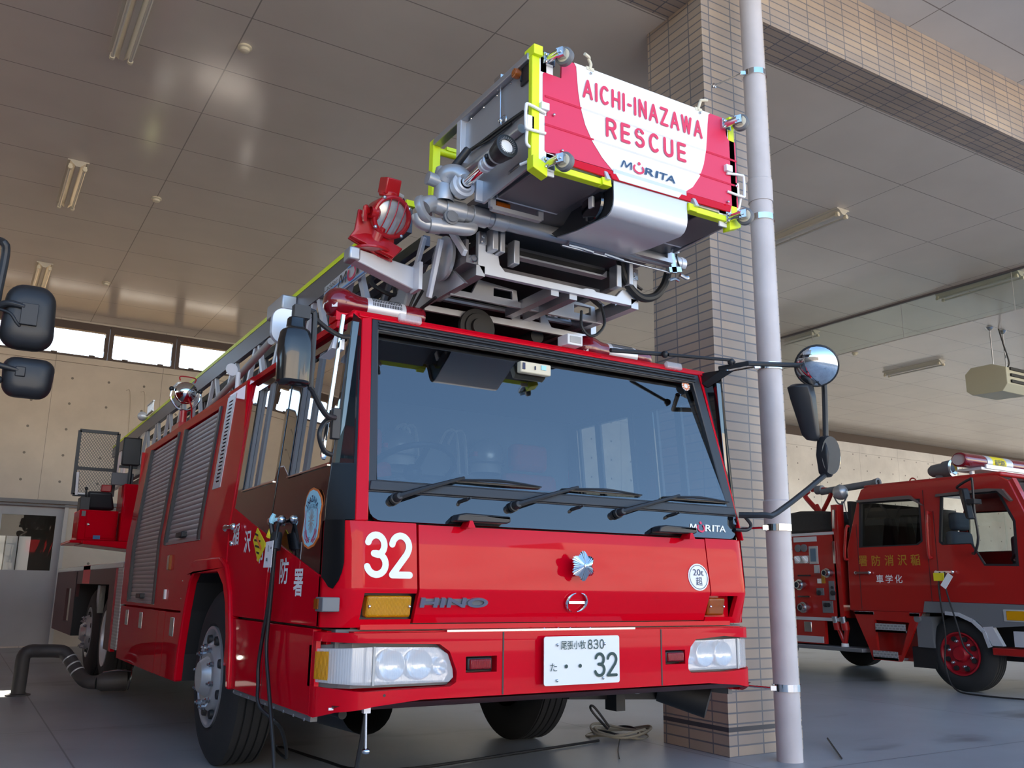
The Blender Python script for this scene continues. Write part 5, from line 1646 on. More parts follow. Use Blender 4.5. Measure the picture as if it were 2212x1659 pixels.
# side boards
for s in (0, 1):
    def xm(mm):
        if s:
            mm.mirror(1.2125)
        return mm
    m = MB(); m.plate([(-.545, 2.90), (-.12, 2.88), (-.085, 2.93), (.03, 3.02), (.42, 3.13), (.42, 3.22), (-.545, 3.17)], [[(-.46, 2.935), (-.36, 2.93), (-.36, 2.95), (-.46, 2.955)]], (.60, 0, 0), (0, 1, 0), (0, 0, 1), (-1, 0, 0), .012); ob('lower_side_board', xm(m), ALU, bk, sm=0)
    m = MB(); m.plate([(-.545, 3.19), (.085, 3.20), (.085, 3.40), (-.545, 3.42)], None, (.605, 0, 0), (0, 1, 0), (0, 0, 1), (-1, 0, 0), .010); sb_ = ob('upper_side_board', xm(m), SILVER, bk, sm=0)
    m = MB()
    for k in range(5):
        m.sphere((.602, -.5 + k * .13, 3.40), .006, 8)
    ob('rivets', xm(m), STEEL, sb_)
    m = MB(); m.bar((.60, -.56, 3.435), (.60, .43, 3.43), .05, .035); ob('top_rail', xm(m), ALU, bk, bev=.004)
    m = MB(); m.bar((.598, .105, 3.18), (.598, .105, 3.42), .045, .045); ob('board_post', xm(m), ALULT, bk, bev=.003)
    m = MB(); m.bar((.59, -.11, 2.89), (.59, -.11, 3.0), .05, .02, up=(0, 1, 0)); ob('lower_bracket', xm(m), ALULT, bk, bev=.003)
    m = MB(); m.box(.575, .62, .40, .45, 3.08, 3.45); ob('rear_yellow_post', xm(m), YEL, bk, bev=.003)
    m = MB(); m.cyl((.60, .42, 3.41), (.60, .12, 3.245), .022, n=12) if False else m.cyl((.605, .43, 3.40), (.88, .43, 3.40), .02, n=12); m.bar((.66, .42, 3.42), (.78, .42, 3.42), .03, .02); ob('rear_yellow_bar', xm(m), YEL, bk)
    m = MB(); m.box(.585, .625, -.585, -.555, 2.88, 3.465); m.hexa([(.583, -.602, 2.87), (.66, -.602, 2.84), (.66, -.55, 2.84), (.583, -.55, 2.87), (.583, -.602, 2.93), (.66, -.602, 2.90), (.66, -.55, 2.90), (.583, -.55, 2.93)]); m.box(.583, .632, -.603, -.52, 3.428, 3.478); ob('front_yellow_post', xm(m), YEL, bk, bev=.003)
    m = MB(); m.box(.625, .665, -.583, -.556, 2.88, 3.44); m.box(.63, .70, -.583, -.57, 3.36, 3.45); m.box(.63, .71, -.58, -.57, 2.86, 2.97); m.box(.625, .668, -.605, -.58, 3.165, 3.20); ob('white_corner_plate', xm(m), WHITE, bk, bev=.002)
    m = MB(); m.tube([(.655, -.59, 3.155), (.56, -.60, 3.165), (.545, -.60, 3.15), (.545, -.60, 3.06), (.56, -.60, 3.045), (.655, -.59, 3.055)], .007, 8, smooth=3); m.tube([(.56, -.59, 3.06), (.565, -.575, 2.99), (.60, -.57, 2.97), (.605, -.57, 2.93), (.58, -.50, 2.92)], .007, 8); ob('grab_handle', xm(m), LETW, bk)
    m = MB(); m.box(.562, .60, -.585, -.56, 3.06, 3.125); ob('white_sensor_box', xm(m), LETW, bk, bev=.003)
# casters at the four corners of the front
for cxx in (.695, 1.800):
    for z in (3.425, 2.905):
        ca = V((.86, .50, .05)).normalized()
        cc = V((cxx + .02, -.655, z))
        m = MB(); m.lathe([(-.016, .030), (-.018, .034), (-.012, .043), (.012, .043), (.018, .034), (.016, .030)], cc, ca, 28); cs = ob('caster_wheel', m, GREY, bk)
        m = MB(); m.lathe([(-.017, 0), (-.017, .033), (.017, .033), (.017, 0)], cc, ca, 28); ob('caster_hub', m, CREAM, cs)
        m = MB(); m.box(cxx - .055, cxx + .005, -.60, -.585, z - .025, z + .03); m.bar(cc - ca * .055, cc - ca * .022, .034, .04); m.cyl(cc - ca * .06, cc + ca * .022, .008, n=10); m.cyl((cxx - .03, -.60, z), cc - ca * .05, .018, n=12)
        for dz in (.018, -.018):
            m.sphere((cxx - .045, -.603, z + dz), .008, 8)
        ob('caster_fork', m, ZINC, cs)
# lower yellow sill, hinge tongues
for xa, xb in ((.70, 1.01), (1.49, 1.80)):
    m = MB(); m.box(xa, xb, -.595, -.555, 2.885, 2.915); m.hexa([(xb - .05 if xa < 1 else xa, -.61, 2.880), (xb + .002 if xa < 1 else xa + .05, -.61, 2.880), (xb + .002 if xa < 1 else xa + .05, -.57, 2.880), (xb - .05 if xa < 1 else xa - .002, -.57, 2.880), (xb - .05 if xa < 1 else xa, -.605, 2.92), (xb if xa < 1 else xa + .05, -.605, 2.92), (xb if xa < 1 else xa + .05, -.56, 2.92), (xb - .05 if xa < 1 else xa, -.56, 2.92)]); ob('yellow_sill', m, YEL, bk, bev=.003)
for x in (.985, 1.53):
    m = MB(); m.hexa([(x - .012, -.625, 2.905), (x + .012, -.625, 2.905), (x + .012, -.58, 2.905), (x - .012, -.58, 2.905), (x - .008, -.60, 2.955), (x + .010, -.60, 2.955), (x + .010, -.58, 2.955), (x - .008, -.58, 2.955)]); ob('hinge_tongue', m, ALULT, bk, bev=.002)
m = MB(); m.box(.66, 1.80, -.580, -.556, 2.93, 2.965); ob('white_sill', m, WHITE, bk)
# front board
FO = V((0, -.585, 0)); EX, EZ, EN = V((1, 0, 0)), V((0, 0, 1)), V((0, -1, 0))
bo_ = [(.643, 3.352), (.650, 3.362), (.745, 3.362), (.748, 3.465), (1.752, 3.468), (1.772, 3.462), (1.785, 3.37), (1.80, 3.352), (1.846, 3.35), (1.846, 2.985), (.70, 2.975), (.664, 2.968), (.655, 2.975), (.655, 3.145), (.668, 3.145), (.668, 3.185), (.655, 3.185), (.643, 3.22)]
m = MB(); m.plate(bo_, None, FO, EX, EZ, EN, .012)
fb = ob('front_board', m, PINK, bk, sm=0)
lc_ = [(.828, 3.449), (.832, 3.40), (.838, 3.33), (.851, 3.25), (.878, 3.165), (.92, 3.09), (.975, 3.025), (1.04, 2.972)]
rc_ = [(1.47, 2.972), (1.535, 3.02), (1.585, 3.09), (1.615, 3.165), (1.635, 3.25), (1.645, 3.33), (1.652, 3.40), (1.660, 3.455)]
wtp = [(.815, 3.466)] + lc_ + rc_ + [(1.672, 3.466)]
m = MB(); m.plate(wtp, None, FO + EN * .0025, EX, EZ, EN, .002); ob('white_tongue', m, LETW, fb, sm=0)
for z in (3.245, 3.105):
    m = MB(); m.hexa([(.655, -.587, z - .007), (1.846, -.587, z - .007), (1.846, -.58, z - .007), (.655, -.58, z - .007), (.655, -.592, z), (1.846, -.592, z), (1.846, -.58, z + .007), (.655, -.58, z + .007)])
    ob('pressed_rib', m, PINK, fb)
    xs_ = [(a, b) for a, b in lc_ if abs(b - z) < .08]
    xl = min(lc_, key=lambda p: abs(p[1] - z))[0] + .004
    xr = min(rc_, key=lambda p: abs(p[1] - z))[0] - .004
    m = MB(); m.hexa([(xl, -.588, z - .007), (xr, -.588, z - .007), (xr, -.58, z - .007), (xl, -.58, z - .007), (xl, -.5932, z), (xr, -.5932, z), (xr, -.58, z + .007), (xl, -.58, z + .007)]); ob('white_rib', m, LETW, fb)
m = MB(); m.plate([(.72, 2.97), (1.80, 2.985), (1.775, 2.94), (1.55, 2.935), (1.55, 2.955), (1.515, 2.955), (1.505, 2.93), (1.02, 2.925), (1.015, 2.95), (.975, 2.95), (.975, 2.925), (.735, 2.93)], None, (0, -.5905 - .35 * 2.965, 0), EX, V((0, .35, 1)), V((0, -1, .35)), .006)
m.mi = 0; ob('lower_flange', m, RED, fb, sm=0)
m = MB(); m.plate([(1.045, 2.972), (1.468, 2.974), (1.425, 2.93), (1.06, 2.927)], None, (0, -.593 - .35 * 2.965, 0), EX, V((0, .35, 1)), V((0, -1, .35)), .004); ob('white_flange', m, LETW, fb, sm=0)
ZT = EN * .0062
m = MB()
m.stroke([[(a, b + .0 * a) for a, b in ln] for ln in word('AICHI-INAZAWA', .735, .085, .36)], FO + V((.868, 0, 3.307)) + ZT, EX, EZ, EN, .0145, .001)
m.stroke([[(a, b) for a, b in ln] for ln in word('RESCUE', .485, .085, .46)], FO + V((1.002, 0, 3.146)) + ZT, EX, EZ, EN, .0165, .001)
ob('board_lettering', m, LTRED, fb, sm=0)
m = MB(); morita(m, FO + V((1.075, 0, 3.024)) + ZT, EX, EZ, EN, .345, .052, 0, 1, slant=.2); ob('maker_word', m, [mat('navy_vinyl', (.02, .07, .16, 1), .5), LTRED], fb, sm=0)
for a, b in ((.91, 3.44), (1.60, 3.445), (1.19, 3.22), (.70, 3.16), (.745, 2.995), (1.83, 3.10), (1.77, 2.997)):
    m = MB(); m.sphere((a, -.592, b), .007, 10, axis=(0, -1, 0)); ob('board_screw', m, STEEL, fb)
for a, e in ((.905, -1), (1.59, 1)):
    m = MB(); m.tube([(a, -.585, 3.462), (a + .005, -.59, 3.485), (a + .010 * e, -.595, 3.505), (a + .012 * -e * -1, -.60, 3.512), (a + .045 * e, -.61, 3.515)], .008, 8, smooth=4); m.box(a - .02, a + .025, -.59, -.57, 3.455, 3.472); ob('board_hook', m, CREAM, fb)
# silver chute under the board
m = MB()
pf = [(-.592, 2.985), (-.594, 2.83), (-.588, 2.80), (-.57, 2.775), (-.54, 2.762), (-.30, 2.775), (-.12, 2.80), (-.05, 2.84)]
R = [m.verts([(1.035, y, z), (1.487, y, z)]) for y, z in pf]
for A, B in zip(R, R[1:]):
    m._f([A[0], A[1], B[1], B[0]])
R2 = [m.verts([(1.035, y + .006, z + .006), (1.487, y + .006, z + .006)]) for y, z in pf]
for A, B in zip(R2, R2[1:]):
    m._f([A[0], B[0], B[1], A[1]])
ch = ob('silver_chute', m, ALULT, bk, sm=45)
m = MB(); m.plate([(-.585, 2.955), (-.585, 2.82), (-.55, 2.775), (-.28, 2.785), (-.10, 2.81), (-.05, 2.85), (-.16, 2.86), (-.30, 2.95)], None, (1.05, 0, 0), (0, 1, 0), (0, 0, 1), (-1, 0, 0), .01); ob('chute_cheek', m, BPLAS, ch)
m = MB(); m.lathe([(0, .085), (.012, .08), (.016, .05), (.018, 0)], (1.044, -.42, 2.865), (-1, 0, 0), 28); ob('winch_motor', m, BGLOSS, ch)
m = MB(); m.box(1.018, 1.03, -.445, -.415, 2.845, 2.90); ob('motor_label', m, LETW, ch)
# hanging frame with amber lamp under the floor
m = MB()
for a, b in (((.62, -.17, 2.845), (.90, -.17, 2.845)), ((.625, -.17, 2.845), (.625, -.17, 2.90)), ((.90, -.17, 2.845), (.90, -.17, 2.90)), ((1.50, -.05, 2.86), (1.86, -.05, 2.86)), ((1.84, -.05, 2.86), (1.84, -.05, 2.92))):
    m.bar(a, b, .03, .022)
ob('lamp_cage', m, ALU, bk)
m = MB(); m.box(.66, .74, -.155, -.10, 2.855, 2.90); ob('amber_beacon', m, AMBERD, bk, bev=.006)
m = MB(); m.lathe([(0, 0), (0, .022), (.015, .025), (.03, .022), (.04, 0)], (.592, -.46, 3.395), (-1, 0, 0), 18); ob('amber_side_lamp', m, AMBERD, bk)
m = MB(); m.box(.594, .603, -.545, -.47, 3.33, 3.43); m.tube([(.592, -.475, 3.435), (.592, -.475, 3.36), (.59, -.48, 3.355)], .004, 6); ob('black_label_plate', m, BPLAS, bk)
m = MB(); m.cyl((.59, -.295, 3.235), (.592, -.29, 3.47), .004, n=8); m.box(.58, .60, -.31, -.25, 3.455, 3.475); m.torus((.588, -.33, 3.22), (1, 0, 0), .025, .004, 20, 6); m.sphere((.59, -.30, 3.235), .014, 10); ob('lock_pin_rod', m, ZINC, bk)
m = MB(); m.tube([(.592, -.50, 3.185), (.588, -.30, 3.195), (.586, -.10, 3.20), (.588, .05, 3.215)], .009, 8); m.tube([(.590, -.40, 3.175), (.585, -.20, 3.178), (.588, -.05, 3.205)], .006, 8); ob('harness', m, CABLE, bk)
m = MB(); m.cyl((.585, -.50, 3.10), (.585, .30, 3.11), .022, n=12); ob('side_tube', m, ALU, bk)

# water pipe, elbow, monitor nozzle
PZ = lambda x: 2.862 + .016 * (x - .4)
m = MB()
m.cyl((.47, 0, PZ(.47)), (1.90, 0, PZ(1.9)), .040, n=24)
pipe = ob('water_pipe', m, SILVER, bk)
for xa, xb, r in ((.45, .56, .050), (.60, .69, .050), (.72, .80, .048), (1.17, 1.43, .056), (1.89, 1.93, .042)):
    m = MB(); m.cyl((xa, 0, PZ(xa)), (xb, 0, PZ(xb)), r, n=24); ob('pipe_sleeve', m, SILVER, pipe, bev=.003)
m = MB(); m.cyl((1.93, 0, 2.885), (1.99, 0, 2.886), .037, n=24); m.cyl((1.955, 0, 2.885), (1.975, 0, 2.886), .040, n=24); ob('pipe_end_coupling', m, ALULT, pipe)
m = MB(); m.bar((1.86, -.045, 2.92), (1.88, -.045, 2.80), .02, .035); m.bar((1.84, -.04, 2.81), (1.93, -.04, 2.83), .03, .03); m.tube([(1.93, -.04, 2.80), (1.97, -.04, 2.79), (1.99, -.04, 2.795)], .012, 8); m.tube([(1.86, -.03, 2.76), (1.90, -.03, 2.775), (1.93, -.03, 2.77)], .009, 6); ob('drain_valve', m, ZINC, pipe)
m = MB(); m.torus((1.96, -.02, 2.90), (.4, -1, .1), .055, .005, 24, 6, a0=-1.2, a1=2.2); ob('wire_loop', m, CABLE, pipe)
m = MB(); m.tube([(.47, 0, PZ(.47)), (.40, 0, 2.873), (.36, -.01, 2.86), (.335, -.015, 2.835)], .041, 16); m.lathe([(0, .07), (.012, .075), (.03, .072), (.035, .04)], (.335, .0, 2.82), (.5, -.7, .25), 28); el = ob('pipe_elbow', m, SILVER, pipe)
m = MB(); m.tube([(.315, .0, 2.80), (.33, .0, 2.765), (.38, .0, 2.758), (.48, .0, 2.772), (.57, .0, 2.782), (.61, .01, 2.80), (.635, .05, 2.84)], .033, 14); m.lathe([(0, .040), (.06, .040)], (.37, 0, 2.760), (1, 0, .1), 20); ob('lower_pipe', m, SILVER, pipe)
m = MB(); m.lathe([(0, .036), (.02, .038), (.022, .030), (.03, .028), (.03, .0)], (.475, -.02, 2.812), (0, -1, 0), 24); ob('pressure_gauge', m, GREY, pipe)
m = MB(); m.cyl((1.1, -.07, 2.79), (1.85, -.04, 2.80), .006, n=8); m.tube([(1.15, -.06, 2.805), (1.22, -.07, 2.80), (1.3, -.07, 2.795)], .010, 8); m.tube([(1.38, -.06, 2.805), (1.44, -.07, 2.795), (1.5, -.07, 2.79)], .010, 8); ob('thin_pressure_lines', m, ZINC, pipe)
# monitor body
m = MB(); m.lathe([(0, .050), (.02, .052), (.07, .05), (.09, .043), (.12, .043)], (.44, -.02, 2.885), (0, 0, 1), 24); m.tube([(.44, -.02, 2.99), (.45, -.04, 3.02), (.48, -.07, 3.02), (.51, -.10, 2.985), (.505, -.12, 2.96)], [.05, .052, .05, .045, .04], 16); m.lathe([(0, .04), (.04, .03), (.06, .02), (.065, 0)], (.44, 0.0, 3.02), (-.2, .2, 1), 16); m.cyl((.36, -.02, 2.99), (.44, -.02, 2.98), .032); m.lathe([(0, .033), (.012, .033), (.012, .02), (.02, .0)], (.36, -.02, 2.99), (-1, 0, .1), 18)
mo = ob('monitor_body', m, SILVER, bk)
m = MB(); m.lathe([(0, 0), (0, .022), (.17, .020), (.18, .015), (.182, 0)], (.475, .03, 3.045), (.35, -.62, .70), 16); ob('black_grip', m, BPLAS, mo)
na, nd = V((.500, -.10, 2.955)), V((.03, -1, .10)).normalized()
m = MB(); m.lathe([(-.03, 0), (-.03, .055), (0, .060), (.012, .060), (.014, .045), (.03, .04), (.032, .03)], na, nd, 28); ob('nozzle_flange', m, ALULT, mo)
m = MB(); m.lathe([(-.035, .056), (-.045, .056), (-.06, .045)], na, nd, 28); ob('nozzle_collar', m, BPLAS, mo)
m = MB(); m.lathe([(.02, .025), (.20, .025), (.20, 0)], na, nd, 24); ob('nozzle_barrel', m, CHROME, mo)
m = MB(); m.lathe([(.19, .028), (.20, .034), (.215, .034), (.22, .030), (.235, .030), (.24, .036), (.25, .036), (.255, .031), (.265, .031)], na, nd, 24); ob('nozzle_rings', m, ALULT, mo)
m = MB(); m.lathe([(.262, .033), (.30, .034), (.305, .038)], na, nd, 24); m.sphere(na + nd * .28 + V((-.035, 0, 0)), .012, 10); ob('nozzle_sleeve', m, BPLAS, mo)
m = MB(); m.lathe([(.30, .040), (.315, .042)], na, nd, 24); ob('nozzle_white_ring', m, LGREY, mo)
m = MB(); m.lathe([(.315, .044), (.35, .050), (.375, .056), (.40, .056), (.402, .040), (.385, .036)], na, nd, 32); hd_ = ob('nozzle_head', m, BPLAS, mo)
d_, uu, ww = MB().frame_of(nd)
m = MB()
for i in range(26):
    a = 2 * PI * i / 26
    r_d = uu * math.cos(a) + ww * math.sin(a)
    m.obox(na + nd * .398 + r_d * .038, (.010, .004, .012), (r_d, nd.cross(r_d), nd))
ob('nozzle_teeth', m, GREY, hd_)
m = MB(); m.lathe([(.385, .037), (.392, .033), (.396, 0)], na, nd, 28); ob('nozzle_disc', m, LETW, hd_)

# -------- spotlights and rods on the body roof
m = MB(); m.box(.10, .22, 4.2, 4.5, 2.345, 2.40); m.cyl((.155, 4.33, 2.39), (.155, 4.33, 2.52), .032); po = ob('spotlight_post', m, RLAMP, TR)
m = MB(); m.torus((.155, 4.30, 2.66), (0, 1, 0), .115, .009, 24, 8, a0=2.3, a1=5.55) if False else m.tube([(.04, 4.31, 2.69), (.035, 4.31, 2.62), (.09, 4.31, 2.545), (.155, 4.31, 2.52), (.22, 4.31, 2.545), (.275, 4.31, 2.62), (.27, 4.31, 2.69)], .009, 8); ob('spotlight_yoke', m, CHROME, po)
m = MB(); m.sphere((.155, 4.31, 2.675), .098, 24); ob('spotlight_bowl', m, CHROME, po)
m = MB(); m.sphere((.035, 4.31, 2.70), .022, 10); m.sphere((.275, 4.31, 2.70), .022, 10); ob('yoke_knob', m, BPLAS, po)
m = MB(); m.tube([(.10, 4.31, 2.78), (.10, 4.30, 2.815), (.22, 4.30, 2.81), (.22, 4.31, 2.77)], .006, 6); m.tube([(.165, 4.24, 2.62), (.20, 4.24, 2.54), (.215, 4.28, 2.44)], .007, 6); ob('spotlight_handle', m, RLAMP, po)
m = MB(); m.cyl((.30, 4.1, 2.50), (.30, 2.3, 2.70), .026, n=12); ob('pike_pole', m, LGREY, TR)
m = MB(); m.lathe([(0, 0), (0, .045), (.01, .045), (.03, .03), (.035, 0)], (.13, 2.62, 2.54), (-.3, 1, 0), 22); m.cyl((.17, 2.6, 2.36), (.17, 2.6, 2.52), .016, n=10); ob('round_roof_lamp', m, LETW, TR)

# -------- turntable operator's station at the rear
OPX = TR
m = MB(); m.box(-.215, .60, 8.55, 9.7, 1.53, 1.565); m.hexa([(-.08, 8.5, 1.52), (.55, 8.5, 1.46), (.55, 9.4, 1.46), (-.08, 9.4, 1.52), (-.08, 8.5, 1.565), (.55, 8.5, 1.565), (.55, 9.4, 1.565), (-.08, 9.4, 1.565)])
op = ob('operator_station', m, RED, TR, bev=.01)
m = MB(); m.box(-.14, .305, 8.6, 9.2, 1.565, 1.94); ob('control_cabinet', m, RED, op, bev=.012)
m = MB(); m.box(-.055, .29, 8.592, 8.6, 1.60, 1.91); cd_ = ob('cabinet_door', m, RED, op, bev=.004)
m = MB(); m.sphere((-.03, 8.588, 1.76), .022, 12); ob('door_knob', m, CHROME, cd_)
m = MB(); m.box(.04, .12, 8.584, 8.592, 1.585, 1.63); ob('blue_notice', m, mat('blue_notice_vinyl', (.04, .16, .35, 1), .5), cd_)
m = MB(); m.box(-.115, -.07, 8.590, 8.6, 1.86, 1.925); ob('grey_plug_cap', m, GREY, op)
m = MB(); m.box(.325, .50, 8.5, 9.0, 1.565, 2.28); ob('tall_red_housing', m, RED, op, bev=.015)
m = MB(); m.plate([(.35, 1.72), (.46, 1.72), (.47, 1.74), (.49, 2.06), (.47, 2.10), (.36, 2.10)], None, (0, 8.495, 0), (1, 0, 0), (0, 0, 1), (0, -1, 0), .004); ob('housing_door', m, RED, op)
m = MB(); m.hexa([(-.05, 8.72, 1.96), (.27, 8.72, 1.96), (.27, 9.15, 1.96), (-.05, 9.15, 1.96), (-.06, 8.66, 2.17), (.22, 8.66, 2.17), (.20, 8.78, 2.19), (-.06, 8.78, 2.19)]); ob('operator_seat', m, BPLAS, op, bev=.03, seg=3)
m = MB(); m.box(-.14, -.03, 8.65, 8.95, 1.94, 2.10); m.cyl((-.08, 8.7, 2.1), (-.085, 8.68, 2.20), .012, n=8); m.sphere((-.085, 8.68, 2.205), .022, 10); ob('joystick_console', m, BPLAS, op, bev=.02)
m = MB(); m.box(.10, .22, 8.8, 8.9, 2.19, 2.28); ob('red_hand_lamp', m, RLAMP, op, bev=.01)
m = MB(); m.box(.27, .49, 8.55, 8.62, 2.52, 2.875); sc_ = ob('control_screen', m, BPLAS, op, bev=.015)
m = MB(); m.cyl((.39, 8.6, 2.28), (.39, 8.6, 2.53), .024, n=12); m.box(.26, .48, 8.6, 8.66, 2.49, 2.52); ob('screen_post', m, BPLAS, sc_)
m = MB(); m.box(.20, .46, 8.75, 8.80, 2.28, 2.44); ob('second_screen', m, GREY, op, bev=.01)
# expanded metal guard
m = MB(); gx0, gx1, gz0, gz1, gy_ = -.205, .26, 2.15, 2.975, 9.0
pts_f = [((gx0, gz0), (gx0, gz1)), ((gx1, gz0), (gx1, gz1)), ((gx0, gz1), (gx1, gz1)), ((gx0, gz0), (gx1, gz0)), ((gx0, 2.49), (gx1, 2.49))]
for (a, b), (c, d) in pts_f:
    m.bar((a, gy_, b), (c, gy_, d), .04, .035 if b != 2.49 else .018, up=(0, 1, 0))
gf = ob('mesh_guard_frame', m, BPLAS, op)
m = MB(); step_ = .034
i = -40
while i < 40:
    for sg2 in (1, -1):
        # clip the diagonal lines x - x0 = sg * (z - zc) * .8 to the frame
        P = []
        for t in range(61):
            z = gz0 + (gz1 - gz0) * t / 60
            x = (gx0 + gx1) / 2 + i * step_ + sg2 * (z - (gz0 + gz1) / 2) * .75
            if gx0 <= x <= gx1:
                P.append((x, z))
        if len(P) > 1:
            m.bar((P[0][0], gy_, P[0][1]), (P[-1][0], gy_, P[-1][1]), .006, .006, up=(0, 1, 0))
    i += 1
me_ = ob('expanded_mesh', m, GREY, gf, sm=0)
m = MB(); m.bar((-.17, 8.9, 2.14), (-.185, 8.85, 2.42), .03, .03); m.bar((-.17, 8.8, 2.15), (-.03, 8.8, 2.15), .02, .02); ob('white_guard_strip', m, LETW, op)

# ================================================================ CHEMICAL FIRE ENGINE IN THE RIGHT BAY
EX0 = 8.3
EG = thing('chemical_fire_engine', 'red crew cab fire engine with gold lettering parked in the right bay', 'fire truck', (9.45, 4.5, 0))
def es(outer, holes, depth=.05, x=EX0, right=False):
    mm = MB(); mm.plate(outer, holes, (x, 0, 0), (0, 1, 0), (0, 0, 1), (-1, 0, 0), depth)
    if right:
        mm.mirror(9.45)
    return mm
rw = [(3.83, 1.615), (3.03, 1.62), (2.965, 1.66), (2.955, 2.145), (3.78, 2.16)]
fw = [(2.735, 1.64), (2.70, 1.61), (2.36, 1.61), (2.23, 1.375), (1.86, 1.365), (1.845, 1.83), (1.99, 2.165), (2.67, 2.165)]
cabo = [(4.05, .84), (3.02, .84), (2.99, .97), (1.50, .95), (1.52, 1.4), (1.86, 2.27), (2.0, 2.345), (3.62, 2.37), (3.76, 2.33), (3.82, 2.22), (4.03, 1.6)]
for rt in (False, True):
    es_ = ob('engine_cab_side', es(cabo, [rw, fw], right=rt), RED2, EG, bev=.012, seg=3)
    for w_, g in ((rw, .02), (fw, .02)):
        m = MB(); m.poly([(EX0 + .03, a, b) for a, b in w_])
        if rt:
            m.mirror(9.45)
        ob('window_pane', m, SGLASS if w_ is rw else PANE, es_, recalc=False)
        cy_ = sum(p[0] for p in w_) / len(w_); cz_ = sum(p[1] for p in w_) / len(w_)
        m = MB(); m.plate([(cy_ + (a - cy_) * 1.03, cz_ + (b - cz_) * 1.03) for a, b in w_], [[(cy_ + (a - cy_) * .965, cz_ + (b - cz_) * .965) for a, b in w_]], (EX0 - .003, 0, 0), (0, 1, 0), (0, 0, 1), (-1, 0, 0), .03)
        if rt:
            m.mirror(9.45)
        ob('window_seal', m, BPLAS, es_, sm=0)
    if rt:
        continue
    for pts in ([(3.80, 2.165), (3.05, 2.155), (2.90, 2.07), (2.925, 2.09), (3.06, 2.20), (3.79, 2.195)], [(2.72, 2.155), (2.70, 2.185), (2.10, 2.20), (1.92, 2.18), (1.83, 2.05), (1.85, 2.04), (1.98, 2.165)]):
        m = MB(); m.plate(pts, None, (EX0 - .05, 0, 0), (0, 1, 0), (0, 0, 1), (-1, 0, 0), .05); ob('smoked_visor', m, mat('smoked_visor_%d' % len(pts), (.12, .09, .08, 1), .25), es_, sm=0)
    for y0_, y1_ in ((3.03, 2.84),):
        m = MB(); m.box(EX0 - .003, EX0 + .01, 2.895, 2.903, .86, 2.25); m.box(EX0 - .003, EX0 + .01, 2.785, 2.793, .97, 2.0); m.box(EX0 - .003, EX0 + .01, 3.86, 3.868, .86, 1.9); ob('door_seams', m, DRED, es_)
    for hy in (3.80, 2.70):
        m = MB(); m.bar((EX0 - .035, hy - .10, 1.30), (EX0 - .035, hy + .10, 1.30), .03, .025)
        for e in (-1, 1):
            m.sphere((EX0 - .025, hy + e * .10, 1.30), .025, 12)
        ob('door_handle', m, CHROME, es_)
    for ya, za, yb, zb in ((2.84, 1.95, 2.86, 1.50), (3.98, 1.85, 4.03, 1.50)):
        m = MB(); m.tube([(EX0, ya, za + .03), (EX0 - .05, ya, za), (EX0 - .05, yb, zb), (EX0, yb, zb - .03)], .016, 8, smooth=3); ob('grab_bar', m, RED2, es_)
    m = MB()
    for ch, y in zip('署防消沢稲', (3.80, 3.61, 3.425, 3.245, 3.07)):
        m.text(ch, (EX0 - .001, y, 1.445), SU, SVV, SN, fit=(.125, .13), off=.015)
    ob('gold_lettering', m, GOLD, es_, sm=0)
    m = MB()
    for ch, y in zip('車学化', (3.575, 3.445, 3.315)):
        m.text(ch, (EX0 - .001, y, 1.225), SU, SVV, SN, fit=(.10, .10), off=.012)
    ob('white_lettering', m, LETW, es_, sm=0)
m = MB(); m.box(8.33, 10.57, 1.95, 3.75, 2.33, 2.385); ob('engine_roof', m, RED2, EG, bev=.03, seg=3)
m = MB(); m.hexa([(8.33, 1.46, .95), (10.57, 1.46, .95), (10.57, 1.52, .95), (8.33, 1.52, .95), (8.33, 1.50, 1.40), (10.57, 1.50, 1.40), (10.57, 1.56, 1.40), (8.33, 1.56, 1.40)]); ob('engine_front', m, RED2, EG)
m = MB(); m.poly([(8.40, 1.53, 1.42), (10.5, 1.53, 1.42), (10.45, 1.88, 2.27), (8.45, 1.88, 2.27)]); ob('engine_windscreen', m, WGLASS, EG, recalc=False)
m = MB()
for X in (8.36, 10.54):
    m.bar((X, 1.51, 1.40), (X, 1.87, 2.28), .08, .09)
ob('windscreen_pillars', m, RED2, EG)
m = MB(); m.box(8.33, 10.57, 3.95, 4.0, .9, 2.2); m.box(8.33, 10.57, 1.55, 4.0, .9, .95); m.box(8.4, 10.5, 1.6, 1.9, 1.0, 1.38); ob('engine_cab_inside', m, DARK, EG)
for x in (8.75, 10.1):
    m = MB(); m.box(x - .22, x + .22, 2.35, 2.75, 1.05, 1.3); m.hexa([(x - .22, 2.68, 1.2), (x + .22, 2.68, 1.2), (x + .22, 2.85, 1.2), (x - .22, 2.85, 1.2), (x - .2, 2.72, 1.78), (x + .2, 2.72, 1.78), (x + .2, 2.85, 1.78), (x - .2, 2.85, 1.78)]); sx_ = ob('engine_seat', m, SEATG, EG, bev=.05, seg=3)
    m = MB(); m.box(x - .13, x + .13, 2.70, 2.83, 1.79, 2.0); ob('headrest', m, SEATG, sx_, bev=.04, seg=3)
for i, (y, z) in enumerate(((3.62, 1.60), (3.40, 1.62), (3.15, 1.62))):
    m = MB(); m.hexa([(8.55, y - .09, z), (8.75, y - .09, z), (8.75, y + .09, z), (8.55, y + .09, z), (8.58, y - .05, z + .38), (8.70, y - .05, z + .38), (8.70, y + .05, z + .38), (8.58, y + .05, z + .38)]); ob('hanging_coat', m, [TARP, mat('khaki_coat', (.10, .085, .06, 1), .85), TARP][i], EG, bev=.03)
m = MB(); m.torus((8.8, 1.98, 1.52), (0, .5, 1), .21, .016, 28, 8); ob('engine_steering_wheel', m, BPLAS, EG)
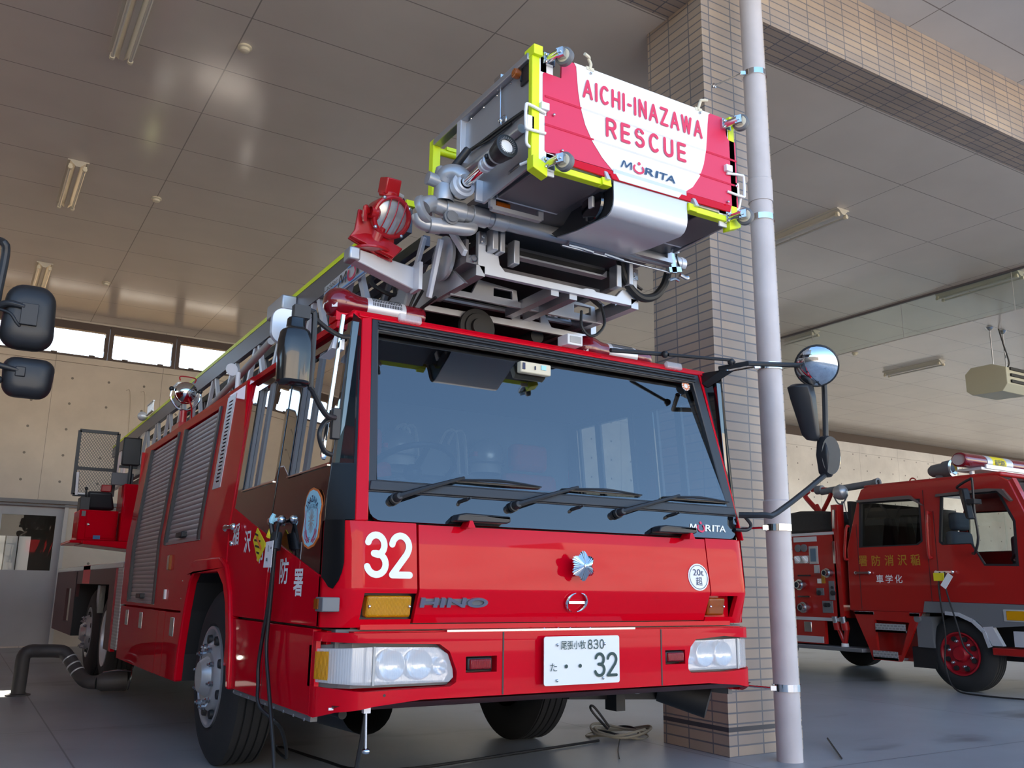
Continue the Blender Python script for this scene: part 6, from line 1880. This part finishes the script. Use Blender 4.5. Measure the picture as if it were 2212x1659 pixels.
# grey lower band, flasher, steps
m = es([(2.99, .97), (1.50, .95), (1.47, .77), (2.30, .70), (2.38, .775), (2.55, .83), (2.80, .845), (3.02, .845)], None, x=EX0 - .012); ob('grey_lower_band', m, GREY, EG)
m = MB(); m.box(8.28, 8.34, 1.80, 2.07, .775, .905); mk_ = ob('flasher_bezel', m, LGREY, EG, bev=.012)
m = MB(); m.box(8.272, 8.30, 1.815, 2.03, .79, .89); ob('flasher_lens', m, AMBER, mk_, bev=.008)
sp_ = ob('step_well', es([(4.0, .84), (3.06, .84), (3.24, .5), (3.38, .27), (3.76, .27), (3.80, .4)], [[(3.68, .34), (3.36, .34), (3.22, .72), (3.70, .74)]], depth=.04), RED2, EG)
m = MB(); m.box(8.48, 8.52, 3.15, 3.85, .27, .84); ob('step_recess', m, RED2, sp_)
for z0, ya, yb in ((.60, 3.27, 3.68), (.28, 3.40, 3.74), (.80, 3.70, 3.97), (.80, 3.08, 3.2)):
    m = MB(); m.box(8.285, 8.5, ya, yb, z0, z0 + (.03 if z0 > .7 else .025)); m.box(8.285, 8.295, ya, yb, z0 - .0, z0 + (.035 if z0 > .7 else .10)); ob('tread_step', m, TREAD, sp_)
m = MB()
aw = [(2.25 + 0.0, .50), (2.30, .66), (2.42, .77), (2.58, .835), (2.74, .845)]
for (a, b), (c, d) in zip(aw, aw[1:]):
    m.bar((8.29, a, b), (8.29, c, d), .04, .03, up=(1, 0, 0))
ob('arch_trim', m, ALULT, EG)
m = MB(); m.box(8.29, 8.34, 1.6, 1.98, .52, .68); m.hexa([(8.28, 2.10, .52), (8.34, 2.10, .52), (8.34, 2.22, .52), (8.28, 2.22, .52), (8.28, 2.20, .72), (8.34, 2.20, .72), (8.34, 2.31, .71), (8.28, 2.31, .71)]); ob('front_skirt_plate', m, ALULT, EG)
m = MB(); m.box(8.30, 10.6, 1.45, 2.24, .42, .50); ob('engine_bumper', m, RED2, EG, bev=.01)
m = MB(); m.box(8.33, 8.6, 2.95, 3.15, .45, .80); m.lathe([(0, 0), (0, .045), (.03, .04), (.035, 0)], (8.33, 3.12, .77), (-1, 0, 0), 16); ob('mud_guard', m, GREY, EG)
m = MB(); m.box(8.6, 10.3, 1.6, 7.5, .35, .84); m.box(8.36, 8.6, 2.95, 3.25, .22, .45); ob('engine_chassis', m, DARK, EG)
# pump panel and body
m = es([(4.20, .74), (7.4, .70), (7.4, 1.80), (4.22, 1.83)], None, depth=.06); pp = ob('pump_panel', m, RED2, EG)
m = MB(); m.box(8.36, 10.54, 4.2, 4.26, .74, 1.83); m.box(8.36, 10.54, 4.26, 7.4, 1.75, 1.80); m.box(8.36, 10.54, 7.3, 7.4, .7, 1.8); m.box(8.30, 8.42, 4.14, 4.24, .75, 2.17); ob('body_box', m, RED2, EG)
m = MB(); m.box(8.29, 8.40, 4.22, 7.4, 1.79, 1.825); m.box(8.29, 8.34, 4.21, 7.4, .70, .74); ob('panel_edge_trim', m, ALULT, EG)
m = es([(4.45, .41), (7.4, .37), (7.4, .72), (4.45, .72)], None); lk = ob('lower_locker', m, RED2, EG)
m = MB(); m.box(8.285, 8.30, 4.66, 4.78, .55, .68); ob('locker_latch', m, STEEL, lk, bev=.006)
m = MB(); m.box(8.29, 8.302, 4.48, 5.4, .42, .50); ob('locker_plate', m, ALULT, lk)
m = MB(); m.box(8.27, 8.6, 3.88, 7.4, .34, .39); ob('running_board', m, GREY, EG, bev=.01)
for (y, z, r_, k) in ((4.81, 1.63, .05, 'g'), (4.71, 1.63, .05, 'g'), (4.83, 1.48, .05, 'v'), (4.70, 1.48, .05, 'v'), (4.30, 1.30, .06, 'o'), (4.76, 1.15, .07, 'o'), (4.72, .86, .07, 'o'), (4.50, 1.05, .035, 'k'), (4.28, 1.05, .035, 'k'), (4.28, 1.12, .02, 'k'), (4.41, .90, .03, 'k'), (4.36, .90, .03, 'k')):
    m = MB()
    if k == 'g':
        m.lathe([(0, 0), (0, r_), (.02, r_), (.025, r_ * .8), (.02, 0)], (8.30, y, z), (-1, 0, 0), 20); ob('dial_gauge', m, GREY, pp)
    elif k == 'v':
        m.lathe([(0, 0), (0, r_), (.015, r_), (.02, 0)], (8.30, y, z), (-1, 0, 0), 20); m.bar((8.27, y - .03, z - .03), (8.27, y + .03, z + .03), .02, .025); ob('valve_handle', m, LETW, pp)
    elif k == 'o':
        m.lathe([(0, r_ * .6), (.04, r_ * .6), (.04, r_), (.09, r_), (.09, r_ * .75), (.14, r_ * .7), (.14, r_ * .5), (.06, r_ * .4), (.05, 0)], (8.30, y, z), (-1, 0, 0), 20); ob('hose_outlet', m, ZINC, pp)
    else:
        m.lathe([(0, r_), (.03, r_ * .9), (.035, 0)], (8.30, y, z), (-1, 0, 0), 14); ob('control_knob', m, BPLAS, pp)
for (ya, yb, za, zb, mm_, nm) in ((4.49, 4.63, 1.42, 1.65, LGREY, 'display_frame'), (4.65, 4.88, 1.43, 1.53, LGREY, 'valve_plate'), (4.48, 4.56, 1.30, 1.405, LGREY, 'name_plate'), (4.46, 4.52, 1.17, 1.23, LETW, 'name_plate'), (4.40, 4.45, 1.17, 1.28, GOLD, 'name_plate'), (4.26, 4.34, .96, 1.2, GREY, 'switch_plate'), (4.43, 4.54, 1.02, 1.11, GREY, 'switch_plate'), (4.30, 4.46, .80, .95, GREY, 'switch_plate'), (4.5, 4.88, 1.71, 1.775, ALULT, 'vent_plate')):
    m = MB(); m.box(8.288, 8.30, ya, yb, za, zb); ob(nm, m, mm_, pp)
m = MB(); m.box(8.283, 8.289, 4.515, 4.605, 1.45, 1.62); ob('display_glass', m, mat('display_glass', (.10, .17, .24, 1), .2), pp)
for (y, z) in ((4.70, 1.27), (4.72, 1.0)):
    m = MB(); m.bar((8.25, y - .10, z), (8.25, y + .10, z), .02, .02); ob('lever_bar', m, BPLAS if z > 1.1 else CHROME, pp)
m = MB(); m.bar((8.28, 4.215, 1.42), (8.28, 4.215, 1.70), .02, .03); m.bar((8.27, 4.19, 1.86), (8.27, 4.17, 2.1), .02, .03); ob('chrome_rods', m, CHROME, pp)
for y in (4.70, 4.86):
    m = MB(); m.lathe([(0, .055), (.02, .055), (.03, .04), (.17, .026), (.18, .03), (.19, .03), (.19, 0)], (8.6, y - .0, 1.83), (0, 0, 1), 16); ob('standing_nozzle', m, CHROME, EG)
for y in (4.28, 4.16):
    m = MB(); m.lathe([(0, .05), (.10, .05), (.1, .035)], (8.34, y, .60), (-.2, 0, 1), 16); m.cyl((8.36, y, .60), (8.38, 4.22, .42), .03); ob('wye_outlet', m, RED2, EG)
    m = MB(); m.lathe([(0, .04), (.08, .042), (.08, 0)], (8.31, y, .685), (-.2, 0, 1), 16); ob('outlet_cap', m, ZINC, EG)
m = MB(); m.lathe([(0, .05), (.06, .045), (.06, 0)], (8.38, 4.22, .37), (0, 0, 1), 16); ob('wye_base', m, LETW, EG)
m = MB(); m.hexa([(8.40, 4.28, 1.83), (9.8, 4.28, 1.83), (9.8, 6.6, 1.83), (8.40, 6.6, 1.83), (8.45, 4.30, 2.10), (9.7, 4.30, 2.16), (9.7, 6.5, 2.12), (8.45, 6.5, 2.12)]); m.slice(1, [4.55, 4.9, 5.3]); random.seed(3); m.warp(lambda c: c + V((0, 0, random.uniform(-.03, .05) if c.z > 2 else 0))); ob('tarpaulin_cover', m, TARP, EG, bev=.04, seg=2)
m = MB(); m.hexa([(8.5, 3.96, 1.62), (9.5, 3.96, 1.62), (9.5, 4.15, 1.62), (8.5, 4.15, 1.62), (8.5, 3.98, 2.0), (9.5, 3.98, 2.0), (9.5, 4.14, 2.0), (8.5, 4.14, 2.0)]); ob('dark_bundle', m, TARP, EG, bev=.04)
# roof monitor, light bar, spotlight
m = MB(); m.cyl((8.6, 4.62, 2.39), (8.6, 3.75, 2.435), .045); m.lathe([(0, .05), (.06, .06), (.07, .06), (.07, .035), (.05, .03)], (8.6, 3.78, 2.434), (0, -1, .05), 18); m.cyl((8.6, 4.70, 2.42), (8.6, 4.60, 2.42), .06); gm = ob('roof_water_gun', m, GREY, EG)
m = MB(); m.tube([(8.6, 4.72, 2.22), (8.6, 4.66, 2.12), (8.6, 4.62, 2.10)], .03, 8); m.tube([(8.6, 4.84, 2.42), (8.6, 4.90, 2.38), (8.6, 4.88, 2.32), (8.6, 4.66, 2.10)], .035, 10, smooth=4); m.tube([(8.6, 4.78, 2.43), (8.6, 4.5, 2.41), (8.6, 4.47, 2.34), (8.6, 4.64, 2.10)], .03, 10, smooth=4); m.cyl((8.6, 4.64, 1.83), (8.6, 4.64, 2.12), .04); ob('gun_yoke', m, RED2, gm)
m = MB(); m.sphere((8.45, 4.19, 2.34), .10, 20); m.lathe([(0, .10), (.03, .103)], (8.45, 4.19, 2.34), (.3, -1, .3), 24); sp2 = ob('silver_spotlight', m, SILVER, EG)
m = MB(); m.tube([(8.45, 4.30, 2.30), (8.45, 4.24, 2.20), (8.45, 4.16, 2.20), (8.45, 4.08, 2.30)], .01, 6); m.cyl((8.42, 4.17, 1.83), (8.45, 4.17, 2.22), .014); m.tube([(8.40, 4.10, 2.2), (8.38, 4.07, 2.1), (8.40, 4.06, 1.98)], .006, 6); ob('spotlight_yoke', m, GREY, sp2)
m = MB(); m.lathe([(0, 0), (.02, .05), (.06, .075), (.20, .085), (.22, .10), (.30, .105), (.33, .11), (.33, .09), (.31, .0)], (8.75, 3.10, 2.52), (.0, -1, .03), 24); m.box(8.70, 8.80, 2.88, 2.98, 2.37, 2.46); tf = ob('roof_floodlight', m, GREY, EG)
m = MB(); m.lathe([(.33, .105), (.335, .08), (.30, 0)], (8.75, 3.10, 2.52), (.0, -1, .03), 24); ob('floodlight_reflector', m, REFL, tf)
m = MB(); m.torus((8.6, 3.22, 2.40), (1, 0, .2), .045, .009, 20, 6); ob('lifting_eye', m, RED2, EG)
def eng_bar(xa, xb, name, mm_):
    q_ = MB()
    R = []
    for x in (xa, xb):
        R.append(q_.verts([(x, 2.45 + a, 2.57 + b) for a, b in arc(0, 0, .10, .085, 0, 360, 20)[:-1]]))
    n_ = len(R[0])
    for i in range(n_):
        q_._f([R[0][i], R[0][(i + 1) % n_], R[1][(i + 1) % n_], R[1][i]])
    q_._f(R[0]); q_._f(R[1][::-1])
    return ob(name, q_, mm_, EG, bev=.02 if name == 'red_beacon_dome' else .003, seg=3)
lb = eng_bar(8.36, 8.78, 'red_beacon_dome', REDS)
eng_bar(8.78, 8.88, 'light_bar_speaker', ALULT)
yl = eng_bar(8.88, 9.16, 'yellow_light_bar_panel', YTAG)
m = MB(); m.text('稲沢消防', (9.02, 2.348, 2.57), (1, 0, 0), (0, .05, 1), (0, -1, 0), fit=(.20, .07), off=.015); ob('light_bar_lettering', m, BPLAS, yl, sm=0)
eng_bar(9.16, 9.30, 'light_bar_speaker', ALULT)
eng_bar(9.30, 10.4, 'red_beacon_tube', REDS)
m = MB(); m.box(8.55, 10.4, 2.30, 2.60, 2.455, 2.485); m.bar((8.62, 2.29, 2.495), (10.4, 2.29, 2.495), .02, .045)
for x in (8.6, 9.4):
    m.cyl((x, 2.45, 2.37), (x, 2.45, 2.46), .03)
ob('light_bar_base', m, ALULT, EG)
m = MB(); m.sphere((8.52, 2.42, 2.57), .04, 12); ob('beacon_bulb', m, REDL, EG)
# mirror
m = MB(); m.tube([(8.30, 2.42, 2.22), (8.14, 2.36, 2.23), (8.05, 2.15, 2.29), (8.05, 2.12, 2.27), (8.05, 2.13, 1.95), (8.06, 2.12, 1.66), (8.10, 2.20, 1.50), (8.28, 2.34, 1.50)], .014, 8, smooth=3); em = ob('engine_mirror_arm', m, BPLAS, EG)
m = MB(); m.hexa([(8.04, 2.11, 1.85), (8.18, 2.21, 1.87), (8.14, 2.29, 1.87), (8.0, 2.19, 1.85), (8.05, 2.17, 2.20), (8.17, 2.29, 2.19), (8.13, 2.35, 2.19), (8.01, 2.23, 2.20)]); ob('engine_mirror_housing', m, BPLAS, em, bev=.02, seg=3)
m = MB(); m.box(7.98, 8.12, 2.08, 2.17, 2.02, 2.07); ob('mirror_clamp', m, BPLAS, em)
def ewheel(x, y, out):
    w0 = wheel(x, y, .405, .405, .225, .26, EG, out=out, dish=-.02, rimmat=BRIM, lugs=True, nl=6)
ewheel(8.50, 2.66, -1); ewheel(10.4, 2.66, 1); ewheel(8.50, 5.55, -1); ewheel(10.4, 5.55, 1)
# cable and tags hung on its front door handle
t = thing('charging_lead', 'thin black charging lead hung with tags on the right bay engine door', 'cable', (8.2, 2.72, 0))
m = MB(); m.tube([(8.25, 2.74, 1.30), (8.22, 2.75, 1.1), (8.22, 2.72, .6), (8.2, 2.74, .3), (8.15, 2.62, .05), (8.1, 2.3, .012), (8.3, 1.6, .012), (8.7, .9, .012)], .009, 8); ob('lead', m, CABLE, t)
m = MB(); m.tube([(8.25, 2.68, 1.30), (8.22, 2.66, 1.1), (8.2, 2.56, .75), (8.2, 2.50, .5), (8.22, 2.42, .40)], .009, 8); ob('lead_loop', m, CABLE, t)
m = MB(); m.box(8.215, 8.235, 2.68, 2.80, 1.20, 1.29); ob('yellow_tag', m, YTAG, t)
m = MB(); m.obox((8.20, 2.63, 1.20), (.01, .07, .17), ((1, 0, 0), (0, .8, .6), (0, -.6, .8))); ob('white_tag', m, LETW, t)

# ================================================================ NEIGHBOURING TRUCK AT THE LEFT EDGE (only its mirrors reach into the frame)
NT = thing('neighbouring_truck', 'parked truck at the left edge showing only its two black mirrors', 'truck', (-2.75, 4.0, 0))
m = MB(); m.box(-4.0, -1.56, 1.9, 3.8, .62, 2.65); ob('truck_cab', m, RED2, NT, bev=.06, seg=3)
m = MB(); m.box(-3.9, -1.66, 1.885, 1.91, 1.5, 2.5); ob('truck_windscreen', m, BGLOSS, NT)
m = MB(); m.box(-1.575, -1.55, 2.2, 3.2, 1.6, 2.4); ob('truck_side_window', m, BGLOSS, NT)
m = MB(); m.box(-4.0, -1.56, 1.78, 2.0, .45, .80); ob('truck_bumper', m, RED2, NT, bev=.03)
m = MB(); m.box(-4.0, -1.56, 3.95, 9.0, .7, 2.6); ob('truck_body', m, RED2, NT, bev=.03)
m = MB(); m.box(-3.3, -2.2, 2.0, 9.0, .5, .75); ob('truck_chassis', m, DARK, NT)
for x, o_ in ((-1.72, 1), (-3.84, -1)):
    for y in (2.9, 7.2):
        wheel(x, y, .48, .48, .27, .28, NT, out=o_, lugs=False)
m = MB(); m.tube([(-1.56, 2.0, 2.78), (-1.42, 1.45, 2.76), (-1.365, 1.28, 2.72), (-1.345, 1.28, 2.66), (-1.355, 1.28, 2.4), (-1.35, 1.28, 2.05), (-1.40, 1.4, 1.80), (-1.56, 2.0, 1.62)], .020, 10, smooth=4); ar_ = ob('mirror_arm', m, BPLAS, NT)
def mirror_shell(cx, cz, w, h, y, name, taper, r):
    m = MB(); R = []
    base = [(a, b) for a, b in rrect(-w / 2, w / 2, -h / 2, h / 2, r, 6)]
    for k, (sc_2, dy) in enumerate(((.94, .055), (1.0, .04), (1.0, .015), (.93, -.01), (.78, -.03), (.5, -.038))):
        R.append(m.verts([(cx + a * sc_2 * (1 + taper * b / h), y + dy, cz + b * sc_2) for a, b in base]))
    for A, B in zip(R, R[1:]):
        n_ = len(A)
        for i in range(n_):
            m._f([A[i], A[(i + 1) % n_], B[(i + 1) % n_], B[i]])
    m._f(R[0]); m._f(R[-1][::-1])
    return ob(name, m, BPLAS, NT, sm=50)
u_m = mirror_shell(-1.205, 2.355, .235, .335, 1.27, 'upper_mirror', -.12, .085)
m = MB(); m.tube([(-1.345, 1.27, 2.385), (-1.30, 1.235, 2.40), (-1.23, 1.225, 2.39)], [.02, .018, .014], 8); m.box(-1.245, -1.17, 1.215, 1.25, 2.30, 2.41); m.tube([(-1.34, 1.26, 2.37), (-1.29, 1.235, 2.35), (-1.26, 1.23, 2.31), (-1.24, 1.235, 2.29)], .008, 8); ob('mirror_bracket', m, BPLAS, u_m, bev=.012, seg=3)
l_m = mirror_shell(-1.175, 2.048, .225, .20, 1.27, 'lower_mirror', .12, .06)
m = MB(); m.tube([(-1.35, 1.28, 2.10), (-1.30, 1.24, 2.085), (-1.22, 1.235, 2.07)], [.018, .016, .012], 8); m.box(-1.235, -1.19, 1.225, 1.25, 2.04, 2.09); m.sphere((-1.30, 1.27, 2.02), .02, 10); ob('mirror_bracket', m, BPLAS, l_m, bev=.01)

# ================================================================ LOOSE THINGS AROUND THE LADDER TRUCK
t = thing('charging_cable', 'black charging cable with yellow and white tags hanging from the truck door handle', 'cable', (-.05, .75, 0))
m = MB(); m.tube([(-.035, .72, 1.37), (-.05, .70, 1.30), (-.055, .695, 1.18), (-.05, .72, .98), (-.05, .735, .77), (-.05, .64, .57), (-.055, .48, .28), (-.08, .38, .05), (-.2, .2, .012), (-.6, -.4, .012)], .009, 10); ob('cable_run', m, CABLE, t)
m = MB(); m.tube([(-.04, .75, 1.18), (-.045, .77, .98), (-.05, .84, .72), (-.05, .83, .60), (-.05, .78, .50), (.05, .75, .40), (.3, 1.4, .15), (.62, 2.6, .012), (.72, 2.0, .012), (.80, 1.62, .012), (1.13, 1.5, .012), (2.0, 1.66, .012), (2.70, 1.80, .012)], .009, 10); ob('cable_loop', m, CABLE, t)
m = MB(); m.cyl((-.04, .72, 1.31), (-.05, .70, 1.23), .024, n=14); m.cyl((-.04, .76, 1.31), (-.05, .74, 1.24), .02, n=14); m.tube([(-.05, .78, 1.38), (-.06, .77, 1.36), (-.05, .76, 1.30)], .012, 8); pl = ob('cable_plug', m, BPLAS, t)
m = MB(); m.tube([(-.05, .76, 1.405), (-.06, .765, 1.375), (-.055, .77, 1.345)], [.010, .013, .008], 8); ob('blue_cord', m, BLUE, t)
m = MB(); m.tube([(-.055, .77, 1.345), (-.06, .775, 1.31), (-.06, .785, 1.295)], [.008, .014, .016], 8); ob('yellow_ribbon', m, YTAG, t)
m = MB(); m.plate([(1.015, 1.285), (.955, 1.345), (.80, 1.265), (.80, 1.245), (.905, 1.175)], None, (-.075, 0, 0), (0, 1, 0), (0, 0, 1), (-1, 0, 0), .004); yt = ob('yellow_tag', m, YTAG, t, sm=0)
m = MB()
for (a, b), (c, d) in (((.975, 1.315), (.925, 1.305)), ((.985, 1.285), (.88, 1.275)), ((.965, 1.255), (.88, 1.245)), ((.93, 1.222), (.885, 1.215))):
    m.bar((-.0765, a, b), (-.0765, c, d), .002, .010)
ob('tag_stripes', m, BPLAS, yt)
m = MB(); m.bar((-.078, .945, 1.30), (-.078, .85, 1.235), .002, .016); ob('tag_arrow', m, ORANGE, yt)
m = MB(); m.plate([(.675, 1.272), (.79, 1.268), (.81, 1.145), (.685, 1.145)], None, (-.072, 0, 0), (0, 1, 0), (0, 0, 1), (-1, 0, 0), .003); wt = ob('white_tag', m, LETW, t, sm=0)
m = MB(); m.text('12', (-.0755, .725, 1.235), (0, -1, 0), (0, 0, 1), (-1, 0, 0), fit=(.03, .03)) if False else m.bar((-.0755, .735, 1.25), (-.0755, .735, 1.22), .002, .005); m.bar((-.0755, .75, 1.19), (-.0755, .75, 1.175), .002, .02); ob('tag_print', m, GREY, wt)
m = MB(); m.tube([(.215, .12, .57), (.21, .13, .45), (.20, .16, .30), (.19, .18, .14), (.18, .10, .02)], [.006, .010, .010, .010, .006], 6); st_ = ob('hanging_strap', m, CABLE)
tag(st_, 'thin dark strap dangling under the left headlamp beside the ball tipped rod', 'strap')
# coil of wire and black cable by the pillar
t = thing('cable_coil', 'tangled coil of pale wire cable on the floor behind the tiled pillar', 'cable coil', (3.0, 1.9, 0))
random.seed(5)
for k in range(5):
    pts = []
    cx_c, cy_c = 2.98 + random.uniform(-.05, .06), 1.92 + random.uniform(-.08, .1)
    R1, R2_ = random.uniform(.16, .26), random.uniform(.14, .22)
    for i in range(12):
        a = 2 * PI * i / 12
        pts.append((cx_c + R1 * math.cos(a), cy_c + R2_ * math.sin(a), .012 + k * .012 + .02 * math.sin(a * 2 + k)))
    m = MB(); m.tube(pts, .009, 6, closed=True, smooth=4); ob('wire_turn', m, ROPE if k != 1 else CABLE, t)
m = MB(); m.tube([(2.92, 1.98, .05), (2.88, 2.05, .12), (2.84, 2.08, .18), (2.83, 2.07, .21), (2.86, 2.05, .19), (2.95, 2.0, .06)], .009, 6); ob('wire_loop', m, CABLE, t)
m = MB(); m.tube([(2.85, 1.75, .02), (2.60, 1.45, .012), (2.40, 1.18, .012)], .004, 6); ob('wire_end', m, CABLE, t)
m = MB(); m.tube([(4.18, 1.03, .03), (3.95, .78, .015), (3.70, .52, .012)], .007, 6); o = ob('loose_rod', m, CABLE)
tag(o, 'short thin black cable end on the floor right of the downpipe', 'cable')
# exhaust extraction duct
t = thing('exhaust_duct', 'dark grey exhaust extraction duct standing on the floor beside the rear wheels', 'exhaust duct', (-.70, 6.5, 0))
m = MB(); m.lathe([(0, 0), (0, .11), (.012, .11), (.02, .075)], (-.70, 6.5, 0), (0, 0, 1), 24); ob('floor_flange', m, HOSE, t)
m = MB(); m.tube([(-.70, 6.5, .01), (-.695, 6.5, .2), (-.69, 6.5, .36), (-.64, 6.5, .405), (-.55, 6.52, .405), (-.40, 6.52, .40), (-.33, 6.5, .38), (-.27, 6.45, .30), (-.20, 6.35, .19), (-.14, 6.25, .13), (-.05, 6.2, .12)], .063, 16, smooth=4); ob('duct_pipe', m, HOSE, t)
m = MB()
for q_ in ((-.285, 6.47, .325), (-.25, 6.42, .265), (-.215, 6.37, .21)):
    m.torus(q_, (.45, -.55, -.75), .062, .008, 20, 6)
ob('duct_clamps', m, ALULT, t)
m = MB(); m.lathe([(0, .06), (.05, .085), (.27, .10), (.27, .088), (.06, .07)], (-.06, 6.2, .12), (1, .0, .05), 24); ob('duct_nozzle', m, HOSE, t)
m = MB(); m.tube([(-.02, 6.1, .22), (.1, 6.05, .24), (.22, 6.0, .23)], .006, 6); m.tube([(.22, 6.1, .05), (.23, 6.05, .16), (.24, 6.1, .26)], .006, 6); ob('nozzle_wire', m, ZINC, t)
# crew helmets on the shelf in the cab
for (x, lb) in ((1.63, 'silver crew helmet with red band on the cab shelf near the middle of the windscreen'), (.98, 'silver crew helmet on the cab shelf behind the steering wheel')):
    if x > 1.2:
        h0_ = thing('helmet', lb, 'helmet', (x, 1.62, 1.812), 'crew helmets on the cab shelf')
        m = MB(); m.sphere((x, 1.62, 1.93), .125, 24, t0=PI * .36, t1=PI); m.lathe([(0, .125), (.01, .135), (.015, .12)], (x, 1.62, 1.875), (0, 0, 1), 24); ob('shell', m, SILVER, h0_)
        m = MB(); m.lathe([(-.055, .11), (.05, .108)], (x, 1.62, 1.87), (0, 0, 1), 24, a0=PI * .2, a1=PI * 1.8); ob('neck_guard', m, LGREY, h0_)
        m = MB(); m.box(x - .13, x - .10, 1.55, 1.62, 1.92, 1.95); ob('red_band', m, RLAMP, h0_)
    else:
        dup(h0_, (x, 1.62, 1.812), lb)
